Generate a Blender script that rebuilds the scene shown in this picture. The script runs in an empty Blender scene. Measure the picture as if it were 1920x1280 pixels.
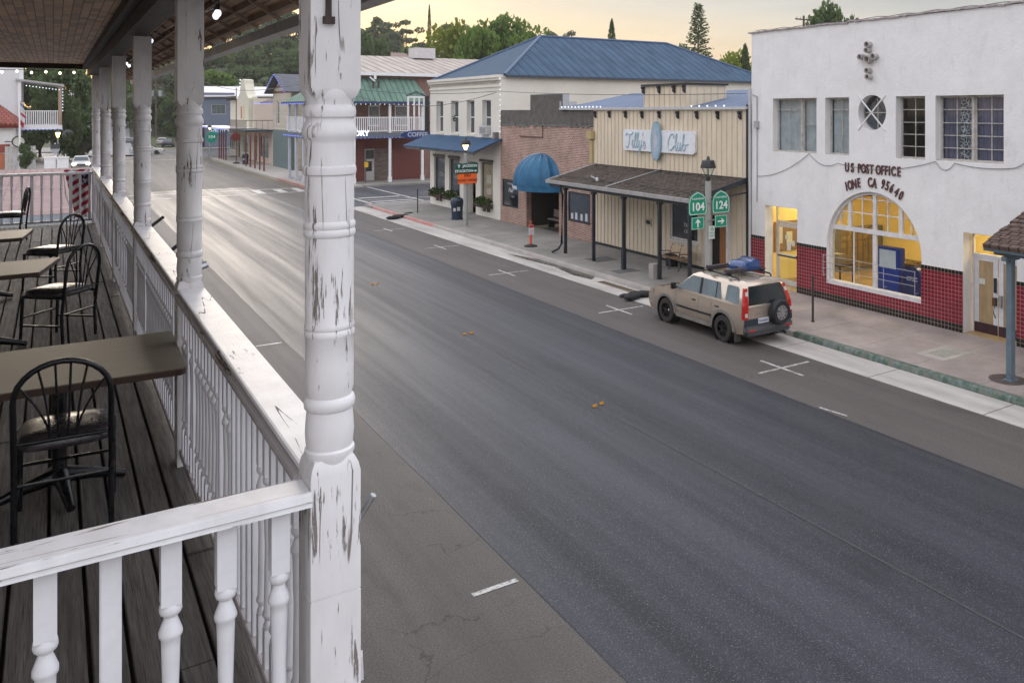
import bpy, bmesh, math, random
from math import sin, cos, pi, radians, sqrt, atan, exp
from mathutils import Vector, Matrix, noise
random.seed(7)
S = bpy.context.scene
COL = S.collection
# ------------------------------------------------------------------ camera
H = 6.35                      # eye height above the road
FP = 1590.0                   # focal length in units of a 1920 wide frame
TH = atan(1100/1590); ST, CT = sin(TH), cos(TH)
cam_d = bpy.data.cameras.new('camera'); cam = bpy.data.objects.new('camera', cam_d); COL.objects.link(cam)
cam.location = (0, 0, H); cam.rotation_euler = (radians(90), 0, -TH)
cam_d.sensor_width = 36; cam_d.lens = FP/1920*36
cam_d.shift_x = -240/1920; cam_d.shift_y = -431/1920
cam_d.clip_start = 0.05; cam_d.clip_end = 4000
S.camera = cam
# ------------------------------------------------------------------ sky and sun
w = bpy.data.worlds.new('World'); S.world = w; w.use_nodes = True
nt = w.node_tree; N = nt.nodes; L = nt.links; N.clear()
SUN_EL, SUN_AZ = radians(5), radians(8)       # azimuth measured from +Y towards +X
sky = N.new('ShaderNodeTexSky'); sky.sky_type = 'NISHITA'; sky.sun_disc = False
sky.sun_elevation = SUN_EL; sky.sun_rotation = SUN_AZ; sky.dust_density = 2.0; sky.ozone_density = 1.5; sky.altitude = 100
bg1 = N.new('ShaderNodeBackground'); bg1.inputs[1].default_value = 0.02
L.new(sky.outputs[0], bg1.inputs[0])
# thin high cloud lit warm near the horizon and grey blue overhead
tc = N.new('ShaderNodeTexCoord'); sep = N.new('ShaderNodeSeparateXYZ'); L.new(tc.outputs['Generated'], sep.inputs[0])
ramp = N.new('ShaderNodeValToRGB'); L.new(sep.outputs['Z'], ramp.inputs[0])
e = ramp.color_ramp.elements
e[0].position = 0.0; e[0].color = (.56, .36, .19, 1)
e[1].position = 1.0; e[1].color = (1.12, 1.14, 1.26, 1)
for p_, c_ in ((.05, (.52, .38, .23, 1)), (.10, (.46, .385, .29, 1)), (.15, (.38, .40, .41, 1)), (.30, (.98, 1.0, 1.08, 1)), (.5, (1.10, 1.12, 1.22, 1))):
    q = e.new(p_); q.color = c_
# cooler towards the east (+X, behind the camera)
dotn = N.new('ShaderNodeVectorMath'); dotn.operation = 'DOT_PRODUCT'; L.new(tc.outputs['Generated'], dotn.inputs[0])
dotn.inputs[1].default_value = (sin(radians(12)), cos(radians(12)), 0)
mr = N.new('ShaderNodeMapRange'); mr.inputs[1].default_value = -.1; mr.inputs[2].default_value = .6
L.new(dotn.outputs['Value'], mr.inputs[0])
mx = N.new('ShaderNodeMix'); mx.data_type = 'RGBA'; L.new(mr.outputs[0], mx.inputs[0])
mx.inputs[6].default_value = (1.18, 1.18, 1.27, 1); L.new(ramp.outputs[0], mx.inputs[7])
mp = N.new('ShaderNodeMapping'); mp.inputs['Scale'].default_value = (1.4, 1.4, 9); L.new(tc.outputs['Generated'], mp.inputs[0])
cn = N.new('ShaderNodeTexNoise'); cn.inputs['Scale'].default_value = 2.2; cn.inputs['Detail'].default_value = 5; L.new(mp.outputs[0], cn.inputs[0])
cr = N.new('ShaderNodeMapRange'); cr.inputs[1].default_value = .3; cr.inputs[2].default_value = .7; cr.inputs[3].default_value = .80; cr.inputs[4].default_value = 1.16
L.new(cn.outputs[0], cr.inputs[0])
def mrng(sock, a, b):
    q = N.new('ShaderNodeMapRange'); q.inputs[1].default_value = a; q.inputs[2].default_value = b; L.new(sock, q.inputs[0]); return q.outputs[0]
def mmul(a, b):
    q = N.new('ShaderNodeMath'); q.operation = 'MULTIPLY'; L.new(a, q.inputs[0]); L.new(b, q.inputs[1]); return q.outputs[0]
gf = mmul(mmul(mrng(dotn.outputs['Value'], .97, .74), mrng(sep.outputs['Z'], .04, .13)), mrng(sep.outputs['Z'], .32, .2))
mg = N.new('ShaderNodeMix'); mg.data_type = 'RGBA'; L.new(gf, mg.inputs[0]); L.new(mx.outputs[2], mg.inputs[6]); mg.inputs[7].default_value = (.33, .34, .36, 1)
mul = N.new('ShaderNodeVectorMath'); mul.operation = 'SCALE'; L.new(mg.outputs[2], mul.inputs[0]); L.new(cr.outputs[0], mul.inputs['Scale'])
bg2 = N.new('ShaderNodeBackground'); bg2.inputs[1].default_value = 0.80; L.new(mul.outputs[0], bg2.inputs[0])
add = N.new('ShaderNodeAddShader'); L.new(bg1.outputs[0], add.inputs[0]); L.new(bg2.outputs[0], add.inputs[1])
out = N.new('ShaderNodeOutputWorld'); L.new(add.outputs[0], out.inputs[0])
sd = bpy.data.lights.new('sun', 'SUN'); sd.energy = 0.6; sd.angle = radians(24); sd.color = (1, .88, .74)
so = bpy.data.objects.new('sun', sd); COL.objects.link(so)
so.rotation_euler = Vector((-sin(SUN_AZ)*cos(radians(7)), -cos(SUN_AZ)*cos(radians(7)), -sin(radians(7)))).to_track_quat('-Z', 'Y').to_euler()
S.view_settings.view_transform = 'Standard'; S.view_settings.look = 'None'; S.view_settings.gamma = 1
S.view_settings.exposure = 0.86
S.render.engine = 'CYCLES'

# ------------------------------------------------------------------ measuring helpers (surveyed positions)
def onX(u, v, X):             # point of the plane X=const
    D = FP*X/(CT*(u-100)); return ((D-X*ST)/CT, H-(v-209)*D/FP)      # (Y, z)
def onY(u, v, Y):
    a = (u-1200)/FP; D = Y/(CT-a*ST); return (D*(ST+a*CT), H-(v-209)*D/FP)   # (X, z)
def onZ(u, v, z=0.0):
    a = (u-1200)/FP; D = (H-z)*FP/(v-209); return (D*(ST+a*CT), D*(CT-a*ST))  # (X, Y)
def atD(u, D):
    a = (u-1200)/FP; return (D*(ST+a*CT), D*(CT-a*ST))
def zat(v, D): return H-(v-209)*D/FP

# ------------------------------------------------------------------ materials
class NT:
    def __init__(s, name):
        s.m = bpy.data.materials.new(name); s.m.use_nodes = True; s.t = s.m.node_tree; s.n = s.t.nodes; s.l = s.t.links
        s.b = s.n['Principled BSDF']; s.tc = s.n.new('ShaderNodeTexCoord')
    def co(s, scale=(1,1,1), src='Object', rot=(0,0,0)):
        m = s.n.new('ShaderNodeMapping'); m.inputs['Scale'].default_value = scale; m.inputs['Rotation'].default_value = rot
        s.l.new(s.tc.outputs[src], m.inputs[0]); return m.outputs[0]
    def noise(s, vec, scale, detail=6, rough=.6):
        n = s.n.new('ShaderNodeTexNoise'); n.inputs['Scale'].default_value = scale; n.inputs['Detail'].default_value = detail
        n.inputs['Roughness'].default_value = rough; s.l.new(vec, n.inputs[0]); return n.outputs[0]
    def rng(s, v, a, b, c=0., d=1., clamp=True):
        m = s.n.new('ShaderNodeMapRange'); m.clamp = clamp
        for i, x in enumerate((a, b, c, d)): m.inputs[i+1].default_value = x
        s.l.new(v, m.inputs[0]); return m.outputs[0]
    def mix(s, f, a, b, mode='MIX'):
        m = s.n.new('ShaderNodeMix'); m.data_type = 'RGBA'; m.blend_type = mode
        for sock, x in ((m.inputs[0], f), (m.inputs[6], a), (m.inputs[7], b)):
            if isinstance(x, (tuple, list)): sock.default_value = tuple(x)+((1,) if len(x) == 3 else ())
            elif isinstance(x, (int, float)): sock.default_value = x
            else: s.l.new(x, sock)
        return m.outputs[2]
    def math(s, op, a, b=0.):
        m = s.n.new('ShaderNodeMath'); m.operation = op
        for i, x in enumerate((a, b)):
            if isinstance(x, (int, float)): m.inputs[i].default_value = x
            else: s.l.new(x, m.inputs[i])
        return m.outputs[0]
    def bump(s, h, strength=.3, dist=.02, prev=None):
        b = s.n.new('ShaderNodeBump'); b.inputs['Strength'].default_value = strength; b.inputs['Distance'].default_value = dist
        s.l.new(h, b.inputs['Height'])
        if prev: s.l.new(prev, b.inputs['Normal'])
        return b.outputs[0]
    def out(s, col=None, rough=None, nrm=None, metal=0., spec=None, coat=0.):
        for k, x in (('Base Color', col), ('Roughness', rough), ('Normal', nrm)):
            if x is None: continue
            if isinstance(x, (tuple, list)): s.b.inputs[k].default_value = tuple(x)+(1,)
            elif isinstance(x, (int, float)): s.b.inputs[k].default_value = x
            else: s.l.new(x, s.b.inputs[k])
        s.b.inputs['Metallic'].default_value = metal
        if spec is not None: s.b.inputs['Specular IOR Level'].default_value = spec
        s.b.inputs['Coat Weight'].default_value = coat
        return s.m
    def axis(s, vec, i):
        q = s.n.new('ShaderNodeSeparateXYZ'); s.l.new(vec, q.inputs[0]); return q.outputs[i]
MATS = {}
def P(name, col, rough=.6, var=.12, scale=3., bump=0., bscale=40., metal=0., stretch=(1,1,1), spec=None, coat=0.):
    """plain painted or cast surface with uneven tone and fine bump"""
    if name in MATS: return MATS[name]
    t = NT(name); v = t.co(stretch)
    n = t.rng(t.noise(v, scale), .3, .7); n2 = t.rng(t.noise(v, scale*9, 3), .35, .65)
    c = t.mix(n, tuple(x*(1-var) for x in col), tuple(min(1, x*(1+var*.6)) for x in col))
    c = t.mix(t.math('MULTIPLY', n2, var*.8), c, tuple(x*.6 for x in col))
    nr = t.bump(t.noise(v, bscale, 4), bump, .01) if bump else None
    r = t.rng(t.noise(v, scale*3, 3), .3, .7, max(.02, rough-.08), min(1, rough+.1))
    MATS[name] = t.out(c, r, nr, metal, spec, coat); return MATS[name]
def stripe_metal(name, col, axis, pitch, rough=.6, dark=.6, streak=(.3,6,1)):
    t = NT(name); v = t.co(); x = t.axis(v, axis)
    fr = t.math('FRACT', t.math('DIVIDE', x, pitch)); d = t.math('ABSOLUTE', t.math('SUBTRACT', fr, .5))
    k = t.rng(d, .34, .47); n = t.rng(t.noise(t.co(streak), 1.2, 5), .3, .7)
    c = t.mix(n, tuple(a*.75 for a in col), tuple(min(1, a*1.2) for a in col)); c = t.mix(t.math('MULTIPLY', k, 1-dark), c, (.02, .025, .03))
    return t.out(c, max(rough, .75), t.bump(k, .8, .05), 0, .12)
def board_mat(name, col, axis, pitch, gap=(.05,.04,.03), groove=.06, rough=.7):
    t = NT(name); v = t.co(); x = t.axis(v, axis); q = t.math('DIVIDE', x, pitch)
    fr = t.math('FRACT', q); d = t.math('ABSOLUTE', t.math('SUBTRACT', fr, .5)); k = t.rng(d, .5-groove, .5-groove*.3)
    cell = t.n.new('ShaderNodeTexWhiteNoise'); cell.noise_dimensions = '1D'; t.l.new(t.math('FLOOR', q), cell.inputs['W'])
    c = t.mix(cell.outputs[0], tuple(a*.86 for a in col), tuple(min(1, a*1.06) for a in col))
    n = t.rng(t.noise(t.co((1.5,1.5,.5)), 1.3, 6), .35, .7); c = t.mix(t.math('MULTIPLY', n, .35), c, tuple(a*.72 for a in col))
    c = t.mix(k, c, gap); return t.out(c, rough, t.bump(t.math('SUBTRACT', 1., k), .6, .02))
def brick_mat(name, c1, c2, mortar, plane='YZ', bw=.22, bh=.075, m=.01, rough=.85, dist=0.0, offset=.5, spec=None):
    t = NT(name); v = t.co(); s_ = t.n.new('ShaderNodeSeparateXYZ'); t.l.new(v, s_.inputs[0]); cb = t.n.new('ShaderNodeCombineXYZ')
    t.l.new(s_.outputs['XYZ'.index(plane[0])], cb.inputs[0]); t.l.new(s_.outputs['XYZ'.index(plane[1])], cb.inputs[1])
    b = t.n.new('ShaderNodeTexBrick'); b.inputs['Scale'].default_value = 1; b.offset = offset
    b.inputs['Brick Width'].default_value = bw; b.inputs['Row Height'].default_value = bh; b.inputs['Mortar Size'].default_value = m
    b.inputs['Color1'].default_value = c1+(1,); b.inputs['Color2'].default_value = c2+(1,); b.inputs['Mortar'].default_value = mortar+(1,)
    vec = cb.outputs[0]
    if dist:
        nn = t.n.new('ShaderNodeTexNoise'); nn.inputs['Scale'].default_value = 2.0; t.l.new(v, nn.inputs[0])
        a = t.n.new('ShaderNodeVectorMath'); a.operation = 'SCALE'; a.inputs['Scale'].default_value = dist; t.l.new(nn.outputs[1], a.inputs[0])
        ad = t.n.new('ShaderNodeVectorMath'); t.l.new(cb.outputs[0], ad.inputs[0]); t.l.new(a.outputs[0], ad.inputs[1]); vec = ad.outputs[0]
    t.l.new(vec, b.inputs[0])
    n = t.rng(t.noise(v, 1.1, 7, .7), .35, .7); c = t.mix(t.math('MULTIPLY', n, .45), b.outputs[0], tuple(x*.5 for x in c2))
    return t.out(c, rough, t.bump(t.math('SUBTRACT', 1., b.outputs[1]), .5, .01), 0, spec)
def wood_deck():
    t = NT('weathered_deck'); v = t.co(); g = t.noise(t.co((14, .7, 14)), 3, 8, .7); k = t.noise(t.co((60, 1.6, 60)), 3, 6, .7)
    c = t.mix(t.rng(g, .3, .7), (.060, .052, .048), (.175, .160, .150)); c = t.mix(t.rng(k, .52, .72), c, (.022, .017, .015))
    big = t.noise(t.co((2, .5, 2)), 1.5, 4); c = t.mix(t.rng(big, .45, .75, 0, .6), c, (.05, .035, .028))
    return t.out(c, t.rng(g, .3, .7, .75, .55), t.bump(k, .6, .01), 0, .35)
def peel(name, amount=.5, wood=(.16, .115, .09), col=(.80, .79, .80), stretch=(16, 16, 1.7), dirt=.25, wide=.04, crack=0., band=None):
    """white paint cracked and flaking off along the grain"""
    t = NT(name); a = t.noise(t.co(stretch), 1.9, 8, .68); b = t.noise(t.co((2.2, 2.2, 1.6)), 1.0, 4); f = t.noise(t.co((stretch[0]*3, stretch[1]*3, stretch[2]*4)), 2.2, 5, .7)
    s_ = t.math('ADD', a, t.math('MULTIPLY', t.math('SUBTRACT', b, .5), .55)); s_ = t.math('ADD', s_, t.math('MULTIPLY', t.math('SUBTRACT', f, .5), .22))
    if band:      # weathered zone where rain sits on the shoulder
        zz = t.axis(t.co(), 2); b0 = t.math('ABSOLUTE', t.math('SUBTRACT', zz, band[0])); s_ = t.math('ADD', s_, t.rng(b0, band[1], band[1]*.3, 0, band[2]))
    k = t.rng(s_, 1-amount-wide*.5, 1-amount+wide*.5)
    if crack:
        cs = tuple(x*(.22 if x == min(stretch) else .42) for x in stretch); q = t.noise(t.co(cs), 1.0, 3, .45); q = t.math('ABSOLUTE', t.math('SUBTRACT', q, .5)); gate = t.rng(t.noise(t.co((1.7, 1.7, 1.7)), 1.6, 3), .48, .54)
        k = t.math('MAXIMUM', k, t.math('MULTIPLY', t.rng(q, .006*crack, .002*crack), gate))
    d = t.rng(t.noise(t.co((3, 3, 1.2)), 2.5, 6), .4, .75, 0, dirt); pc = t.mix(d, col, (.42, .40, .40))
    wv = t.mix(f, tuple(x*.55 for x in wood), tuple(min(1, x*1.9) for x in wood))
    c = t.mix(k, pc, wv)
    return t.out(c, t.mix(k, (.42,)*3, (.85,)*3), t.bump(t.math('SUBTRACT', 1., k), .7, .004, t.bump(f, .12, .01)))
def glass(name='clear_glass', tint=(.9, .95, .95)):
    t = NT(name); n = t.n; n.remove(t.b); tr = n.new('ShaderNodeBsdfTransparent'); tr.inputs[0].default_value = tint+(1,)
    gl = n.new('ShaderNodeBsdfGlossy'); gl.inputs['Roughness'].default_value = .03; fr = n.new('ShaderNodeFresnel')
    ge_ = n.new('ShaderNodeNewGeometry'); io = t.rng(ge_.outputs['Backfacing'], 0, 1, 1.5, 1/1.5); t.l.new(io, fr.inputs[0])
    ms = n.new('ShaderNodeMixShader'); t.l.new(fr.outputs[0], ms.inputs[0]); t.l.new(tr.outputs[0], ms.inputs[1]); t.l.new(gl.outputs[0], ms.inputs[2])
    t.l.new(ms.outputs[0], n['Material Output'].inputs[0]); return t.m
def emit(name, col, s=1.):
    t = NT(name); t.b.inputs['Emission Color'].default_value = col+(1,); t.b.inputs['Emission Strength'].default_value = s
    return t.out(tuple(min(1, c*.8) for c in col), .4)
def asphalt(name, c1, c2, rough=.55, streak=.5, warm=None, cracks=.6):
    t = NT(name); v = t.co(); x = t.noise(t.co((1.0, .018, 1)), 1.05, 3, .5); x2 = t.noise(t.co((1.9, .05, 1)), 1.7, 4, .55)
    s_ = t.math('ADD', t.math('MULTIPLY', x, .65), t.math('MULTIPLY', x2, .35)); s_ = t.rng(s_, .38, .62)
    g = t.noise(v, 38, 5, .8); big = t.noise(v, .35, 5)
    c = t.mix(s_, c1, c2); c = t.mix(t.rng(g, .45, .62, 0, .75), c, tuple(a*.25 for a in c1)); c = t.mix(t.rng(t.noise(v, 55, 3, .6), .58, .68, 0, .55), c, (.24, .24, .25))
    c = t.mix(t.rng(big, .48, .7, 0, .5), c, warm or tuple(a*.7 for a in c1))
    r = t.mix(t.math('MULTIPLY', s_, streak), (rough,)*3, (max(.2, rough-.22),)*3)
    # hairline cracks and drips
    vo = t.n.new('ShaderNodeTexVoronoi'); vo.feature = 'DISTANCE_TO_EDGE'; vo.inputs['Scale'].default_value = .55; dn = t.n.new('ShaderNodeTexNoise'); dn.inputs['Scale'].default_value = 1.6; dn.inputs['Detail'].default_value = 6; t.l.new(v, dn.inputs[0])
    av = t.n.new('ShaderNodeVectorMath'); t.l.new(v, av.inputs[0]); t.l.new(dn.outputs[1], av.inputs[1]); t.l.new(av.outputs[0], vo.inputs[0]); ck = t.math('MULTIPLY', t.rng(vo.outputs[0], .007, .002), t.rng(big, .50, .56)); c = t.mix(t.math('MULTIPLY', ck, cracks), c, (.012, .012, .012))
    c = t.mix(t.rng(t.noise(t.co((1, .45, 1)), .9, 4), .60, .72, 0, .45), c, tuple(a*.45 for a in c1))
    return t.out(c, r, t.bump(g, .35, .008), 0, .3)
def leafmat(name, c1, c2, c3):
    t = NT(name); v = t.co(); n = t.rng(t.noise(v, .45, 3), .35, .65); n2 = t.rng(t.noise(v, 3.5, 2), .35, .7)
    oi = t.n.new('ShaderNodeObjectInfo')
    c = t.mix(n, c1, c2); c = t.mix(t.math('MULTIPLY', n2, .55), c, c3); c = t.mix(t.math('MULTIPLY', oi.outputs['Random'], .5), c, tuple(a*.55 for a in c1))
    m = t.out(c, .7); t.b.inputs['Specular IOR Level'].default_value = .2
    tl = t.n.new('ShaderNodeBsdfTranslucent'); t.l.new(c, tl.inputs[0]); ms = t.n.new('ShaderNodeMixShader'); ms.inputs[0].default_value = .4; t.l.new(t.b.outputs[0], ms.inputs[1]); t.l.new(tl.outputs[0], ms.inputs[2]); t.l.new(ms.outputs[0], t.n['Material Output'].inputs[0])
    return m

# ------------------------------------------------------------------ mesh helpers
class MB:
    def __init__(s): s.v = []; s.f = []
    def add(s, vs, fs):
        o = len(s.v); s.v += [tuple(p) for p in vs]; s.f += [tuple(i+o for i in f) for f in fs]; return s
    def box(s, x0, x1, y0, y1, z0, z1):
        return s.add([(x0,y0,z0),(x1,y0,z0),(x1,y1,z0),(x0,y1,z0),(x0,y0,z1),(x1,y0,z1),(x1,y1,z1),(x0,y1,z1)],
                     [(0,3,2,1),(4,5,6,7),(0,1,5,4),(1,2,6,5),(2,3,7,6),(3,0,4,7)])
    def cbox(s, c, d, rz=0, ry=0, rx=0):
        M = Matrix.Translation(c) @ Matrix.Rotation(rz, 4, 'Z') @ Matrix.Rotation(ry, 4, 'Y') @ Matrix.Rotation(rx, 4, 'X')
        o = len(s.v); s.box(-d[0]/2, d[0]/2, -d[1]/2, d[1]/2, -d[2]/2, d[2]/2)
        for i in range(o, len(s.v)): s.v[i] = tuple(M @ Vector(s.v[i]))
        return s
    def quad(s, *p): return s.add(p, [tuple(range(len(p)))])
    def slab(s, pts, th):     # planar polygon given thickness downwards
        n = len(pts); b = [(p[0], p[1], p[2]-th) for p in pts]
        return s.add(list(pts)+b, [tuple(range(n)), tuple(range(2*n-1, n-1, -1))]+[((i+1) % n, i, i+n, (i+1) % n+n) for i in range(n)])
    def prism(s, poly, f0, f1):   # poly of 2d points, f0/f1 map them to 3d at either end
        n = len(poly); a = [f0(*p) for p in poly]; b = [f1(*p) for p in poly]
        return s.add(a+b, [tuple(range(n)), tuple(range(2*n-1, n-1, -1))]+[(i, i+n, (i+1) % n+n, (i+1) % n) for i in range(n)])
    def tube(s, pts, r, n=8, closed=False):
        pts = [Vector(p) for p in pts]; m = len(pts); rs = r if isinstance(r, (list, tuple)) else [r]*m; ring = []
        up = Vector((0, 0, 1)); o = len(s.v)
        for i, p in enumerate(pts):
            if closed: d = pts[(i+1) % m]-pts[i-1]
            else: d = pts[min(i+1, m-1)]-pts[max(i-1, 0)]
            d.normalize(); a = d.cross(up)
            if a.length < .05: a = d.cross(Vector((1, 0, 0)))
            a.normalize(); b = d.cross(a)
            for k in range(n):
                t = 2*pi*k/n; s.v.append(tuple(p+a*cos(t)*rs[i]+b*sin(t)*rs[i]))
        for i in range(m if closed else m-1):
            for k in range(n):
                j = (i+1) % m; s.f.append((o+i*n+k, o+i*n+(k+1) % n, o+j*n+(k+1) % n, o+j*n+k))
        if not closed: s.f.append(tuple(o+k for k in range(n-1, -1, -1))); s.f.append(tuple(o+(m-1)*n+k for k in range(n)))
        return s
    def lathe(s, prof, c=(0,0,0), n=16, cap=True, sq=None, axis='Z'):   # prof: (radius, z)
        o = len(s.v)
        for r, z in prof:
            for k in range(n):
                t = 2*pi*(k+.5)/n; x, y = r*cos(t), r*sin(t)
                s.v.append({'Z': (c[0]+x, c[1]+y, c[2]+z), 'X': (c[0]+z, c[1]+x, c[2]+y), 'Y': (c[0]+x, c[1]+z, c[2]+y)}[axis])
        for i in range(len(prof)-1):
            for k in range(n): s.f.append((o+i*n+k, o+i*n+(k+1) % n, o+(i+1)*n+(k+1) % n, o+(i+1)*n+k))
        if cap: s.f.append(tuple(o+k for k in range(n-1, -1, -1))); s.f.append(tuple(o+(len(prof)-1)*n+k for k in range(n)))
        return s
    def ball(s, c, r, n=8, sz=1.):
        pr = [(max(.0005, r*sin(pi*i/n)), -r*cos(pi*i/n)*sz) for i in range(n+1)]; return s.lathe(pr, c, n+2)
    def merge(s, o, M=None):
        return s.add([tuple(M @ Vector(p)) for p in o.v] if M else o.v, o.f)
    def build(s, name, mat, parent=None, smooth=None, bevel=0., world=True, **props):
        me = bpy.data.meshes.new(name); off = Vector((0, 0, 0))
        if parent and world:
            q = parent
            while q: off += q.location; q = q.parent
        me.from_pydata([tuple(Vector(p)-off) for p in s.v], [], s.f)
        for m in (mat if isinstance(mat, (list, tuple)) else [mat]): me.materials.append(m)
        bm = bmesh.new(); bm.from_mesh(me)
        if bevel:
            bmesh.ops.remove_doubles(bm, verts=bm.verts, dist=1e-5)
            ed = [x for x in bm.edges if len(x.link_faces) == 2 and x.calc_face_angle(0) > .5]
            bmesh.ops.bevel(bm, geom=ed, offset=bevel, segments=2, affect='EDGES', clamp_overlap=True)
        bmesh.ops.recalc_face_normals(bm, faces=bm.faces); bm.to_mesh(me); bm.free()
        if smooth: me.shade_smooth(); me.set_sharp_from_angle(angle=radians(smooth))
        o = bpy.data.objects.new(name, me); COL.objects.link(o)
        if parent: o.parent = parent
        for k, x in props.items(): o[k] = x
        return o
def thing(name, label, cat, loc=(0,0,0), group=None, rz=0):
    o = bpy.data.objects.new(name, None); COL.objects.link(o); o.location = loc; o.rotation_euler = (0, 0, rz); o.empty_display_size = .2
    o['label'] = label; o['category'] = cat
    if group: o['group'] = group
    return o
def tag(o, label, cat, group=None):
    o['label'] = label; o['category'] = cat
    if group: o['group'] = group
    return o
def struct(o): o['kind'] = 'structure'; return o
def kids(o): return [c for c in bpy.data.objects if c.parent == o]
def copy_tree(o, parent=None, kmap=None):
    c = o.copy(); COL.objects.link(c); c.parent = parent
    for ch in CH.get(o.name) or kids(o): copy_tree(ch, c)
    return c
CH = {}
def cache(o): CH[o.name] = kids(o); [cache(c) for c in CH[o.name]]
def place(proto, loc, rz=0, label=None, group=None, scale=1., first=False):
    o = proto if first else copy_tree(proto)
    o.location = loc; o.rotation_euler = (0, 0, rz); o.scale = (scale,)*3 if isinstance(scale, (int, float)) else scale
    if label: o['label'] = label
    if group: o['group'] = group
    return o
def text(body, size, ext=.004, shear=0., bold=0., space=1., align='CENTER'):
    cu = bpy.data.curves.new('t', 'FONT'); cu.body = body; cu.size = size; cu.extrude = ext; cu.shear = shear; cu.offset = bold
    cu.space_character = space; cu.align_x = align; cu.align_y = 'CENTER'; cu.resolution_u = 3
    ob = bpy.data.objects.new('t', cu); COL.objects.link(ob); dg = bpy.context.evaluated_depsgraph_get(); dg.update()
    me = bpy.data.meshes.new_from_object(ob.evaluated_get(dg)); m = MB()
    m.add([tuple(v.co) for v in me.vertices], [tuple(p.vertices) for p in me.polygons])
    bpy.data.objects.remove(ob); bpy.data.curves.remove(cu); bpy.data.meshes.remove(me); return m
def faceX(x, y, z, rot=0.):   # local frame on a wall looking to -X: text runs towards -Y
    return Matrix(((0, 0, -1, x), (-1, 0, 0, y), (0, 1, 0, z), (0, 0, 0, 1))) @ Matrix.Rotation(rot, 4, 'Z')
def faceY(x, y, z, rot=0.):   # wall looking to -Y
    return Matrix(((1, 0, 0, x), (0, 0, -1, y), (0, 1, 0, z), (0, 0, 0, 1))) @ Matrix.Rotation(rot, 4, 'Z')
def mapX(X): return lambda s, t, d: (X+d, s, t)
def mapY(Y): return lambda s, t, d: (s, Y+d, t)
def wall(mp, s0, s1, t0, t1, th, holes=()):
    """wall sheet with real rectangular openings and reveals"""
    m = MB(); ss = sorted({s0, s1, *[h[0] for h in holes], *[h[1] for h in holes]}); tt = sorted({t0, t1, *[h[2] for h in holes], *[h[3] for h in holes]})
    ss = [x for x in ss if s0 <= x <= s1]; tt = [x for x in tt if t0 <= x <= t1]
    def solid(i, j):
        if i < 0 or j < 0 or i >= len(ss)-1 or j >= len(tt)-1: return None
        cs, ct = (ss[i]+ss[i+1])/2, (tt[j]+tt[j+1])/2
        return not any(h[0] < cs < h[1] and h[2] < ct < h[3] for h in holes)
    for i in range(len(ss)-1):
        for j in range(len(tt)-1):
            if not solid(i, j): continue
            a, b, c, d = ss[i], ss[i+1], tt[j], tt[j+1]
            for q in (0, th): m.quad(mp(a,c,q), mp(b,c,q), mp(b,d,q), mp(a,d,q))
            if solid(i-1, j) in (None, False): m.quad(mp(a,c,0), mp(a,d,0), mp(a,d,th), mp(a,c,th))
            if solid(i+1, j) in (None, False): m.quad(mp(b,c,0), mp(b,d,0), mp(b,d,th), mp(b,c,th))
            if solid(i, j-1) in (None, False): m.quad(mp(a,c,0), mp(b,c,0), mp(b,c,th), mp(a,c,th))
            if solid(i, j+1) in (None, False): m.quad(mp(a,d,0), mp(b,d,0), mp(b,d,th), mp(a,d,th))
    return m
def mbox(m, mp, s0, s1, t0, t1, d0, d1):
    a, b = mp(s0, t0, d0), mp(s1, t1, d1)
    return m.box(min(a[0],b[0]), max(a[0],b[0]), min(a[1],b[1]), max(a[1],b[1]), min(a[2],b[2]), max(a[2],b[2]))
def window(parent, mp, s0, s1, t0, t1, d, fm, gm, nx=1, ny=1, fw=.05, bar=.022, sill=.0, name='window', rows=None, sash=False):
    m = MB(); e = .003
    mbox(m, mp, s0+e, s0+fw, t0+e, t1-e, d, d+.06); mbox(m, mp, s1-fw, s1-e, t0+e, t1-e, d, d+.06)
    mbox(m, mp, s0+fw, s1-fw, t0+e, t0+fw, d, d+.058); mbox(m, mp, s0+fw, s1-fw, t1-fw, t1-e, d, d+.058)
    for i in range(1, nx):
        c = s0+fw+(s1-s0-2*fw)*i/nx; mbox(m, mp, c-bar/2, c+bar/2, t0+fw, t1-fw, d+.012, d+.044)
    for z in (rows if rows is not None else [t0+fw+(t1-t0-2*fw)*j/ny for j in range(1, ny)]):
        b_ = bar*(2 if sash else 1); mbox(m, mp, s0+fw, s1-fw, z-b_/2, z+b_/2, d+.010, d+.046)
    if sill: mbox(m, mp, s0-.04, s1+.04, t0-.07, t0-.004, -sill, d-.004)
    f = m.build(name, fm, parent)
    g = MB().quad(mp(s0+.02,t0+.02,d+.03), mp(s1-.02,t0+.02,d+.03), mp(s1-.02,t1-.02,d+.03), mp(s0+.02,t1-.02,d+.03)).build('pane', gm, f)
    return f
M = {}
M['white'] = P('white_paint', (.78, .77, .77), .45, .10, 4, .05)
M['dark_iron'] = P('dark_iron', (.018, .02, .024), .4, .3, 8, .1)
M['clear'] = glass()
M['dark_glass'] = P('dark_glass', (.018, .022, .028), .06, .5, .8, spec=.8)
M['blue_glass'] = P('dusk_glass', (.05, .065, .085), .06, .4, .8, spec=.8)
M['peel'] = peel('flaking_white_paint', .374, stretch=(30, 30, 2.2), wood=(.17, .145, .13), crack=1.7, band=(2.20-1.22, .16, .15))
M['peel_less'] = peel('worn_white_paint', .33, crack=.8, dirt=.55, col=(.72, .70, .70))
M['rail_white'] = peel('rail_paint', .30, crack=.45, stretch=(9, 1.2, 9), dirt=.35, col=(.80, .80, .82))
M['rail_cross'] = peel('rail_paint_cross', .375, crack=1.3, stretch=(1.6, 22, 22), dirt=.4, col=(.80, .80, .82))
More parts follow.
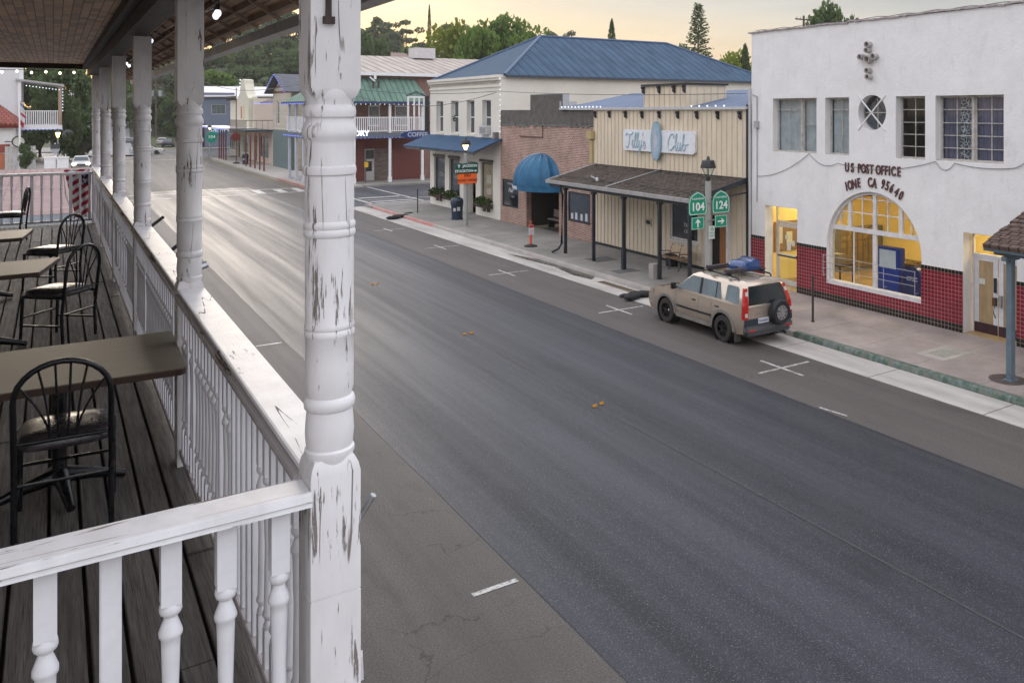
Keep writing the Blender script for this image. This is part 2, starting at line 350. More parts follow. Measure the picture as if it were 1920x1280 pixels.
M['rail_edge'] = peel('rail_edge_paint', .40, stretch=(12, 1.0, 20), dirt=.6, col=(.50, .46, .46), wood=(.13, .09, .07))
M['black_metal'] = P('black_chair_metal', (.008, .009, .011), .3, .2, 6)
M['concrete'] = P('concrete', (.36, .33, .30), .85, .22, 1.1, .35, 60)
M['gutter'] = P('gutter_concrete', (.44, .41, .38), .8, .32, .8, .3, 50, stretch=(2, .35, 1))
M['bulb'] = emit('cool_bulb', (.80, .86, 1.), .8)
M['bulb_warm'] = emit('warm_bulb', (1, .85, .6), 3.0)
M['bulb_blue'] = emit('blue_bulb', (.18, .24, .9), .8)
# ================================================================== GROUND AND STREET
XC, XF = 17.12, 20.95          # kerb face and facade line on the far side
def sheet(name, pts, mat, th=.0): 
    m = MB(); m.add(pts, [tuple(range(len(pts)))]); return struct(m.build(name, mat))
def rect(name, x0, x1, y0, y1, z, mat): return sheet(name, [(x0,y0,z),(x1,y0,z),(x1,y1,z),(x0,y1,z)], mat)
earth = P('dry_ground', (.16, .14, .10), .95, .3, .05, .3, 8)
rect('ground', -900, 1500, -300, 1700, -.04, earth)
old_asph = asphalt('worn_asphalt', (.088, .077, .071), (.118, .105, .096), .68, .3)
new_asph = asphalt('fresh_asphalt', (.012, .014, .021), (.031, .034, .046), .54, .6, (.03, .031, .036), cracks=.0)
rect('road', 2.2, 16.0, -25, 150, 0, old_asph)
rect('side_street', 16.0, 120, 57.2, 71.6, -.004, asphalt('side_asphalt', (.06, .063, .072), (.10, .10, .115), .6, .3))
rect('far_cross_street', -60, 120, 128, 158, -.006, asphalt('far_asphalt', (.07, .07, .075), (.12, .12, .125), .6, .3))
m = MB()      # fresh asphalt lane with slightly ragged edges
ys = [-25+i*1.0 for i in range(103)]
L_ = [(5.26+.035*noise.noise(Vector((y*.9, 1, 0)))+.02*noise.noise(Vector((y*4, 5, 0))), y, .006) for y in ys]
R_ = [(13.4+.03*noise.noise(Vector((y*.9, 9, 0))), y, .006) for y in ys]
for i in range(len(ys)-1): m.quad(L_[i], R_[i], R_[i+1], L_[i+1])
struct(m.build('road_surface', new_asph))
m = MB()
for dx, z in ((9.62, .011), (13.42, .0115)):
    for i in range(100):
        y = -24+i; a = .012*noise.noise(Vector((y*.7, dx, 0))); b = .012*noise.noise(Vector(((y+1)*.7, dx, 0)))
        m.quad((dx+a-.02, y, z), (dx+a+.02, y, z), (dx+b+.02, y+1, z), (dx+b-.02, y+1, z))
struct(m.build('road_seam', P('seam_tar', (.045, .042, .042), .6, .4, 3)))
# gutter pan with joints
m = MB(); y = -20
while y < 57:
    y2 = min(y+3.05, 57.1); m.box(16.0, XC-.004, y+.012, y2-.012, -.05, .012); y = y2
struct(m.build('gutter', M['gutter'], bevel=.006))
m = MB(); m.box(16.02, XC-.01, -20, 57, -.04, .004); struct(m.build('gutter_joint', P('joint_dirt', (.10, .085, .07), .9)))
grey_walk = P('grey_pavement', (.25, .235, .215), .85, .3, .7, .4, 40)
pink_walk = P('pink_pavement', (.315, .265, .24), .85, .32, .8, .4, 50)
kerb_green = peel('green_kerb_paint', .43, wood=(.13, .125, .10), col=(.022, .075, .050), stretch=(5, 2.2, 5), dirt=.5, wide=.15)
kerb_red = peel('red_kerb_paint', .44, wood=(.3, .26, .24), col=(.40, .10, .08), stretch=(4, 2, 4), dirt=.6)
def kerb(name, y0, y1, mat):
    mm = MB(); pr = [(XC, -.04), (XC+.02, .10), (XC+.05, .15), (XC+.20, .155), (XC+.20, -.04)]
    mm.prism(pr, lambda x, z: (x, y0, z), lambda x, z: (x, y1, z)); return struct(mm.build(name, mat, smooth=50))
kerb('kerb', -20, 17.2, kerb_green); kerb('kerb', 17.2, 44.5, M['concrete']); kerb('kerb', 44.5, 56.6, kerb_red)
def walk(y0, y1, step, mat, x0=XC+.2, x1=XF+.3, cols=2):
    mm = MB(); y = y0; g = .006
    while y < y1-.01:
        y2 = min(y+step, y1)
        for c in range(cols):
            a = x0+(x1-x0)*c/cols; b = x0+(x1-x0)*(c+1)/cols; mm.box(a+g, b-g, y+g, y2-g, -.05, .15)
        y = y2
    o = struct(mm.build('pavement', mat)); b_ = MB().box(x0, x1, y0, y1, -.06, .142); struct(b_.build('pavement_joint', P('joint_dirt2', (.12, .10, .09), .9)))
    return o
walk(-20, 23.15, 1.85, pink_walk); walk(23.15, 57.0, 2.4, grey_walk)
# flat patches on the far pavement: utility cover, damp patches
m = MB(); x, y = onZ(1770, 662, .15); m.box(x-.62, x+.62, y-.42, y+.42, .146, .1545); struct(m.build('pavement_patch', M['concrete']))
m = MB(); m.box(x-.34, x+.34, y-.24, y+.24, .15, .160); 
tag(m.build('utility_cover', P('cover', (.30, .29, .25), .8, .3, 5, .4, 80), bevel=.004), 'small rectangular concrete utility cover set in the pink pavement', 'utility cover')
x, y = onZ(1885, 713, .15); m = MB(); m.lathe([(.42, .1565), (.42, .1575)], (x+.1, y, 0), 20); m.lathe([(.30, .157), (.30, .161)], (x+.1, y, 0), 20)
struct(m.build('pavement_patch', P('soil_pit', (.09, .07, .06), .95, .3, 6, .5)))
for (u, v, a, b) in ((1128, 486, .55, .5), (1172, 508, .5, .35)):
    x, y = onZ(u, v, .15); struct(MB().box(x-a, x+a, y-b, y+b, .146, .1535).build('pavement_patch', P('cellar_hatch', (.12, .115, .11), .85, .3, 6, .4)))
# puddle and trench grate in the gutter
pud = NT('gutter_water'); pud.out((.05, .045, .03), pud.rng(pud.noise(pud.co(), 2.0, 4), .45, .6, .05, .5), pud.bump(pud.noise(pud.co(), 6, 3), .1, .01), 0, .8)
pts = [onZ(*p, .013) for p in ((950, 476), (1000, 490), (1040, 500), (1075, 516), (1110, 524), (1120, 518), (1085, 502), (1052, 494), (1045, 484), (1000, 484))]
sheet('water', [(min(x, XC-.01), y, .0165) for x, y in pts], pud.m)
gx = 16.78; (_, gy0), (_, gy1) = onZ(1125, 528, .01), onZ(1205, 555, .01)
gr = thing('drain_grate', 'long rusty trench grate let into the gutter in front of the parked car', 'drain grate', (gx, min(gy0, gy1), .01))
m = MB(); g0, g1 = min(gy0, gy1), max(gy0, gy1); m.box(gx-.17, gx-.13, g0, g1, .013, .022); m.box(gx+.13, gx+.17, g0, g1, .013, .022)
n_ = int((g1-g0)/.22)
for i in range(n_+1): yy = g0+(g1-g0)*i/n_; m.box(gx-.128, gx+.128, yy-.035, yy+.035, .013, .021)
m.build('grating', P('rust_iron', (.24, .19, .12), .7, .3, 8), gr); MB().box(gx-.13, gx+.13, g0, g1, .0125, .0145).build('channel', P('grate_dark', (.02, .018, .016), .8), gr)
# painted parking ticks, crosswalk lines
paint = peel('road_paint', .455, wood=(.15, .14, .13), col=(.50, .49, .47), stretch=(9, 9, 9), dirt=.5, wide=.15)
mk = MB()
def line(x0, y0, x1, y1, w_=.1, z=.0125, mm=None):
    d = Vector((x1-x0, y1-y0)); n = Vector((-d.y, d.x)).normalized()*w_/2
    (mm or mk).quad((x0-n.x, y0-n.y, z), (x1-n.x, y1-n.y, z), (x1+n.x, y1+n.y, z), (x0+n.x, y0+n.y, z))
for u, v in ((727, 431), (825, 463.5), (950, 512), (1160, 581), (1465, 690)):
    x, y = onZ(u, v, 0); z = .005
    line(x-.75, y, x+.95, y, .085, z); line(x, y-.75, x, y+.75, .085, z+.003)
x, y = onZ(1562, 772, .0); line(x-.05, y+.35, x+.05, y-.35, .06, .010)
x, y = onZ(928, 1101, 0); line(x-.32, y, x+.33, y, .09, .005); x, y = onZ(502, 646, 0); line(x-.3, y, x+.35, y, .09, .005)
line(3.2, 70.2, 16.6, 70.2, .3); line(3.2, 74.0, 16.6, 74.0, .3)
for x in (13.0, 14.6, 16.0): mk.quad((x, 70.6, .013), (x+.6, 70.6, .013), (x+.6, 73.6, .013), (x, 73.6, .013))
line(18.0, 57.6, 18.0, 71.2, .25, .004); line(21.7, 57.4, 21.7, 72.0, .25, .004); line(17.8, 60.9, 24, 60.9, .25, .006); line(24.0, 64.5, 40, 64.5, .15, .004)
for y in (58.2, 59.4, 62.3): mk.quad((18.3, y, .0045), (21.4, y, .0045), (21.4, y+.6, .0045), (18.3, y+.6, .0045))
line(3.0, 126.5, 16, 126.5, .4); line(2.6, 124, 9.2, 124, .3)
struct(mk.build('road_marking', paint))
# corner pavements, pavements further up the street
struct(MB().box(XC, 26, 55.3, 57.2, -.05, .146).build('pavement', grey_walk))
struct(MB().box(26, 80, 55.3, 57.2, -.05, .146).build('pavement', grey_walk))
m = MB(); m.slab([(17.1+2.5*(1-cos(t)), 74.1-2.5*sin(t)+.0, .15) for t in [i*pi/16 for i in range(9)]][::-1]+[(17.1, 125.5, .15), (21.3, 125.5, .15), (21.3, 71.6, .15)], .2)
struct(m.build('pavement', P('pale_pavement', (.40, .37, .33), .85, .2, .4)))
struct(MB().box(21.3, 80, 71.6, 76, -.05, .146).build('pavement', grey_walk))
struct(MB().box(XC-.03, XC+.16, 73.4, 84, .0, .157).build('kerb', kerb_red))
struct(MB().box(-6, 2.2, -25, 126, -.05, .15).build('pavement', P('near_pavement', (.30, .275, .25), .85, .2, .6, .3)))
struct(MB().box(-60, 2.6, 158, 175, -.05, .15).build('pavement', grey_walk)); struct(MB().box(18, 90, 158, 162.8, -.05, .15).build('pavement', grey_walk))
# terrain behind the town
TAB = [(-900, 6), (-300, 9), (60, 7), (150, 10), (210, 12), (260, 14), (375, 17), (450, 24), (560, 26), (700, 21), (900, 17), (1100, 11), (1300, 8), (1500, 6), (2300, 5)]
def ridge(u):
    for i in range(len(TAB)-1):
        (a, p), (b, q) = TAB[i], TAB[i+1]
        if a <= u <= b: return p+(q-p)*(u-a)/(b-a)
    return 5
def hterr(x, y):
    D = x*ST+y*CT; D = max(D, 1); u = 1200+FP*(x*CT-y*ST)/D
    u = max(-900, min(2300, u)); s0 = 150 if u < 330 else 200; t = max(0, min(1, (D-s0)/(290-s0))); t = t*t*(3-2*t)
    far = max(0, 1-max(0, D-330)/260.)
    return ridge(u)*t*far+ (1.0*noise.noise(Vector((x*.02, y*.02, 0)))*t)-.06
m = MB(); nx, ny = 90, 80; X0, X1, Y0, Y1 = -330, 620, 120, 760
for j in range(ny+1):
    for i in range(nx+1):
        x = X0+(X1-X0)*i/nx; y = Y0+(Y1-Y0)*j/ny; m.v.append((x, y, hterr(x, y)))
for j in range(ny):
    for i in range(nx): a = j*(nx+1)+i; m.f.append((a, a+1, a+nx+2, a+nx+1))
struct(m.build('hill', P('hill_scrub', (.07, .085, .035), .95, .4, .06, .4, 2), smooth=180))
m = MB(); N_ = 26      # the street climbing the hill on the left
def upx(y): return 2.0-(y-140)*.012, 9.5+(y-140)*.055
for i in range(N_+1):
    y = 140+i*8; a, b = upx(y); z = max(hterr(a, y), hterr(b, y), hterr((a+b)/2, y))+.25
    m.v += [(a, y, z), (b, y, z)]
for i in range(N_): m.f.append((2*i, 2*i+1, 2*i+3, 2*i+2))
struct(m.build('road', P('hill_asphalt', (.20, .20, .21), .7, .15, .2), smooth=180))

# ================================================================== NEAR BALCONY
ZD = H-2.20                                    # deck level
bal = thing('hotel_balcony', 'white timber upper gallery with turned posts and plank deck in the foreground', 'balcony', (0, 2.6, ZD))
m = MB(); x = -2.3; i = 0; rr = random.Random(3)
while x < .70:
    w_ = rr.choice((.135, .14, .15)); x2 = min(x+w_, .80); cuts = [2.55, 2.55+rr.uniform(1, 6)]
    while cuts[-1] < 20.1: cuts.append(cuts[-1]+rr.uniform(3, 5))
    cuts[-1] = 20.15
    for a, b in zip(cuts, cuts[1:]): m.box(x+.008, x2-.008, a+.003, b-.003, ZD-.04, ZD+rr.uniform(-.005, .003))
    x = x2; i += 1
m.build('deck_planks', wood_deck(), bal, bevel=.004)
m = MB(); m.box(-2.3, .77, 2.60, 20.1, ZD-.30, ZD-.06); m.build('deck_frame', P('frame_dark', (.03, .025, .022), .8), bal)
m = MB(); m.box(.80, .84, 2.5, 20.2, ZD-.34, ZD-.01); m.build('fascia', M['peel_less'], bal)
# ceiling of short wooden tiles, beams, sloping eave
zb = H+.72
cm = NT('ceiling_tiles'); v = cm.co(); b = cm.n.new('ShaderNodeTexBrick'); sp = cm.n.new('ShaderNodeMapping'); sp.inputs['Rotation'].default_value = (0, 0, pi/2); cm.l.new(v, sp.inputs[0]); cm.l.new(sp.outputs[0], b.inputs[0])
b.inputs['Scale'].default_value = 1; b.inputs['Brick Width'].default_value = .26; b.inputs['Row Height'].default_value = .072; b.inputs['Mortar Size'].default_value = .004; b.inputs['Bias'].default_value = -.15
b.inputs['Color1'].default_value = (.86, .60, .38, 1); b.inputs['Color2'].default_value = (.42, .27, .17, 1); b.inputs['Mortar'].default_value = (.10, .07, .05, 1)
sx = cm.noise(cm.co((9, 40, 9)), 1.4, 5); c = cm.mix(cm.rng(sx, .4, .7, 0, .55), b.outputs[0], (.22, .15, .11)); cm.out(c, .6, cm.bump(b.outputs[1], -.5, .01))
MB().box(-2.4, .56, 2.2, 20.35, zb+.22, zb+.26).build('ceiling', cm.m, bal)
dkw = P('dark_beam_wood', (.040, .026, .018), .6, .4, 4, .2, 30, stretch=(8, .7, 8))
m = MB(); m.box(.56, .74, 2.2, 20.35, zb+.002, zb+.30); m.box(-2.4, .558, 20.2, 20.36, zb+.12, zb+.217); m.box(.48, .557, 2.2, 20.2, zb+.13, zb+.217); m.build('beam', dkw, bal)
m = MB(); m.box(-2.4, 1.10, 2.2, 20.4, zb+.34, zb+.40); m.build('roof', P('roof_felt', (.10, .09, .085), .9), bal)
em = board_mat('eave_boards', (.58, .40, .27), 0, .062, (.03, .02, .015))
m = MB(); m.slab([(.745, 2.2, zb+.30), (1.30, 2.2, zb-.04), (1.30, 20.4, zb-.04), (.745, 20.4, zb+.30)], .02); m.build('eave_soffit', em, bal)
m = MB()
for x_, z_ in ((.86, .19), (.98, .12), (1.10, .05), (1.20, -.015)): m.box(x_, x_+.035, 2.2, 20.4, zb+z_-.045, zb+z_-.005)
for i in range(25):
    y = 2.5+i*.73; m.slab([(.75, y, zb+.255), (1.27, y, zb-.07), (1.27, y+.045, zb-.07), (.75, y+.045, zb+.255)], .03)
m.build('eave_rafter', P('eave_frame', (.30, .20, .135), .65, .3, 5), bal)
m = MB(); m.prism([(1.305, -.09), (1.315, -.16), (1.37, -.18), (1.42, -.15), (1.43, -.06), (1.415, -.06), (1.405, -.14), (1.37, -.16), (1.33, -.145), (1.32, -.09)], lambda x, z: (x, 2.2, zb+z), lambda x, z: (x, 20.45, zb+z))
m.build('gutter', P('gutter_metal', (.34, .33, .32), .4, .2, 2, metal=.3), bal, smooth=40)
# posts
PY = [2.634+.074, 5.93+.074, 9.45, 12.95, 16.45, 20.02]; PX = .704
prof = [(.070,.090),(.0735,.060),(.072,.035),(.070,.030),(.070,.020),(.0765,.012),(.0785,-.002),(.0765,-.016),(.070,-.022),(.0695,-.030),(.0740,-.038),(.0800,-.052),(.0815,-.064),(.0800,-.078),(.0730,-.088),
        (.0715,-.10),(.0725,-.15),(.0725,-.166),(.0780,-.170),(.0795,-.180),(.0780,-.192),(.0720,-.197),(.0725,-.30),(.0715,-.335),(.0755,-.340),(.0770,-.348),(.0755,-.356),(.0730,-.360),(.0755,-.364),(.0770,-.373),(.0755,-.381),(.0715,-.385),
        (.0715,-.50),(.0715,-.645),(.0735,-.650),(.0745,-.657),(.0735,-.664),(.0710,-.668),(.0735,-.672),(.0745,-.681),(.0735,-.688),(.0700,-.693),(.0710,-.78),(.0705,-.850),(.0660,-.868),(.0650,-.874),(.0720,-.880),(.0755,-.892),(.0740,-.908),(.0670,-.916),(.0700,-.950),(.0720,-.985),(.0690,-1.02),(.0670,-1.03),(.0730,-1.036),(.0735,-1.046),(.0700,-1.056),(.066,-1.075)]
def post(y, near):
    h = .0737; m = MB()
    m.lathe([(r, z) for r, z in prof], (PX, y, H), 40, cap=False)
    # square head with scalloped foot, square base with chamfered shoulder
    def sq(z, k, hh=h): return [(PX-hh*k, y-hh*k, H+z), (PX+hh*k, y-hh*k, H+z), (PX+hh*k, y+hh*k, H+z), (PX-hh*k, y+hh*k, H+z)]
    def loft(levels):
        o = len(m.v)
        for z, k in levels: m.v += sq(z, k)
        for i in range(len(levels)-1):
            for j in range(4): m.f.append((o+4*i+j, o+4*i+(j+1) % 4, o+4*i+4+(j+1) % 4, o+4*i+4+j))
        m.f.append((o, o+1, o+2, o+3)); e_ = o+4*(len(levels)-1); m.f.append((e_, e_+1, e_+2, e_+3))
    loft([(.035, .70), (.048, .88), (.072, 1.0), (.718, 1.0)])
    loft([(-1.055, .80), (-1.075, .93), (-1.10, 1.0), (-1.46, 1.0)]); loft([(-1.4615, .97), (-1.466, .97)]); loft([(-1.4665, 1.005), (-2.24, 1.005)])
    return m
pm = M['peel']
for i, y in enumerate(PY):
    mm = post(y, i == 0); p = mm.build('post', pm if i == 0 else M['peel_less'], bal, smooth=38)
    if i == 0: p['label'] = 'nearest post, its white paint cracked and flaking to bare wood'
# hook block high on the near post face, flag holder brackets on the rail
m = MB(); yf = PY[0]-.0737
m.box(.672, .688, yf-.012, yf-.001, H+.285, H+.34); m.box(.664, .696, yf-.02, yf-.001, H+.262, H+.284); m.tube([(.68, yf-.012, H+.34), (.679, yf-.014, H+.40), (.683, yf-.012, H+.70)], .004)
m.build('hook', P('rust', (.055, .035, .03), .7, .4, 30), bal)
galv = P('galvanised', (.42, .44, .46), .35, .3, 12, metal=.7)
m = MB(); m.tube([(.775, 2.70, H-1.30), (.825, 2.66, H-1.20)], .010); m.build('flag_holder', galv, bal, smooth=40)
m = MB(); m.tube([(.775, 6.9, H-1.17), (.93, 6.98, H-1.13)], .028); m.build('flag_holder', galv, bal, smooth=40)
for yy in (9.9, 8.1): m = MB(); m.tube([(.775, yy, H-1.20), (.93, yy+.03, H-1.08)], .016); m.build('flag_holder', M['dark_iron'], bal, smooth=40)
m = MB(); m.slab([(.775, 2.64, H-1.66), (.785, 2.64, H-1.66), (.80, 2.68, H-1.76), (.775, 2.68, H-1.76)], .02); m.build('bracket', M['rail_white'], bal)
# building behind the balcony (shades it)
hw = struct(MB().box(-2.9, -2.35, -6, 20.4, .15, H+1.2).build('hotel_wall', P('hotel_siding', (.55, .52, .48), .8))); del hw['kind']
tag(hw, 'cream wall of the building that carries the wooden balcony', 'wall')
# railings
def baluster(h, turned=True):
    m = MB(); a = .021
    if not turned: return m.box(-a, a, -a*.75, a*.75, 0, h)
    m.box(-a, a, -a, a, h-.185, h); m.box(-a, a, -a, a, 0, .14)
    pr = [(.021, h-.185), (.0235, h-.193), (.0245, h-.203), (.0215, h-.213), (.0145, h-.220), (.0145, h-.226), (.0195, h-.242), (.0255, h-.262), (.0250, h-.272), (.0205, h-.280), (.0200, h-.30), (.0165, h*.5), (.0200, .215), (.0250, .20), (.0245, .19), (.0150, .175), (.0225, .155), (.0205, .14)]
    return m.lathe(pr, (0, 0, 0), 12, cap=False)
HB = .90
bm_white = P('baluster_white', (.76, .76, .79), .45, .10, 5, .05)
bt = baluster(HB).build('baluster', bm_white, smooth=40); me_bt = bt.data; bpy.data.objects.remove(bt)
bt = baluster(HB, False).build('baluster', bm_white, bevel=.003); me_bp = bt.data; bpy.data.objects.remove(bt)
zr = H-1.10
def rail_side(y0, y1, label, group, n, x0=.628, x1=.778):
    t = thing('balcony_railing', label, 'railing', ((x0+x1)/2, y0, ZD), group)
    m = MB(); m.prism([(x0+.012, -.03), (x0, -.012), (x0+.004, -.002), (x0+.012, 0), (x1, -.004), (x1, -.035)], lambda x, z: (x, y0, zr+z), lambda x, z: (x, y1, zr+z)); m.build('top_rail', M['rail_white'], t)
    m = MB(); m.prism([(x0-.012, -.03), (x0-.016, -.045), (x0-.004, -.075), (x0+.09, -.075), (x0+.09, -.037), (x0+.012, -.032)], lambda x, z: (x, y0, zr+z), lambda x, z: (x, y1, zr+z)); m.build('handrail_moulding', M['rail_edge'], t)
    m = MB(); m.box(x0+.012, x0+.072, y0, y1, ZD+.075, ZD+.115); m.build('bottom_rail', M['rail_edge'], t, bevel=.004)
    k = 0
    for i in range(n):
        y = y0+(y1-y0)*(i+.5)/n; pl = rr.random() < .22
        o = bpy.data.objects.new('baluster', me_bp if pl else me_bt); COL.objects.link(o); o.parent = t; o.location = (x0+.042-(x0+x1)/2, y-y0, .115)
    return t
g_ = 'white railing sections between the balcony posts'
lab = ['railing section nearest the camera, between the first and second white post', 'railing section between the second and third post, beside the middle chair', 'railing section between the third and fourth post', 'railing section between the fourth and fifth post', 'farthest street side railing section, ending at the balcony corner']
for i in range(5): rail_side(PY[i]+.0745, PY[i+1]-.0745, lab[i], g_, 27)
# cross rail in front of the camera
t = thing('balcony_railing', 'white cross railing at the bottom left, closing the near end of the balcony', 'railing', (-.4, 2.68, ZD), None)
m = MB(); y0, y1, z1 = 2.615, 2.745, H-1.13
m.prism([(y0, -.040), (y0+.004, -.028), (y0-.004, -.022), (y0, -.004), (y0+.008, 0), (y1, 0), (y1, -.040)], lambda y, z: (-1.9, y, z1+z), lambda y, z: (.629, y, z1+z)); m.build('top_rail', M['rail_cross'], t)
m = MB(); m.box(-1.9, .629, 2.65, 2.71, ZD+.06, ZD+.10); m.build('bottom_rail', M['rail_cross'], t, bevel=.004)
s_ = (H-1.17-ZD-.10)/HB
for i, x in enumerate((-1.28, -1.14, -1.0, -.86, -.72, -.58, -.44, -.30, -.157, -.017, .126, .268, .407, .551)):
    o = bpy.data.objects.new('baluster', me_bp if i in (3, 10) else me_bt); COL.objects.link(o); o.parent = t; o.location = (x+.4, 0, .10); o.scale = (1.2, 1.2, s_)
# far end railing
t = thing('balcony_railing', 'white railing across the far end of the balcony', 'railing', (-.8, 20.03, ZD))
m = MB(); m.box(-2.3, .63, 19.97, 20.09, zr-.14, zr-.09); m.build('top_rail', M['rail_white'], t, bevel=.006)
m = MB(); m.box(-2.3, .63, 20.0, 20.06, ZD+.04, ZD+.08); m.build('bottom_rail', M['rail_edge'], t, bevel=.004)
for i in range(19):
    o = bpy.data.objects.new('baluster', me_bt if i % 4 else me_bp); COL.objects.link(o); o.parent = t; o.location = (.8-2.2+i*.155, 0, .08); o.scale = (1.3 if i % 4 == 0 else 1., 1, .985)
# ------------------------------------------------ chairs and tables
def make_chair(label):
    t = thing('dining_chair', label, 'chair', (0, 0, 0), None)      # faces +Y, back legs at y=0
    bk = M['black_metal']; r = .0145; w2 = .205
    def lean(z): return -.02-.11*max(0, z-.45)-.0*z
    arch = []
    for i in range(15):
        a = pi*i/14; arch.append((-w2*cos(a)*1.0, lean(.72+.17*sin(a)), .70+.185*sin(a)))
    pts = [(-w2, -.01, .0), (-w2, 0, .25), (-w2, lean(.45), .45)]+arch+[(w2, lean(.45), .45), (w2, 0, .25), (w2, -.01, 0)]
    m = MB(); m.tube(pts, r, 10); m.tube([(-w2, lean(.48), .485), (w2, lean(.48), .485)], .009); m.build('back_frame', bk, t, smooth=60)
    m = MB()
    for k, (xb, xt) in enumerate(((-.055, -.185), (-.055, -.105), (-.02, -.033), (.02, .033), (.055, .105), (.055, .185))):
        pp = []
        for i in range(9):
            s = i/8; zt = .70+.185*sqrt(max(0, 1-(xt/w2)**2)); x = xb+(xt-xb)*(s**1.6 if abs(xt) > .05 else s); z = .49+(zt-.49)*s; pp.append((x, lean(z)+.004, z))
        m.tube(pp, .0058, 6)
    m.build('spindles', bk, t, smooth=60)
    m = MB(); m.tube([(-w2, 0, .425), (-w2*1.02, .39, .43), (w2*1.02, .39, .43), (w2, 0, .425)], .012, 8); m.build('seat_frame', bk, t, smooth=60)
    m = MB(); o = []          # padded seat
    N1 = 14; prf = [(.90, .0), (.99, .006), (1.0, .018), (.985, .034), (.90, .047), (.6, .056), (.0, .058)]
    for k, z in prf:
        for i in range(28):
            a = 2*pi*i/28; cx = abs(cos(a))**.45*(1 if cos(a) > 0 else -1); sy = abs(sin(a))**.45*(1 if sin(a) > 0 else -1)
            m.v.append((cx*.212*max(k, .002), .200+sy*.212*max(k, .002), .425+z*1.35))
    for j in range(len(prf)-1):
        for i in range(28): m.f.append((j*28+i, j*28+(i+1) % 28, (j+1)*28+(i+1) % 28, (j+1)*28+i))
    m.f.append(tuple(range(27, -1, -1))); m.build('seat', M['vinyl'], t, smooth=60)
    for sx_ in (-1, 1): m = MB(); m.tube([(sx_*w2*1.02, .38, .43), (sx_*w2*1.04, .40, .0)], [r*1.1, r*.85], 10); m.build('leg', bk, t, smooth=60)
    m = MB()
    for sx_ in (-1, 1): m.tube([(sx_*w2, 0, .17), (sx_*w2*1.03, .39, .17)], .010, 6)
    m.tube([(-w2, 0, .27), (w2, 0, .27)], .009, 6); m.tube([(-w2, .395, .24), (w2, .395, .24)], .009, 6); m.build('stretcher', bk, t, smooth=60)
    return t
M['vinyl'] = P('chair_vinyl', (.045, .038, .042), .30, .5, 5, .15, 60, spec=.6, coat=.15)
ch = make_chair('nearest black chair, padded seat at the nearest table, its back to the camera'); cache(ch)
GC = 'black arch-backed chairs on the balcony'
place(ch, (.045, 5.36, ZD+.004), radians(-3), None, GC, 1.03, True)
for x, y, rz, l in ((.20, 9.80, 50, 'black chair by the railing, the nearer of two at the middle table'), (.15, 12.75, 52, 'black chair behind the middle table, smaller and further back than its neighbour'), (-.42, 17.7, 80, 'black chair at the far left seen edge on with a pale seat'), (-.62, 6.75, 178, 'black chair at the left edge on the far side of the nearest table')):
    if rz == 178: continue
    place(ch, (x, y, ZD+.004), radians(rz), l, GC, 1.03)
tt = NT('table_laminate'); v = tt.co(); n = tt.noise(tt.co((3, 12, 3)), 1.5, 6); c = tt.mix(tt.rng(n, .35, .65), (.165, .145, .105), (.205, .182, .138)); tt.out(c, tt.rng(n, .3, .7, .42, .5), tt.bump(tt.noise(v, 40, 3), .03, .002), 0, .22)
te = P('table_edge', (.055, .028, .018), .4, .3, 5)
def table(label, poly, c, group):
    t = thing('cafe_table', label, 'table', (c[0], c[1], ZD), group)
    z = ZD+.75
    MB().prism(poly, lambda x, y: (x, y, z-.006), lambda x, y: (x, y, z)).build('tabletop', tt.m, t, bevel=.002)
    cx, cy = c; s = .997
    MB().prism([(cx+(x-cx)*s, cy+(y-cy)*s) for x, y in poly], lambda x, y: (x, y, z-.042), lambda x, y: (x, y, z-.0065)).build('table_edge', te, t, bevel=.004)
    m = MB(); m.lathe([(.045, .10), (.038, .14), (.038, .70)], (cx, cy, ZD), 14); m.box(cx-.16, cx+.16, cy-.16, cy+.16, ZD+.695, ZD+.707); m.build('pedestal', M['black_metal'], t, smooth=40)
    m = MB()
    for k in range(4): a = pi/4*0+k*pi/2+.15; m.tube([(cx, cy, ZD+.11), (cx+.16*cos(a), cy+.16*sin(a), ZD+.075), (cx+.33*cos(a), cy+.33*sin(a), ZD+.022)], [.05, .033, .022], 10)
    m.build('base', M['black_metal'], t, smooth=60)
    return t
GT = 'brown topped tables on the balcony'
def rp(poly, c, a): return [(c[0]+x*cos(a)-y*sin(a), c[1]+x*sin(a)+y*cos(a)) for x, y in poly]
table('nearest brown rectangular table pushed against the railing', [(-.66, 5.47), (.60, 5.42), (.625, 5.45), (.645, 6.36), (.62, 6.38), (-.66, 6.40)], (.03, 5.93), GT)
table('middle brown table beside the two black chairs', rp([(-.62, -.42), (.40, -.42), (.62, .42), (-.62, .42)], (-.53, 9.78), radians(4)), (-.53, 9.78), GT)
table('farthest brown table, cut by the left edge of the picture', rp([(-.62, -.42), (.40, -.42), (.55, .42), (-.62, .42)], (-.72, 12.45), radians(4)), (-.72, 12.45), GT)
# string bulbs under the balcony eave
t = thing('string_lights', 'large white bulbs on a cord under the eave of the balcony', 'string lights', (.9, 6, zb-.1))
cord = []; 
bulbs = [(.80, 5.55, H+.58), (.84, 5.9, H+.60), (.80, 9.9, H+.62), (.80, 9.7, H+.70), (.82, 13.3, H+.64), (.82, 13.0, H+.60)]
for x, y, z in bulbs:
    m = MB(); m.ball((x, y, z), .020, 8, 1.25); m.build('bulb', M['bulb'], t, smooth=180)
m = MB()
for x, y, z in bulbs: m.tube([(x, y, z+.02), (x, y, z+.055)], .012, 8)
cc = [(.80, 5.0, zb-.02), *[(x, y, z+.055) for x, y, z in sorted(bulbs, key=lambda q: q[1])], (.80, 16.5, zb-.06)]
m.tube(cc, .005, 6); m.build('cord', M['black_metal'], t)
t = thing('string_lights', 'row of white bulbs hung across the far end of the balcony', 'string lights', (-.6, 20.3, zb))
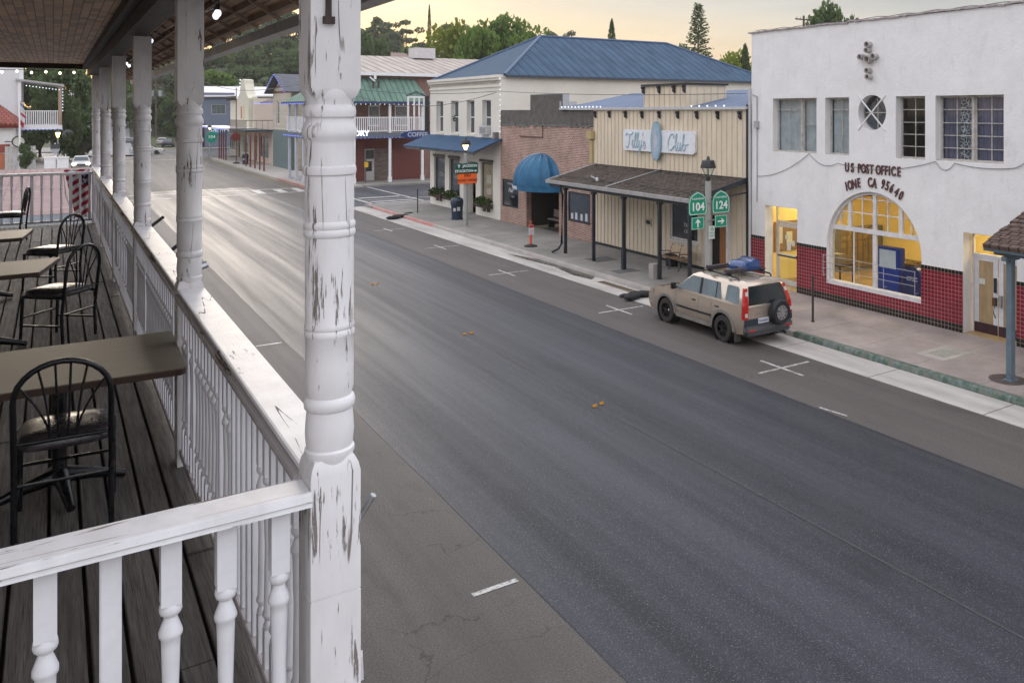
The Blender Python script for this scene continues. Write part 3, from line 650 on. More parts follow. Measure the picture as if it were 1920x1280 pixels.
m = MB(); m.tube([(-1.6+i*.23, 20.36, zb+.10-.025*abs(sin(i*1.3))) for i in range(10)], .006, 6); m.build('cord', M['black_metal'], t)
for i in range(9): MB().ball((-1.5+i*.23, 20.36, zb+.055-.02*(i % 2)), .022, 7, 1.2).build('bulb', M['bulb_warm'], t, smooth=180)
# bunting on the far corner of the railing
t = thing('bunting', 'red white and blue flag bunting hung on the far corner of the railing', 'bunting', (.45, 20.15, zr-.2))
bm_ = NT('bunting_stripes'); v = bm_.co(rot=(0, .6, 0)); x = bm_.axis(v, 2); fr = bm_.math('FRACT', bm_.math('MULTIPLY', x, 7.)); k = bm_.rng(fr, .48, .52); c = bm_.mix(k, (.75, .73, .74), (.42, .03, .05)); bm_.out(c, .85)
bb = NT('bunting_canton'); v = bb.co(); vo = bb.n.new('ShaderNodeTexVoronoi'); vo.inputs['Scale'].default_value = 16; bb.l.new(v, vo.inputs[0]); bb.out(bb.mix(bb.rng(vo.outputs[0], .28, .34), (.75, .75, .78), (.03, .04, .17)), .85)
for nm, mt, xa, xb_, za, zb_ in (('cloth', bm_.m, .17, .60, -.05, -1.0), ('canton', bb.m, .40, .62, -.12, -.36)):
    m = MB(); n1, n2 = 16, 10
    for j in range(n2+1):
        for i in range(n1+1):
            s, q = i/n1, j/n2; x = xa+(xb_-xa)*s; wd = (1-q*.45); x = xb_-(xb_-x)*wd
            m.v.append((x, 20.15+(.01 if nm == 'cloth' else -.012)+.03*sin(s*22), zr+za+(zb_-za)*q))
    for j in range(n2):
        for i in range(n1): a = j*(n1+1)+i; m.f.append((a, a+1, a+n1+2, a+n1+1))
    m.build(nm, mt, t, smooth=180)
m = MB(); m.tube([(.60, 20.2, zr-.02), (.16, 20.2, zr-.08), (.20, 20.2, zr-.55), (.34, 20.2, zr-1.0)], .014, 6); m.build('rope', M['white'], t, smooth=60)
# ================================================================== BUILDINGS ACROSS THE STREET
def uy(u, X=XF): return onX(u, 300, X)[0]          # street position of something seen at u on plane X
ZW = .15
# ------------------------------------------------ post office
po = thing('post_office', 'white stucco post office with arched lit window and dark red tile base', 'building', (XF, 17.6, ZW))
st = NT('white_stucco'); v = st.co(); n1 = st.noise(v, 1.2, 6); n2 = st.noise(st.co((6, 6, 1.2)), 1.3, 5); n3 = st.noise(v, 14, 5, .7)
c = st.mix(st.rng(n1, .3, .7), (.71, .695, .68), (.79, .775, .76)); c = st.mix(st.rng(n2, .55, .8, 0, .35), c, (.54, .50, .47)); c = st.mix(st.rng(st.noise(st.co((1.3, 1.3, .8)), 1.1, 7, .75), .56, .74, 0, .4), c, (.50, .47, .45))
st.out(c, .85, st.bump(n3, .5, .02, st.bump(n1, .4, .06))); M['stucco'] = st.m
z_hd, z_sl, z_top = 6.80, 4.93, 9.19
yC = 23.13; yS = 6.2
Wn = [(uy(1531), uy(1449)), (uy(1592), uy(1547)), (uy(1734.6), uy(1679.5)), (uy(1882), uy(1754))]
yr, zr0, rr0 = uy(1634.6), 6.31, .55
yc_, zs_, R_a = 17.62, 1.98, 1.86
dl0, dl1, dlt = uy(1495), uy(1434.4), 3.0
dr0, dr1, drt = uy(1907), uy(1806), 2.97
holes = [(a, b, z_sl, z_hd) for a, b in Wn] + [(yr-rr0, yr+rr0, zr0-rr0, zr0+rr0), (yc_-R_a, yc_+R_a, .72, zs_+R_a), (dl0, dl1, ZW-.2, dlt), (dr0, dr1, ZW-.2, drt)]
mp = mapX(XF); m = wall(mp, yS, yC, ZW-.1, z_top, .38, holes)
def arcfill(m, yc, zc, R, up, th=.38, seg=24):
    for i in range(seg):
        a0, a1 = pi*i/seg, pi*(i+1)/seg; s = 1 if up else -1
        y0, z0, y1, z1 = yc-R*cos(a0), zc+s*R*sin(a0), yc-R*cos(a1), zc+s*R*sin(a1); zt = zc+s*R
        for d in (0, th): m.quad((XF+d, y0, z0), (XF+d, y1, z1), (XF+d, y1, zt), (XF+d, y0, zt))
        m.quad((XF, y0, z0), (XF, y1, z1), (XF+th, y1, z1), (XF+th, y0, z0))
arcfill(m, yr, zr0, rr0, True); arcfill(m, yr, zr0, rr0, False); arcfill(m, yc_, zs_, R_a, True)
m.box(XF+.381, 40, yC-.3, yC, ZW, z_top); m.box(XF+.381, 40, yS, yS+.3, ZW, z_top); m.box(39.6, 39.9, yS+.31, yC-.31, ZW, z_top)
m.build('wall', M['stucco'], po)
MB().box(XF+.39, 39.5, yS+.31, yC-.31, z_top-.7, z_top-.5).build('roof', P('tar_roof', (.10, .10, .10), .9), po)
MB().box(XF+.39, 39.5, yS+.31, yC-.31, 4.0, 4.3).build('upper_floor', P('plaster_floor', (.25, .22, .18), .8), po)
m = MB(); k = random.Random(5); y = yS+.05      # ragged coping of old tiles along the parapet
while y < yC-.05:
    w_ = k.uniform(.12, .3); m.cbox((XF+.16, y+w_/2, z_top+.02+k.uniform(-.012, .02)), (.44, w_, .05), 0, k.uniform(-.06, .06), k.uniform(-.08, .08)); y += w_*.97
m.build('coping', P('coping_tile', (.42, .36, .36), .8, .4, 6, .4), po)
m = MB(); m.tube([(XF+.02, yC-.2-i*.35, z_top+.075+.02*sin(i*2.1)) for i in range(46)], .010, 5); m.build('parapet_cable', M['dark_iron'], po)
# cross of clay vent pipes
py_, pz = uy(1631.5), 0
m = MB(); clay = P('clay_pipe', (.42, .38, .36), .8, .2, 5)
for u, v, r in ((1632, 84, .095), (1631, 95, .085), (1619, 107.5, .095), (1643.5, 106.5, .095), (1632, 112, .125), (1632, 133, .085), (1633, 144.5, .09)):
    y, z = onX(u, v, XF); m.lathe([(r, .02), (r, -.20), (r*.78, -.20), (r*.74, -.02)], (XF, y, z), 16, cap=False, axis='X')
    m.lathe([(r*.76, -.03), (.001, -.03)], (XF, y, z), 16, cap=False, axis='X'); m.build('vent_pipe', clay, po, smooth=40); m = MB()
# upper windows
frm = P('old_window_frame', (.50, .47, .43), .6, .35, 6, .2)
cur = P('net_curtain', (.42, .44, .46), .9, .2, 3); 
cl = NT('lace_curtain'); vv = cl.n.new('ShaderNodeTexVoronoi'); vv.feature = 'DISTANCE_TO_EDGE'; vv.inputs['Scale'].default_value = 9; cl.l.new(cl.co(), vv.inputs[0]); cl.out(cl.mix(cl.rng(vv.outputs[0], .03, .10), (.42, .42, .44), (.06, .06, .07)), .9)
cv = P('violet_curtain', (.13, .12, .19), .9, .35, 2, 0, 40, stretch=(1, 7, .4))
def curtain(y0, y1, z0, z1, mt, d=.36, par=None, f=40):
    m = MB(); n = 40
    for j in (z0, z1):
        for i in range(n+1): y = y0+(y1-y0)*i/n; m.v.append((XF+d+.018*sin(y*f)+.008*sin(y*f*2.7), y, j))
    for i in range(n): m.f.append((i, i+1, n+2+i, n+1+i))
    return m.build('curtain', mt, par or po, smooth=180)
dkroom = P('dark_room', (.03, .028, .026), .9)
for i, (a, b) in enumerate(Wn):
    d = .24; rows = [z_hd-.40]
    if i in (2, 3): rows = [z_hd-.40, z_hd-.78, z_hd-1.14, z_hd-1.50]
    if b-a > 1.2:
        md = a+(b-a)*(.42 if i == 0 else .49)
        window(po, mp, a, md-.02, z_sl, z_hd, d, frm, M['clear'], 1 if i == 0 else 2, 1, rows=[z_sl+.98] if i == 0 else rows, fw=.06)
        window(po, mp, md+.02, b, z_sl, z_hd, d, frm, M['clear'], 2, 1, rows=rows, fw=.06)
        MB().box(XF+d-.04, XF+d+.065, md-.035, md+.035, z_sl+.004, z_hd-.004).build('mullion', frm, po)
    else: window(po, mp, a, b, z_sl, z_hd, d, frm, M['clear'], 2, 1, rows=rows, fw=.06)
    m = MB(); m.box(XF+.06, XF+.30, a+.003, b-.003, z_sl-.002, z_sl+.03); m.build('sill', frm, po)
    if i == 0: curtain(a+.04, b-.05, z_sl+.04, z_hd-.05, cur)
    if i == 1: curtain(a+.04, b-.04, z_sl+.04, z_hd-.05, cur)
    if i == 3:
        curtain(a+.03, b-.75, z_sl+.04, z_hd-.05, cv); m3 = MB().quad((XF+.35, md+.08, z_sl+.05), (XF+.35, md+.52, z_sl+.05), (XF+.35, md+.52, z_hd-.05), (XF+.35, md+.08, z_hd-.05)); m3.build('curtain', cl.m, po); curtain(md+.5, b-.03, z_sl+.04, z_hd-.05, cv)
    MB().box(XF+1.6, XF+1.62, a-.4, b+.4, z_sl-.5, z_hd+.4).build('room_wall', dkroom, po)
# round window with crossed bars
m = MB(); m.lathe([(rr0-.002, .28), (rr0-.002, .34), (rr0-.06, .34), (rr0-.06, .28)], (XF, yr, zr0), 28, cap=False, axis='X'); mbox(m, mp, yr-.015, yr+.015, zr0-.5, zr0+.5, .29, .32); mbox(m, mp, yr-.5, yr+.5, zr0-.015, zr0+.015, .285, .315)
f = m.build('round_window', frm, po, smooth=40); MB().lathe([(.001, .30), (rr0-.02, .30)], (XF, yr, zr0), 28, cap=False, axis='X').build('pane', M['blue_glass'], f)
m = MB()
for s in (-1, 1): m.cbox((XF-.02, yr, zr0), (.03, 1.52, .035), rx=s*radians(45))
m.build('cross_bars', M['white'], po)
# lettering
brown = P('letter_brown', (.105, .04, .038), .6, .3, 8)
m = MB()
def letters(string, us, v0, size, rots=None, vs=None):
    for i, ch_ in enumerate(string):
        if ch_ == ' ': continue
        t_ = text(ch_, size, .02, 0, .008); y, z = onX(us[i], (vs[i] if vs else v0), XF)
        m.merge(t_, faceX(XF-.022, y, z, radians(rots[i]) if rots else 0) @ Matrix.Diagonal((.60, 1.0, 1, 1)))
s1 = 'US POST OFFICE'; ux = [1589, 1599, 0, 1612, 1619.7, 1627.3, 1635, 0, 1647.5, 1655.5, 1662.5, 1668.5, 1676, 1686]
letters(s1, ux, 0, .41, vs=[314.5+(x-1588)*.085 for x in ux])
s2 = 'IONE CA 95640'; ux = [1587.8, 1594.5, 1602.6, 1611, 0, 1632, 1640.5, 0, 1656.5, 1664.4, 1672.5, 1681.5, 1690]
vs = [350.5, 348, 346, 343.5, 0, 342.5, 344.5, 0, 346, 349.5, 354, 361, 367.5]
letters(s2, ux, 0, .41, rots=[14, 11, 8, 5, 0, 0, -4, 0, -14, -18, -24, -27, -28], vs=vs)
m.build('lettering', brown, po)
# tile wainscot: field, black top row, two black bottom rows, around the openings
tred = brick_mat('red_tile', (.25, .013, .034), (.18, .009, .024), (.40, .22, .20), 'YZ', .115, .115, .007, .22, 0, 0., .5)
tblk = brick_mat('black_tile', (.010, .009, .011), (.02, .016, .018), (.30, .24, .18), 'YZ', .115, .115, .007, .2, 0, 0., .5)
zt = 1.87; segs = [(yS, dr0), (dr1, dl0), (dl1, yC-.0)]
mr_, mb_ = MB(), MB()
def tiles(y0, y1):
    z0, za, zb2 = ZW+.0, ZW+.23, zt-.115
    parts = [(y0, y1)] if not (y0 < yc_ < y1) else [(y0, yc_-R_a-.002), (yc_+R_a+.002, y1)]
    mb_.box(XF-.03, XF-.004, y0, y1, z0, za)
    for a, b in parts: mr_.box(XF-.03, XF-.004, a, b, .715, zb2); mb_.box(XF-.034, XF-.004, a, b, zb2+.001, zt)
    mr_.box(XF-.03, XF-.004, y0, y1, za+.001, .714)
for a, b in segs: tiles(a, b)
for yy, s in ((dl1, -1), (dl0, 1), (dr1, -1), (dr0, 1)):       # tile returns in the door reveals
    a, b = (yy, yy+.004) if s > 0 else (yy-.004, yy)
    pass
mr_.build('tile_base', tred, po); mb_.build('tile_border', tblk, po)
# arched window
wf = P('arch_frame', (.66, .64, .64), .5, .15, 5)
m = MB(); D0 = .14
def bar(y0, y1, z0, z1, d0=D0, d1=D0+.09): mbox(m, mp, y0, y1, z0, z1, d0, d1)
ztr = onX(1640, 436, XF)[1]-.02
n = 28; ri = R_a-.10
for i in range(n):
    a0, a1 = pi*i/n, pi*(i+1)/n
    q = [(yc_-R_a*.999*cos(a0), zs_+R_a*.999*sin(a0)), (yc_-R_a*.999*cos(a1), zs_+R_a*.999*sin(a1)), (yc_-ri*cos(a1), zs_+ri*sin(a1)), (yc_-ri*cos(a0), zs_+ri*sin(a0))]
    m.prism(q, lambda y, z: (XF+D0-.02, y, z), lambda y, z: (XF+D0+.10, y, z))
def zc_at(y): return zs_+sqrt(max(0, ri*ri-(y-yc_)**2))
bar(yc_-R_a+.005, yc_-R_a+.10, .80, zs_); bar(yc_+R_a-.10, yc_+R_a-.005, .80, zs_)
bar(yc_-R_a+.10, yc_+R_a-.10, ztr-.07, ztr+.07, D0-.01, D0+.085); bar(yc_-R_a-.0+.01, yc_+R_a-.01, .725, .83, D0-.12, D0+.12)
bar(yc_-.07, yc_+.07, .83, ztr-.072, D0+.002, D0+.08)
for yy in (yc_-1.0, yc_, yc_+1.0): bar(yy-.065, yy+.065, ztr+.071, zc_at(yy)+.02, D0+.0, D0+.08)
for yy in (yc_-1.38, yc_-.5, yc_+.5, yc_+1.38): bar(yy-.016, yy+.016, ztr+.071, zc_at(yy)+.02, D0+.02, D0+.06)
for z in (ztr+.55, ztr+1.0, ztr+1.4):
    hw_ = sqrt(max(.01, ri*ri-(z-zs_)**2)); bar(yc_-hw_, yc_+hw_, z-.016, z+.016, D0+.022, D0+.058)
for yy in (yc_+.85,): bar(yy-.02, yy+.02, .83, ztr-.072, D0+.02, D0+.06)
fw_ = m.build('arched_window', wf, po)
MB().quad((XF+D0+.04, yc_-R_a+.02, .82), (XF+D0+.04, yc_+R_a-.02, .82), (XF+D0+.04, yc_+R_a-.02, ztr), (XF+D0+.04, yc_-R_a+.02, ztr)).build('pane', M['clear'], fw_)
m = MB(); m.add([(XF+D0+.04, yc_-(R_a-.03)*cos(pi*i/24), max(ztr, zs_+(R_a-.03)*sin(pi*i/24))) for i in range(25)], [tuple(range(25))]); m.build('pane', M['clear'], fw_)
# thin guard rail across the window
m = MB(); 
for z in (1.22, 1.42, 1.64): m.tube([(XF-.16, yc_-R_a+.1, z), (XF-.16, yc_+R_a+.02, z)], .009, 6)
for y in (yc_-R_a+.12, yc_-.6, yc_+.35, yc_+R_a): m.tube([(XF-.16, y, .95), (XF-.16, y, 1.66)], .011, 6); m.tube([(XF-.16, y, 1.0), (XF, y, 1.0)], .008, 5)
m.build('guard_rail', P('rail_grey', (.36, .36, .37), .5, .2, 9), po)
# doors
alu = P('door_frame_pale', (.58, .56, .54), .4, .15, 5)
dp = .55
def leaf(y0, y1, z0, z1, d, fm, kick=.0, mid=None, name='door', st_=.09):
    mm = MB(); mbox(mm, mp, y0, y0+st_, z0, z1, d, d+.05); mbox(mm, mp, y1-st_, y1, z0, z1, d, d+.05); mbox(mm, mp, y0+st_, y1-st_, z0, z0+.18, d+.002, d+.048); mbox(mm, mp, y0+st_, y1-st_, z1-.1, z1, d+.002, d+.048)
    if mid: mbox(mm, mp, y0+st_, y1-st_, mid-.035, mid+.035, d-.004, d+.054)
    return mm.build(name, fm, po)
a, b = dl0+.03, dl1-.03; sp_ = dl0+(dl1-dl0)*.30
d_ = leaf(sp_, b-.02, ZW+.02, 2.32, dp, alu, mid=1.22); mbox(m2 := MB(), mp, sp_+.05, b-.06, ZW+.1, 2.26, dp+.024, dp+.026).build('pane', M['clear'], d_)
mbox(m2 := MB(), mp, sp_+.04, sp_+.10, 1.19, 1.27, dp-.05, dp-.005); mbox(m2, mp, sp_+.05, b-.06, 1.16, 1.21, dp-.02, dp-.005).build('handle', M['dark_iron'], d_)
m = MB(); mbox(m, mp, dl0+.005, dl0+.06, ZW+.02, dlt-.01, dp, dp+.06); mbox(m, mp, sp_-.06, sp_-.005, ZW+.02, dlt-.01, dp, dp+.06); mbox(m, mp, dl1-.055, dl1-.005, ZW+.02, dlt-.01, dp-.001, dp+.06); mbox(m, mp, dl0+.061, dl1-.056, dlt-.07, dlt-.01, dp+.001, dp+.06); mbox(m, mp, dl0+.061, dl1-.056, 2.34, 2.42, dp+.001, dp+.06)
df = m.build('door_frame', alu, po); mbox(MB(), mp, dl0+.04, dl1-.04, 2.4, dlt-.04, dp+.03, dp+.032).build('pane', M['clear'], df); mbox(MB(), mp, dl0+.05, sp_-.05, ZW+.05, 2.36, dp+.03, dp+.032).build('pane', M['clear'], df)
mbox(MB(), mp, dl0+.13, dl0+.27, 1.12, 1.30, dp+.0, dp+.004).build('door_notice', P('sign_blue', (.03, .16, .42), .4), df)
for yy, zz, w2_, h2_ in ((sp_+.5, 1.55, .2, .3), (sp_+.28, 1.68, .14, .2), (sp_+.62, 1.86, .12, .16)): mbox(MB(), mp, yy-w2_/2, yy+w2_/2, zz-h2_/2, zz+h2_/2, dp+.018, dp+.021).build('notice', P('paper', (.66, .64, .58), .8, .08), d_)
wd_ = P('door_white', (.64, .63, .64), .5, .12, 5); ply = P('plywood', (.42, .30, .16), .7, .3, 2, .1, 30, stretch=(4, 4, .6)); md = (dr0+dr1)/2-.0
zl = 2.28
for i, (y0, y1) in enumerate(((md+.012, dr1-.07), (dr0+.07, md-.012))):
    d_ = leaf(y0, y1, ZW+.02, zl, .42, wd_, st_=.14); mbox(MB(), mp, y0+.13, y1-.13, ZW+.19, zl-.09, .44, .46).build('panel', ply, d_)
    mbox(MB(), mp, y0+.004, y1-.004, ZW+.025, ZW+.30, .412, .419).build('kick_plate', P('kick_plate', (.07, .035, .045) if i == 0 else (.30, .32, .36), .35, .3, 6, metal=.4), d_)
    if i == 0:
        mbox(MB(), mp, y0+.40, y0+.72, 1.52, 1.68, .43, .438).build('notice', P('paper', (.66, .64, .58), .8), d_)
        hb = MB(); mbox(hb, mp, y0+.02, y0+.12, 1.0, 1.22, .33, .415); hb.tube([(XF+.36, y0+.07, 1.0), (XF+.32, y0+.07, .8), (XF+.41, y0+.07, .66)], .015); hb.build('handle', P('brass_dark', (.16, .09, .05), .4, .4, 9, metal=.6), d_); mbox(MB(), mp, y0+.03, y0+.11, 1.35, 1.75, .385, .418).build('push_plate', M['dark_iron'], d_)
    else: mbox(MB(), mp, y1-.12, y1-.04, .98, 1.3, .34, .415).build('handle', galv, d_)
m = MB(); mbox(m, mp, dr0+.005, dr0+.065, ZW, drt-.01, .40, .48); mbox(m, mp, dr1-.065, dr1-.005, ZW, drt-.01, .40, .48); mbox(m, mp, dr0+.066, dr1-.066, zl+.004, zl+.09, .402, .478); mbox(m, mp, dr0+.066, dr1-.066, drt-.07, drt-.012, .402, .478); df = m.build('door_frame', wd_, po)
MB().quad((XF+.45, dr0+.06, zl+.05), (XF+.45, dr1-.06, zl+.05), (XF+.45, dr1-.06, drt-.04), (XF+.45, dr0+.06, drt-.04)).build('pane', M['clear'], df)
# lit interior
yel = P('yellow_plaster', (.85, .68, .28), .8, .1, 1); lob = P('lobby_floor', (.40, .28, .14), .5, .2, 2)
m = MB(); m.box(27.4, 27.5, yS+.4, yC-.4, ZW, 4.0); m.box(XF+.5, 27.39, yC-.36, yC-.31, ZW, 4.0); m.box(XF+.9, 27.39, 12.6, 12.7, ZW, 4.0); m.build('inner_wall', yel, po)
m = MB(); m.box(XF+.01, 27.3, yS+.3, yC-.3, ZW-.05, ZW+.006); m.build('floor', lob, po)
lp = emit('ceiling_lamp_panel', (1., .78, .40), 34.0)
for x, y in ((23.6, 16.5), (23.6, 18.9), (23.0, 21.4), (26, 17.6), (22.6, 13.6)): MB().box(x-.6, x+.6, y-.16, y+.16, 3.86, 3.90).build('ceiling_light', lp, po)
def boxthing(name, label, cat, boxes, mats, loc, group=None):
    t = thing(name, label, cat, loc, group)
    for (nm, bx), mt in zip(boxes, mats):
        m = MB()
        for q in bx: m.box(*q)
        m.build(nm, mt, t, bevel=.008)
    return t
blue = P('mail_blue', (.012, .045, .30), .35, .2, 5)
t = thing('display_stand', 'tall blue display stand with white poster just inside the arched window', 'display stand', (22.2, 17.75, ZW))
MB().box(21.95, 22.25, 17.35, 18.25, ZW+.02, 2.0).build('cabinet', blue, t, bevel=.02); MB().box(21.935, 21.948, 17.48, 18.12, 1.35, 1.92).build('poster', P('poster_pale', (.55, .62, .70), .6), t)
t = thing('mailbox', 'dark blue round topped mailbox inside the arched window, right of the display stand', 'mailbox', (22.0, 16.75, ZW))
m = MB(); m.prism([(-.33, .15), (.33, .15)]+[(.33*cos(a), 1.25+.3*sin(a)) for a in [i*pi/12 for i in range(13)]], lambda y, z: (21.8, 16.75+y, z), lambda y, z: (22.4, 16.75+y, z)); m.build('body', P('mail_navy', (.008, .02, .12), .35), t, smooth=40)
m = MB(); m.merge(text('UNITED STATES', .055, .001), faceX(21.796, 16.75, 1.22)); m.merge(text('POSTAL SERVICE', .055, .001), faceX(21.796, 16.75, 1.13)); m.build('lettering', M['white'], t)
boxthing('counter', 'dark wooden writing counter on the right inside the arched window', 'counter', [('top', [(23.1, 23.9, 17.3, 19.1, 1.25, 1.33)]), ('cabinet', [(23.2, 23.8, 17.4, 19.0, ZW, 1.24)])], [P('counter_top', (.05, .03, .02), .3), P('counter_wood', (.035, .022, .018), .5)], (23.5, 18.2, ZW))
boxthing('bin', 'brown waste bin below the dark counter in the lobby', 'bin', [('body', [(22.0, 22.4, 16.05, 16.45, ZW, .85)]), ('lid', [(21.98, 22.42, 16.03, 16.47, .852, .90)])], [P('bin_brown', (.16, .06, .03), .6), M['dark_iron']], (22.2, 16.2, ZW))
t = boxthing('notice_board', 'notices pinned on the yellow lobby wall left of the blue display stand', 'notice board', [('board', [(21.7, 23.6, yC-.40, yC-.365, 1.2, 2.3)]), ('paper', [(21.8, 22.1, yC-.43, yC-.405, 1.5, 2.1), (22.3, 22.6, yC-.43, yC-.405, 1.4, 1.9), (22.85, 23.1, yC-.43, yC-.405, 1.6, 2.15), (24.1, 24.4, yC-.43, yC-.365, 2.4, 2.8), (25.0, 25.5, yC-.43, yC-.365, 2.2, 2.9)])], [P('cork', (.30, .17, .07), .8), P('paper', (.7, .7, .7), .8)], (22.6, yC-.4, 1.2))
boxthing('shelf_unit', 'grey post box wall at the back of the lobby', 'shelves', [('carcass', [(24.9, 27.3, yC-.75, yC-.37, ZW, 1.8)]), ('door_panel', [(24.25+i*.31, 24.5+i*.31, yC-.79, yC-.755, .3+j*.26, .53+j*.26) for i in range(2, 9) for j in range(6)])], [P('grey_cab', (.2, .19, .18), .5), P('brass_cab', (.36, .28, .16), .4, metal=.5)], (25.7, yC-.5, ZW))
boxthing('lobby_table', 'dark table with grey boxes behind the left pane of the arched window', 'table', [('top', [(22.4, 23.2, 20.2, 21.6, .95, 1.0)]), ('leg', [(22.45, 22.5, 20.25, 20.3, ZW, .949), (23.1, 23.15, 20.25, 20.3, ZW, .949), (22.45, 22.5, 21.5, 21.55, ZW, .949), (23.1, 23.15, 21.5, 21.55, ZW, .949)]), ('carton', [(22.5, 22.9, 20.4, 20.8, 1.003, 1.35), (22.6, 23.0, 20.95, 21.4, 1.003, 1.25)])], [P('table_dark', (.05, .03, .02), .4), P('table_dark', (.05, .03, .02), .4), P('carton_grey', (.25, .22, .18), .7)], (22.8, 20.9, ZW))
m = MB(); [m.box(XF+.6, 27.3, y, y+.12, 3.55, 3.98) for y in (14.5, 16.6, 18.7, 20.8)]; m.build('ceiling_beam', P('beam_brown', (.22, .12, .05), .6), po)
# downpipes between the post office and its neighbour
m = MB(); m.tube([(XF-.07, yC+.02, .15), (XF-.07, yC+.02, 7.2)], .05, 8); m.build('downpipe', P('pipe_white', (.50, .49, .49), .5), po, smooth=60)
m = MB(); m.tube([(XF-.03, yC-.32, 3.1), (XF-.03, yC-.32, 6.9), (XF-.03, yC-.1, 6.95)], .022, 6); m.box(XF-.11, XF-.002, yC-.42, yC-.24, 5.75, 6.0); m.build('conduit', P('pipe_grey', (.38, .37, .37), .5), po)
def wire(name, label, pts, r=.012, sag=.0, mat=None, n=14):
    m = MB(); q = []
    for (a, b) in zip(pts, pts[1:]):
        a, b = Vector(a), Vector(b)
        for i in range(n): s = i/n; p = a.lerp(b, s); p.z -= sag*4*s*(1-s); q.append(p)
    q.append(Vector(pts[-1])); m.tube(q, r, 5); return tag(m.build(name, mat or M['dark_iron']), label, 'cable')
def pX(u, v, dx=-.03): y, z = onX(u, v, XF+dx); return (XF+dx, y, z)
wire('cable', 'thin cable looping across the white wall above the post office lettering', [pX(1418, 330), pX(1517, 288), pX(1570, 306), pX(1754, 303), pX(1790, 306)], .010, .22, P('cable_grey', (.2, .2, .2), .6))
wire('cable', 'thin cable leaving the white wall to the right below the double window', [pX(1790, 306), pX(1905, 315), pX(1990, 250)], .011, .08, P('cable_grey', (.2, .2, .2), .6))

# ------------------------------------------------ cream board club building with shingled porch
yT0, yT1 = yC+.16, 34.1
tb = thing('club_building', 'cream board and batten bar with shingled porch and oval shop sign', 'building', (XF, 28.6, ZW))
brd = P('cream_boards', (.69, .59, .45), .7, .12, 2, .15, 20, stretch=(1, 1, .4))
wy0, wy1 = uy(1308), uy(1256); wz0, wz1 = 1.12, 2.85        # shop window (partly hidden)
dy0, dy1 = uy(1362), uy(1330)
m = wall(mp, yT0, yT1, ZW, 6.42, .2, [(wy0, wy1, wz0, wz1), (dy0, dy1, ZW-.2, 2.35)])
yc0, yc1 = uy(1287), uy(1207); m.box(XF+.001, XF+2.1, yc0, yc1, 6.44, 7.42)
m.box(XF+.21, 36, yT1-.2, yT1, ZW, 6.3); m.box(XF+.21, 36, yT0, yT0+.2, ZW, 6.3)
m.build('wall', brd, tb)
m = MB(); n = 36
for i in range(n+1):
    y = yT0+.03+(yT1-yT0-.06)*i/n
    for z0, z1 in ((ZW+.12, 3.86), (3.9, 6.41)):
        if wy0-.1 < y < wy1+.1 and z0 < 3: m.box(XF-.022, XF-.001, y-.022, y+.022, z0, wz0-.12); m.box(XF-.022, XF-.001, y-.022, y+.022, wz1+.1, z1); continue
        if dy0-.02 < y < dy1+.02 and z0 < 3: m.box(XF-.022, XF-.001, y-.022, y+.022, 2.45, z1); continue
        m.box(XF-.022, XF-.001, y-.022, y+.022, z0, z1)
for i in range(9): y = yc0+.05+(yc1-yc0-.1)*i/8; m.box(XF-.02, XF, y-.02, y+.02, 6.5, 7.36)
for i in range(6): x = XF+.2+i*.36; m.box(x-.02, x+.02, yc0-.02, yc0-.001, 6.5, 7.36)
m.build('battens', P('cream_battens', (.60, .51, .38), .7, .15, 3), tb)
dk = P('charcoal_paint', (.022, .026, .034), .5, .3, 5, .1)
m = MB(); m.box(XF-.05, XF-.023, yT0, yT1, ZW, ZW+.11); m.box(XF-.10, XF+2.15, yc0-.08, yc1+.08, 7.421, 7.50); m.box(XF-.06, XF+.2, yT0-.02, yT0+.08, ZW, 6.6)
m.build('dark_trim', dk, tb)
m = MB()
def corbel(y, zt_):
    m.prism([(-.024, 0), (-.17, 0), (-.17, -.09), (-.12, -.13), (-.14, -.19), (-.10, -.27), (-.024, -.32)], lambda x, z: (XF+x, y-.045, zt_+z), lambda x, z: (XF+x, y+.045, zt_+z))
for u in (1118, 1145, 1175, 1206, 1238.5, 1273, 1309, 1348, 1390): corbel(uy(u), 6.36)
for y in (yc0+.06, yc0+.75, (yc0+yc1)/2+.3, yc1-.06): corbel(y, 7.41)
m.build('corbel', dk, tb)
# blue metal roof behind the false front with gutter
mblue = stripe_metal('blue_metal_roof', (.15, .19, .27), 1, .5)
yl = uy(1053); 
m = MB(); m.slab([(XF-.04, yT0-.02, 6.50), (25.0, yT0-.02, 7.3), (25.0, yl-.3, 7.3), (XF-.04, yl, 6.50)], .05); m.build('roof', mblue, tb)
m = MB(); m.box(XF-.14, XF-.041, yT0-.02, yl+.02, 6.43, 6.53); m.box(XF-.08, XF+.9, yl+.021, yl+.06, 6.43, 6.85); m.build('gutter', P('gutter_pale', (.50, .50, .52), .5), tb)
for i in range(17):
    y = yl-.2-i*.33 if i < 12 else uy(1300)-(i-12)*.5
    MB().ball((XF-.10, y, 6.56), .032, 6).build('bulb', M['bulb'], tb)
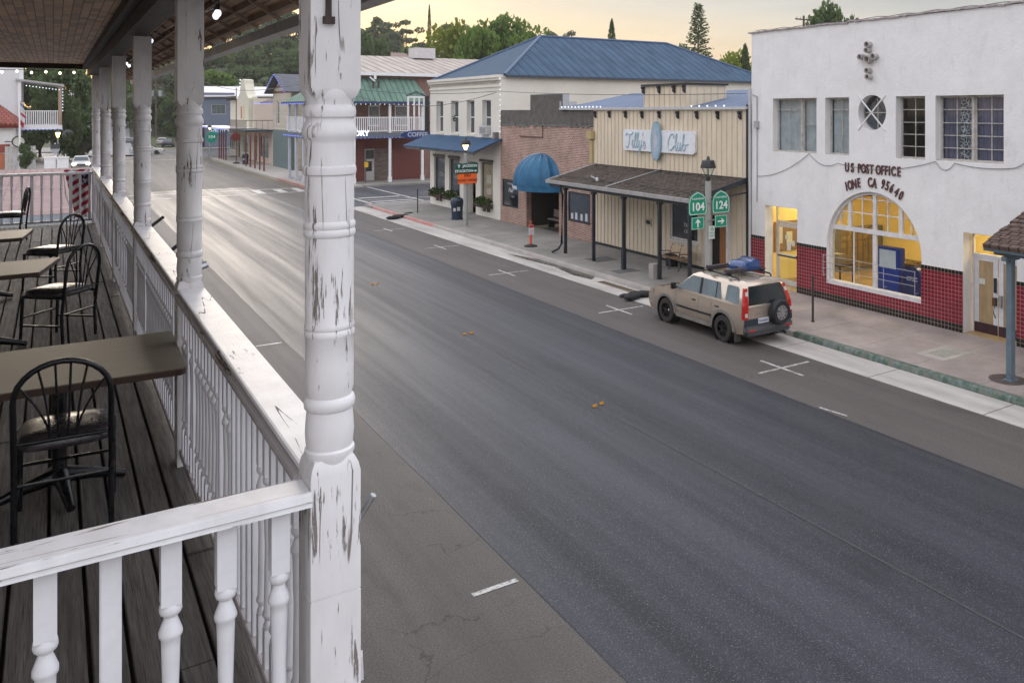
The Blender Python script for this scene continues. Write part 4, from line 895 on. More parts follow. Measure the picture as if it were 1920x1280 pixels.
# porch
XE, zE, zU = 18.3, 3.27, 3.90
pyl, pyr = 33.75, 23.35
shg = brick_mat('old_shingles', (.135, .105, .082), (.075, .057, .046), (.014, .012, .011), 'YX', .30, .13, .012, .95, .06)
m = MB(); m.slab([(XE, pyl, zE), (XE, pyr, zE), (XF-.004, pyr, zU), (XF-.004, pyl+.1, zU)], .10)
kk = random.Random(9)
for j in range(19):
    x = XE+(XF-XE)*j/19; z = zE+(zU-zE)*j/19; y = pyr
    while y < pyl-.05:
        w_ = kk.uniform(.15, .42); h_ = kk.uniform(.008, .03); x2 = x+.15; y2 = min(y+w_, pyl); m.add([(x-.02, y+.005, z+h_), (x2, y+.005, z+.03), (x2, y2-.005, z+.03), (x-.02, y2-.005, z+h_), (x-.02, y+.005, z-.01), (x-.02, y2-.005, z-.01)], [(0,1,2,3), (0,3,5,4)]); y += w_
m.build('porch_roof', shg, tb)
gp = P('porch_grey', (.20, .20, .195), .6, .25, 5, .2)
m = MB(); m.box(XE-.10, XE-.004, pyr-.05, pyl+.05, zE-.12, zE+.02); m.box(XE, XF, pyl+.101, pyl+.14, zE-.1, zE-.02)
m.slab([(XE, pyl, zE+.03), (XF-.03, pyl+.1, zU+.03), (XF-.03, pyl+.2, zU+.03), (XE, pyl+.1, zE+.03)], .12); m.build('porch_gutter', P('porch_gutter', (.33, .32, .31), .6, .25, 4), tb)
m = MB(); m.tube([(XE+.1, pyr-.08, zE-.1), (XF-.02, pyr-.08, zE+.12)], .03, 6); m.box(XE+.06, XE+.18, pyr, pyl-.02, zE-.26, zE-.101); m.slab([(XE, pyr-.05, zE+.03), (XE, pyr-.005, zE+.03), (XF-.05, pyr-.005, zU+.03), (XF-.05, pyr-.05, zU+.03)], .2); m.build('porch_beam', dk, tb)
for i, y in enumerate((32.35, 30.0, 27.75, 25.35, 23.55)):
    m = MB(); px_ = 18.42; m.box(px_-.06, px_+.06, y-.06, y+.06, .9 if i == 2 else ZW, zE-.261); m.box(px_-.10, px_+.10, y-.10, y+.10, zE-.36, zE-.262)
    if i == 2: m.box(px_-.08, px_+.08, y-.08, y+.08, ZW, 1.0)
    m.build('porch_post', dk, tb, bevel=.008)
m = MB(); y = 32.62; m.tube([(18.3, y, zE-.12), (18.34, y, zE-.35), (18.42, y, zE-.6), (18.38, y, .55), (18.2, y, .32), (17.9, y, .22)], .052, 8); m.build('downpipe', dk, tb, smooth=60)
m = MB(); m.tube([(XE, 28.9, zE+.05), (XF-.05, 28.6, zU+.05)], .018, 5); m.lathe([(.07, 0), (.07, .12), (.03, .16)], (18.75, 30.25, 3.42), 10); m.tube([(18.75, 30.25, 3.5), (18.6, 30.5, 3.62)], .03); m.build('roof_fitting', galv, tb, smooth=50)
# shop window, door, plates
f = window(tb, mp, wy0, wy1, wz0, wz1, .06, wf, M['dark_glass'], 1, 1, fw=.07, sill=.07)
m = MB(); m.merge(text("Tilly's", .22, .001, .35, .006), faceX(XF+.083, wy0+.8, 1.75)); m.merge(text("Club", .2, .001, .35, .006), faceX(XF+.083, wy0+.8, 1.5)); m.build('window_lettering', P('pale_lettering', (.4, .4, .4), .5), f)
m = MB(); mbox(m, mp, dy0+.004, dy0+.45, ZW, 2.34, .05, .09); d_ = m.build('door', P('orange_wood', (.34, .13, .035), .55, .35, 4, .1, 30, stretch=(5, 5, .5)), tb); mbox(MB(), mp, dy0+.452, dy1-.004, ZW, 2.34, .15, .17).build('door_gap', P('doorway_dark', (.01, .01, .01), .8), tb)
m = MB(); mbox(m, mp, dy0-.14, dy0-.004, ZW, 2.44, -.03, -.002); mbox(m, mp, dy0-.14, dy1+.05, 2.445, 2.53, -.03, -.002); m.build('door_trim', wf, tb)
m = MB(); y, z = onX(1217, 417, XF); mbox(m, mp, y-.20, y+.22, z-.16, z+.16, -.04, -.023); m.build('meter_plate', P('plate_cream', (.50, .42, .30), .6), tb); mbox(MB(), mp, y-.14, y+.16, z-.07, z+.09, -.055, -.041).build('meter_slot', M['dark_glass'], tb)
m = MB(); 
for dz in (.25, -.32): mbox(m, mp, y+.52, y+.95, z+dz-.02, z+dz+.02, -.05, -.023)
m.build('wall_bracket', wf, tb)
y, z = onX(1153, 362, XF); mbox(MB(), mp, y-.13, y+.13, z-.09, z+.1, -.16, -.023).build('alarm_box', M['dark_iron'], tb)
m = MB(); y, z = onX(1109.5, 268, XF); m.box(XF-.22, XF-.02, yT1-.1, yT1+.35, 5.05, 5.42); m.box(XF-.12, XF-.02, yT1+.0, yT1+.22, 3.9, 5.05); m.build('conduit_box', P('tan_paint', (.46, .36, .17), .6, .15, 4), tb, bevel=.01)
# hanging sign
sg = thing('shop_sign', 'pale blue script club sign with an oval at its centre, on cream boards', 'sign', (XF-.12, uy(1240), 5.3))
ya, yb, za, zb_ = uy(1308), uy(1173.5), onX(1240, 285, XF)[1], onX(1240, 245, XF)[1]
sgw = P('sign_white', (.74, .75, .78), .5, .1, 5)
def rrect(y0, y1, z0, z1, r, n=6):
    P_ = []
    for cx, cz, a0 in ((y1-r, z1-r, 0), (y0+r, z1-r, pi/2), (y0+r, z0+r, pi), (y1-r, z0+r, 3*pi/2)):
        for i in range(n+1): a = a0+pi/2*i/n; P_.append((cx+r*cos(a), cz+r*sin(a)))
    return P_
zc = (za+zb_)/2; MB().prism(rrect(ya, yb, zc-.46, zc+.46, .16), lambda y, z: (XF-.14, y, z), lambda y, z: (XF-.04, y, z)).build('board', sgw, sg)
yo = uy(1237); cyan = P('sign_blue_grey', (.23, .36, .42), .5, .2, 5)
MB().prism([(yo+.36*cos(2*pi*i/32), zc+.83*sin(2*pi*i/32)) for i in range(32)], lambda y, z: (XF-.22, y, z), lambda y, z: (XF-.142, y, z)).build('oval_board', cyan, sg)
MB().prism([(yo+.31*cos(2*pi*i/32), zc+.77*sin(2*pi*i/32)) for i in range(32)], lambda y, z: (XF-.225, y, z), lambda y, z: (XF-.2205, y, z)).build('oval_face', P('oval_face', (.32, .44, .54), .5, .2, 3), sg)
m = MB(); q = [(-.03, .5), (.03, .5), (.06, .36), (.05, .30), (.12, .1), (.16, -.05), (.10, -.12), (.08, -.45), (.02, -.47), (.0, -.15), (-.05, -.47), (-.10, -.45), (-.08, -.12), (-.15, -.05), (-.1, .1), (-.05, .30), (-.06, .36)]
m.prism(q, lambda y, z: (XF-.232, yo+y, zc+z), lambda y, z: (XF-.2255, yo+y, zc+z)); m.build('figure_shape', P('figure_pale', (.50, .50, .54), .6, .15, 6), sg)
lm = MB()
def stroke(pts, cx, r=.030, k=1.):
    # smooth through the points, laid on the board
    q = [Vector((p[0]*k, p[1]*k, 0)) for p in pts]; o = []
    for i in range(len(q)-1):
        p0, p1, p2, p3 = q[max(i-1, 0)], q[i], q[i+1], q[min(i+2, len(q)-1)]
        for s in (0, .25, .5, .75): o.append(.5*((2*p1)+(-p0+p2)*s+(2*p0-5*p1+4*p2-p3)*s*s+(-p0+3*p1-3*p2+p3)*s**3))
    o.append(q[-1]); lm.tube([(XF-.145, cx-p.x, zc-.33+p.y) for p in o], r, 5)
def script(word, cx):
    G = {'T': ([[(-.05, .52), (.02, .62), (.15, .60), (.32, .57), (.46, .62), (.50, .70)], [(.27, .57), (.22, .30), (.14, .06), (.02, .0), (-.04, .08)]], .36),
         'i': ([[(0, .12), (.08, .30), (.10, .34), (.06, .12), (.10, .0), (.18, .10)], [(.13, .45), (.145, .46)]], .16),
         'l': ([[(0, .12), (.12, .40), (.17, .62), (.13, .66), (.09, .50), (.05, .12), (.10, .0), (.17, .10)]], .16),
         'y': ([[(0, .14), (.05, .32), (.04, .08), (.10, .0), (.18, .12), (.23, .34), (.18, .05), (.08, -.20), (.0, -.20), (.02, -.10), (.26, .12)]], .25),
         "'": ([[(.05, .66), (.03, .52)]], .05),
         's': ([[(0, .10), (.10, .32), (.15, .22), (.15, .06), (.07, .0), (.0, .06)]], .2),
         'C': ([[(.42, .48), (.46, .58), (.38, .66), (.22, .60), (.08, .38), (.06, .14), (.18, .0), (.34, .05), (.44, .18)]], .44),
         'u': ([[(0, .12), (.06, .32), (.04, .08), (.10, .0), (.18, .12), (.22, .32), (.19, .06), (.25, .0), (.30, .10)]], .28),
         'b': ([[(0, .12), (.12, .42), (.16, .62), (.12, .66), (.08, .48), (.05, .10), (.12, .0), (.22, .10), (.20, .26), (.12, .26), (.34, .24), (.42, .28)]], .3)}
    x = 0
    for ch_ in word:
        st__, adv = G[ch_]
        for s_k in st__: stroke([(p[0]+x, p[1]) for p in s_k], cx)
        x += adv*1.12
script("Tilly's", uy(1180)); script("Club", uy(1258)+.05)
lm.build('lettering', P('script_blue', (.38, .52, .58), .5, .15, 6), sg, smooth=60)
# bench on the porch
def bench(label, loc, rz):
    t = thing('park_bench', label, 'bench', loc, rz=0); wd = P('bench_slats', (.62, .45, .29), .6, .25, 6, .2, 20, stretch=(1, 6, 1)); ir = M['dark_iron']; x0, y0, z0 = loc
    m = MB()   # faces -X ; length along Y
    for i in range(4): m.box(x0-.42+i*.115, x0-.42+i*.115+.09, y0-.75, y0+.75, z0+.42, z0+.445)
    m.build('seat', P('bench_seat', (.30, .19, .11), .6, .2, 6), t, bevel=.005); m = MB()
    for i in range(3): m.cbox((x0+.09+i*.035, y0, z0+.53+i*.125), (.025, 1.5, .10), ry=radians(14))
    m.build('backrest', wd, t, bevel=.005)
    for s in (-.62, 0, .62):
        m = MB(); yy = y0+s; m.tube([(x0-.46, yy, z0), (x0-.36, yy, z0+.12), (x0-.42, yy, z0+.40), (x0+.05, yy, z0+.40), (x0+.10, yy, z0+.15), (x0+.16, yy, z0)], .026, 6); m.tube([(x0+.05, yy, z0+.40), (x0+.20, yy, z0+.88)], .024, 6)
        m.tube([(x0-.42, yy, z0+.42), (x0-.44, yy, z0+.58), (x0-.36, yy, z0+.64), (x0-.1, yy, z0+.62), (x0+.10, yy, z0+.60)], .018, 6); m.tube([(x0-.3, yy, z0+.44), (x0-.25, yy, z0+.56), (x0-.15, yy, z0+.5), (x0-.2, yy, z0+.44)], .012, 5); m.build('iron_frame' if s else 'centre_frame', ir, t, smooth=60)
    return t
bench('slatted wooden park bench with scrolled iron arms under the shingled porch', (20.35, uy(1272, 20.3)+.1, ZW), 0)
boxthing('planter', 'small dark square planter beside the park bench', 'planter', [('body', [(20.2, 20.55, 27.05, 27.40, ZW, .62)]), ('rim', [(20.17, 20.58, 27.02, 27.43, .622, .66)])], [dk, dk], (20.4, 27.2, ZW))
boxthing('bollard_block', 'low grey concrete block at the foot of a porch post', 'block', [('block', [(18.2, 18.5, 25.45, 25.75, ZW, .70)])], [M['concrete']], (18.35, 25.6, ZW))

# ------------------------------------------------ brick building with blue dome awning
bb_ = thing('brick_building', 'weathered brick shop with grey plaster parapet and blue dome awning', 'building', (XF, 39, ZW))
yB0, yB1 = yT1+.02, 44.24
bk = brick_mat('old_brick', (.42, .235, .175), (.24, .115, .085), (.56, .46, .40), 'YZ', .23, .085, .014, .9, .03)
h1 = (uy(1107), uy(1065), .95, 2.42); y_l0, y_l1 = uy(972), uy(941.5); h2 = (y_l0, y_l1, 1.0, 2.55); hd = (uy(1048), uy(987), ZW-.2, 2.62)
m = wall(mp, yB0, yB1, ZW, 5.60, .3, [h1, h2, hd]); m.box(XF+.31, 36, yB1-.3, yB1, ZW, 5.6); m.box(XF+.31, 36, yB0, yB0+.2, ZW, 5.6); m.build('wall', bk, bb_)
gpl = P('grey_plaster', (.12, .11, .10), .9, .35, 3, .5, 12); yh0, yh1 = uy(1056), uy(994)
m = MB(); m.box(XF+.01, XF+.3, yB0, yB1, 5.601, 6.42); m.box(XF+.01, XF+.3, yh0, yh1, 6.421, 7.22); m.build('parapet', gpl, bb_)
m = MB(); kk = random.Random(2); y = yB0
while y < yB1-.1: w_ = kk.uniform(.1, .3); m.cbox((XF-.01, y+w_/2, 5.62+kk.uniform(-.06, .06)), (.06, w_, kk.uniform(.05, .16))); y += w_
m.build('rough_band', P('rough_band', (.17, .16, .15), .95, .4, 9, .7, 20), bb_)
m = MB(); m.box(XF+.0, XF+.33, yh0-.02, yh0+.05, 6.43, 7.25); m.box(XF+.0, XF+.33, yh0, yh1, 7.221, 7.25); m.build('flashing', P('flash', (.42, .42, .42), .5), bb_)
m = MB(); y0, z0 = onX(976, 258, XF); y1, z1 = onX(1019, 258, XF); m.tube([(XF-.05, y0, 5.35-.35), (XF-.05, y1, 5.0), (XF-.05, y1, 5.6)], .028, 6); m.build('pipe', P('pipe_rust', (.09, .05, .045), .8), bb_)
for i, h in enumerate((h1, h2)):
    f = window(bb_, mp, h[0], h[1], h[2], h[3], .02, dk, M['blue_glass'] if i == 0 else M['dark_glass'], 1, 1, fw=.10)
    if i == 0:
        m = MB(); 
        for q, (a, b_) in enumerate(((.35, .5), (.8, .42), (1.3, .45), (1.7, .38))): m.box(XF+.045, XF+.049, h[0]+a, h[0]+a+.2, h[2]+.12, h[2]+.12+b_*.75)
        m.build('card_display', P('card_white', (.5, .52, .55), .7), f)
    else:
        m = MB(); m.merge(text('VINTAGE', .16, .001), faceX(XF+.043, (h[0]+h[1])/2+.1, 2.3)); m.merge(text('Hair', .36, .001, .4, .006), faceX(XF+.043, (h[0]+h[1])/2, 1.95)); m.merge(text('Salon', .15, .001, .3), faceX(XF+.043, (h[0]+h[1])/2-.25, 1.62)); m.build('window_lettering', P('pale_lettering2', (.5, .5, .5), .6), f)
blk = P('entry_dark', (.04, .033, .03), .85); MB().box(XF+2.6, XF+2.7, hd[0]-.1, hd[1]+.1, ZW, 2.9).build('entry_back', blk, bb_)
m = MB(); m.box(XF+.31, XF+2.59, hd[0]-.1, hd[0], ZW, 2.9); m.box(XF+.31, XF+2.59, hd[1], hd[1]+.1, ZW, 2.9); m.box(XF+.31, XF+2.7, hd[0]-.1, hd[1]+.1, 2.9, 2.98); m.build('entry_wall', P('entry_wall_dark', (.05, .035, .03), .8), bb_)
# dome awning: quarter ellipsoid with seams
aw = NT('awning_blue'); aw.out(aw.mix(aw.rng(aw.noise(aw.co(), 2, 5), .3, .7), (.004, .070, .15), (.010, .12, .24)), .6); ay0, ay1 = hd[0]-.25, hd[1]+.28; ac = (ay0+ay1)/2; ar = (ay1-ay0)/2; zb3, ht = 2.55, 1.62; dp_ = 1.35
da = thing('dome_awning', 'blue ribbed dome awning over the recessed brick entrance', 'awning', (XF, ac, zb3)); 
m = MB(); nu, nv = 64, 12
for j in range(nv+1):
    ph = pi/2*j/nv; cr_ = cos(ph)**.9 if j < nv else .0; zz = zb3+ht*sin(ph)
    for i in range(nu+1):
        t_ = pi*i/nu; rib = 1-.07*abs(sin(t_*8)); m.v.append((XF-.012-dp_*sin(t_)*cr_*rib, ac-ar*cos(t_)*cr_*rib, zz))
for j in range(nv):
    for i in range(nu): a = j*(nu+1)+i; m.f.append((a, a+1, a+nu+2, a+nu+1))
m.build('canopy', aw.m, da, smooth=50)
m = MB()
for j in (0, 1):
    for i in range(nu+1): t_ = pi*i/nu; m.v.append((XF-.014-dp_*sin(t_), ac-ar*cos(t_), zb3-.002-.26*j))
for i in range(nu): m.f.append((i, i+1, nu+2+i, nu+1+i))
m.build('valance', aw.m, da, smooth=50)
m = MB()
def awt(s_, ang, size):
    t0 = text(s_, size, .003, 0, .003); 
    for (x, y, z) in t0.v: a_ = ang-x/(ar*1.12); m.v.append((XF-.014-(dp_+.012+z)*sin(a_), ac-(ar+.012+z)*cos(a_), zb3-.14+y))
    m.f.extend([tuple(i+len(m.v)-len(t0.v) for i in f_) for f_ in t0.f])
awt('18 W. MAIN', radians(112), .27); m.build('lettering', M['white'], da)
m = MB()
for k_ in range(9): t_ = pi*k_/8; m.tube([(XF-.012-dp_*sin(t_)*cos(p)**.9*.985, ac-ar*cos(t_)*cos(p)**.9*.985, zb3+ht*sin(p)) for p in [i*pi/2/10*.98 for i in range(11)]], .012, 5)
m.build('rib_frame', galv, da)
t = thing('bench', 'pale bench standing in the shade of the recessed brick entrance', 'bench', (XF+1.0, ac, ZW))
MB().box(XF+.8, XF+1.2, ac-.9, ac+.9, .58, .64).build('seat', P('pale_bench', (.20, .18, .16), .6), t); MB().box(XF+1.2, XF+1.25, ac-.9, ac+.9, .7, 1.1).build('backrest', P('pale_bench', (.2, .18, .16), .6), t)
for s in (-.8, .8): MB().box(XF+.82, XF+1.18, ac+s-.03, ac+s+.03, ZW, .579).build('leg', M['dark_iron'], t)

# ------------------------------------------------ cream corner building with blue hip roof
cb_ = thing('corner_building', 'two storey cream corner building with blue hip roof and metal shop awning', 'building', (XF, 49.7, ZW))
y0c, y1c = 44.27, 55.2; XR = 42.2
crm = P('cream_render', (.72, .68, .60), .8, .08, .5, .15, 15); tops = 8.42
wins = []
for u0, u1 in ((818, 831), (845.5, 859.5), (875, 889.5), (904, 920.5)): wins.append((uy(u1), uy(u0), onX((u0+u1)/2, 250.5, XF)[1], onX((u0+u1)/2, 189, XF)[1]))
zz0 = sum(x[2] for x in wins)/4; zz1 = sum(x[3] for x in wins)/4; wins = [(a, b, zz0, zz1) for a, b, _, _ in wins]
g1, g2, g3, gd = (uy(834), uy(814)), (uy(862), uy(842)), (uy(924), uy(901)), (uy(892), uy(877))
lows = [(g[0], g[1], 1.0, 3.35) for g in (g1, g2, g3)]+[(gd[0], gd[1], ZW-.2, 3.3)]
m = wall(mp, y0c, y1c, ZW, tops, .35, wins+lows)
m.box(XF+.351, XR, y0c, y0c+.3, ZW, tops-.05); m.box(XF+.351, XR, y1c-.3, y1c, ZW, tops-.05); m.box(XR-.3, XR-.001, y0c+.31, y1c-.31, ZW, tops-.05); m.build('wall', crm, cb_)
mblue2 = stripe_metal('blue_roof_side', (.050, .088, .140), 0, .60, streak=(1, .3, 1)); mblue3 = stripe_metal('blue_roof_front', (.058, .098, .150), 1, .60)
ez = tops+.02; rz_ = 11.28; ov = .15; r0, r1 = (XF+5.45, 49.73), (36.75, 49.73)
A_, B_, C_, E_ = (XF-ov+.35, y0c-ov), (XR+ov, y0c-ov), (XR+ov, y1c+ov), (XF-ov+.35, y1c+ov)
MB().slab([(*A_, ez), (*B_, ez), (*r1, rz_), (*r0, rz_)], .04).build('roof', mblue2, cb_)
MB().slab([(*E_, ez), (*A_, ez), (*r0, rz_)], .04).build('roof_hip', mblue3, cb_); MB().slab([(*B_, ez), (*C_, ez), (*r1, rz_)], .04).build('roof_hip', mblue3, cb_)
MB().slab([(*C_, ez), (*E_, ez), (*r0, rz_), (*r1, rz_)], .04).build('roof', mblue2, cb_)
m = MB()
for p, q in ((A_, r0), (E_, r0), (B_, r1), (C_, r1)): m.tube([(*p, ez+.02), (*q, rz_+.02)], .09, 6)
m.tube([(*r0, rz_+.02), (*r1, rz_+.02)], .09, 6); m.build('ridge_cap', P('ridge_blue', (.06, .10, .18), .5), cb_)
m = MB(); m.box(A_[0]+.1, B_[0], y0c-.30, y0c-.16, ez-.14, ez-.02); m.build('gutter', P('gutter_dark', (.045, .06, .09), .5), cb_)
m = MB(); m.box(XF-.22, XF+.34, y0c-.05, y1c+.05, 8.28, 8.44); m.box(XF-.14, XF-.001, y0c-.04, y1c+.04, 8.14, 8.279); m.box(XF-.07, XF-.001, y0c-.03, y1c+.03, 7.75, 7.83)
m.build('cornice', crm, cb_); m = MB(); n = 44
for i in range(n): y = y0c+.1+(y1c-y0c-.2)*i/(n-1); m.box(XF-.12, XF-.002, y-.045, y+.045, 7.98, 8.135)
m.build('dentils', P('dentil', (.46, .42, .36), .8), cb_)
for i in range(11): 
    MB().ball((XF-.05, y0c-.06, 5.2+i*.30), .028, 6).build('bulb', M['bulb'], cb_)
for i, wn in enumerate(wins):
    window(cb_, mp, *wn, .24, M['white'], M['blue_glass'], 1, 1, fw=.07, rows=[(wn[2]+wn[3])/2], sash=True, bar=.03, sill=.0)
    m = MB(); mbox(m, mp, wn[0]-.1, wn[1]+.1, wn[2]-.12, wn[2]-.01, -.06, .0); m.build('sill', crm, cb_)
    if i == 3:
        t = thing('air_conditioner', 'boxy white air conditioner sitting in an upstairs window of the cream building', 'air conditioner', (XF, (wn[0]+wn[1])/2, wn[2]))
        MB().box(XF-.25, XF+.22, wn[0]+.12, wn[1]-.12, wn[2]+.01, wn[2]+.55).build('case', P('ac_white', (.5, .5, .5), .5), t, bevel=.02); m = MB()
        for q in range(6): m.box(XF-.26, XF-.251, wn[0]+.2, wn[1]-.2, wn[2]+.1+q*.06, wn[2]+.12+q*.06)
        m.build('grille', M['dark_iron'], t)
XA = 19.17
m = MB(); m.slab([(XA, y0c-.25, 4.10), (XF-.002, y0c-.25, 4.80), (XF-.002, y1c+.3, 4.80), (XA, y1c+.3, 4.10)], .05); m.build('awning_roof', stripe_metal('awning_metal', (.045, .095, .175), 1, .26), cb_)
m = MB(); m.box(XA+.1, XA+.2, y0c-.1, y1c+.1, 3.9, 4.04)
for y in (y0c-.15, y0c+2.5, 49.7, 52.4, y1c+.15): m.slab([(XA+.05, y, 4.05), (XF-.01, y, 4.72), (XF-.01, y+.08, 4.72), (XA+.05, y+.08, 4.05)], .14)
m.box(XF-.25, XF-.002, y0c+.2, y0c+.5, 4.75, 5.15); m.build('awning_frame', P('aw_frame', (.15, .14, .14), .6), cb_)
shpdk = P('shop_dark_trim', (.05, .038, .032), .5)
for i, h in enumerate(lows[:3]):
    f = window(cb_, mp, *h, .12, shpdk, M['blue_glass'] if i < 2 else P('paper_glass', (.30, .25, .16), .3, .3, 2), 1, 1, fw=.12, rows=[])
    m = MB(); cy = (h[0]+h[1])/2
    if i == 2: m.box(XF+.148, XF+.1495, cy-.32, cy+.32, 2.1, 2.6); m.box(XF+.148, XF+.1495, cy-.3, cy+.3, 1.45, 1.8)
    else: m.merge(text('Gifts' if i == 0 else 'Open', .4, .001, .3), faceX(XF+.145, cy, 2.2))
    m.build('window_lettering', P('pale_lettering3', (.42, .40, .34), .6), f)
    # corbels, arch strip above
    m = MB(); m.box(XF-.06, XF-.001, h[0]-.08, h[1]+.08, 3.37, 3.52); m.build('lintel', shpdk, cb_)
    m = MB(); m.box(XF-.03, XF-.001, cy-.5, cy-.08, .45, .78); m.box(XF-.03, XF-.001, cy+.08, cy+.5, .45, .78); m.build('vent', shpdk, cb_)
MB().box(XF+.8, XF+.85, gd[0]-.1, gd[1]+.1, ZW, 3.4).build('door', P('shop_door', (.03, .025, .022), .4), cb_)
t = thing('planter_bracket', 'tiny hanging plant on an upstairs window of the cream building', 'plant', (XF-.1, uy(856), 5.9)); M['leaf_s'] = leafmat('shrub_leaf', (.045, .09, .02), (.09, .15, .03), (.02, .045, .012))
def leaves(m, c, r, n, s, seed):
    k = random.Random(seed)
    for i in range(n):
        d = Vector((k.gauss(0, 1), k.gauss(0, 1), k.gauss(0, 1))).normalized()*k.random()**.4; p = Vector((c[0]+d.x*r[0], c[1]+d.y*r[1], c[2]+d.z*r[2]))
        a = Vector((k.gauss(0, 1), k.gauss(0, 1), k.gauss(0, .7))).normalized(); b = a.orthogonal().normalized(); b.rotate(Matrix.Rotation(k.uniform(0, 6.3), 3, a)); q = a.cross(b); z_ = s*k.uniform(.6, 1.4)
        m.quad(p-b*z_*.5, p+q*z_*.35, p+b*z_*.5, p-q*z_*.35)
m = MB(); leaves(m, (XF-.1, uy(856), 5.9), (.16, .16, .2), 40, .1, 3); m.build('foliage', M['leaf_s'], t)
for i, (h, lb) in enumerate(zip(lows[:3], ('flower box under the shop window nearest the street corner', 'flower box under the middle shop window behind the trash can', 'flower box under the shop window right of the lamp post'))):
    t = thing('window_box', lb, 'flower box', (XF-.25, (h[0]+h[1])/2, .85), 'flower boxes on the cream building')
    MB().box(XF-.38, XF-.06, h[0]-.1, h[1]+.1, .72, .96).build('box', P('box_brown', (.05, .03, .02), .7), t, bevel=.01); m = MB(); leaves(m, (XF-.24, (h[0]+h[1])/2, 1.08), (.30, (h[1]-h[0])/2+.15, .28), 420, .12, 20+i); m.build('foliage', M['leaf_s'], t)
    m = MB(); leaves(m, (XF-.26, (h[0]+h[1])/2, 1.15), (.30, (h[1]-h[0])/2+.1, .26), 24, .07, 50+i); m.build('flowers', P('petal', (.55, .42, .40), .8), t)
# ================================================================== FURTHER UP THE STREET
def bulbs_line(par, pts, n, mat, r=.035):
    tot = []
    for i in range(n):
        s = i/(n-1)*(len(pts)-1); k = min(int(s), len(pts)-2); p = Vector(pts[k]).lerp(Vector(pts[k+1]), s-k); MB().ball(tuple(p), r, 5).build('bulb', mat, par)
# ------------------------------------------------ brick building with green roofed gallery
gb = thing('gallery_building', 'brick corner building with green metal roof over a white railed gallery', 'building', (21, 76, ZW))
bk2 = brick_mat('far_brick', (.29, .135, .10), (.19, .085, .065), (.34, .26, .22), 'XZ', .3, .10, .014)
yG, yP, xP, xG = 76.3, 73.9, 18.0, 20.95
dwin = [(23.2, 24.3, 5.0, 6.9), (25.6, 26.9, 5.0, 6.9)]
m = wall(mapY(yG), xG, 44, ZW, 9.6, .35, [(dw[0], dw[1], dw[2], dw[3]) for dw in dwin]+[(24.3, 25.3, ZW-.1, 2.6)])
m.box(xG, xG+.35, yG+.36, 86, ZW, 9.6); m.build('wall', bk2, gb)
for dw in dwin: window(gb, mapY(yG), *dw, .1, M['white'], P('blind_glass', (.26, .24, .22), .3, .3, 3), 1, 2, fw=.12)
# ground floor face
red = P('oxblood_wall', (.15, .040, .032), .6, .12, 1.5); stn = brick_mat('ledge_stone', (.26, .21, .18), (.14, .10, .09), (.08, .06, .05), 'XZ', .4, .08, .01, .9, .05)
X_ = lambda u: onY(u, 300, yG)[0]
m = MB(); m.box(X_(663), X_(684), yG-.06, yG-.004, ZW, 4.1); m.box(X_(737), X_(795), yG-.06, yG-.004, ZW, 4.1); m.box(X_(684)+.01, X_(737)-.01, yG-.062, yG-.004, 3.0, 4.1); m.build('ground_floor_face', red, gb)
MB().box(X_(702), X_(729), yG-.07, yG-.004, ZW, 2.99).build('stone_panel', stn, gb)
m = MB(); m.box(X_(683)+.02, X_(701), yG-.16, yG-.004, ZW, 2.98); m.build('kiosk', P('kiosk_grey', (.42, .39, .37), .5), gb, bevel=.02)
m = MB(); m.box(X_(685), X_(700), yG-.18, yG-.161, 2.1, 2.9); m.box(X_(685.5), X_(696), yG-.18, yG-.161, 1.0, 1.9); m.build('kiosk_panel', M['dark_glass'], gb)
# gallery floor, rail, posts, roof on both faces
xE_ = 27.9; yE_ = 84.5; fz = 4.45
m = MB(); m.box(xP-.1, xE_, yP-.1, yG-.36, fz-.18, fz); m.box(xP-.1, xG-.01, yG-.359, yE_, fz-.18, fz); m.build('gallery_floor', M['white'], gb)
m = MB(); m.box(xP-.14, xE_+.02, yP-.16, yP-.101, fz-.42, fz+.02); m.box(xP-.16, xP-.101, yP-.1, yE_, fz-.42, fz+.02); m.build('fascia', P('slate_fascia', (.11, .13, .17), .6), gb)
psx = [onY(u, 300, yP)[0] for u in (664, 731, 792)]
psy = [onX(u, 300, xP)[0] for u in (542.5, 555.5, 569)]
for i, x in enumerate([18.05]+psx): m = MB(); m.box(x-.10, x+.10, yP-.08, yP+.12, .6, 7.15); m.box(x-.14, x+.14, yP-.12, yP+.16, ZW, .6); m.build('post', M['white'], gb)
for y in psy: m = MB(); m.box(xP-.08, xP+.12, y-.10, y+.10, .55, 7.15); m.box(xP-.12, xP+.16, y-.14, y+.14, ZW, .55); m.build('post', P('post_pale', (.55, .58, .66), .5), gb)
m = MB(); m.box(xP, xE_-.1, yP, yP+.07, 5.78, 5.86); m.box(xP, xE_-.1, yP, yP+.06, 4.58, 4.64)
x = xP+.15
while x < xE_-.2: m.box(x-.035, x+.035, yP+.01, yP+.05, 4.64, 5.78); x += .17
m.build('railing', M['white'], gb); m = MB(); m.box(xP, xP+.07, yP+.08, yE_, 5.78, 5.86); m.box(xP, xP+.06, yP+.08, yE_, 4.58, 4.64); y = yP+.3
while y < yE_: m.box(xP+.01, xP+.05, y-.035, y+.035, 4.64, 5.78); y += .17
m.build('railing', M['white'], gb)
grn = stripe_metal('green_metal_roof', (.125, .20, .160), 0, .50, streak=(1.5, .2, 1)); ge = 7.22; gt = 9.35
m = MB(); m.slab([(xP-.35, yP-.35, ge), (xE_+.1, yP-.35, ge), (xE_-.55, yG-.004, gt), (xG-.0, yG-.004, gt)], .06); m.build('roof', grn, gb)
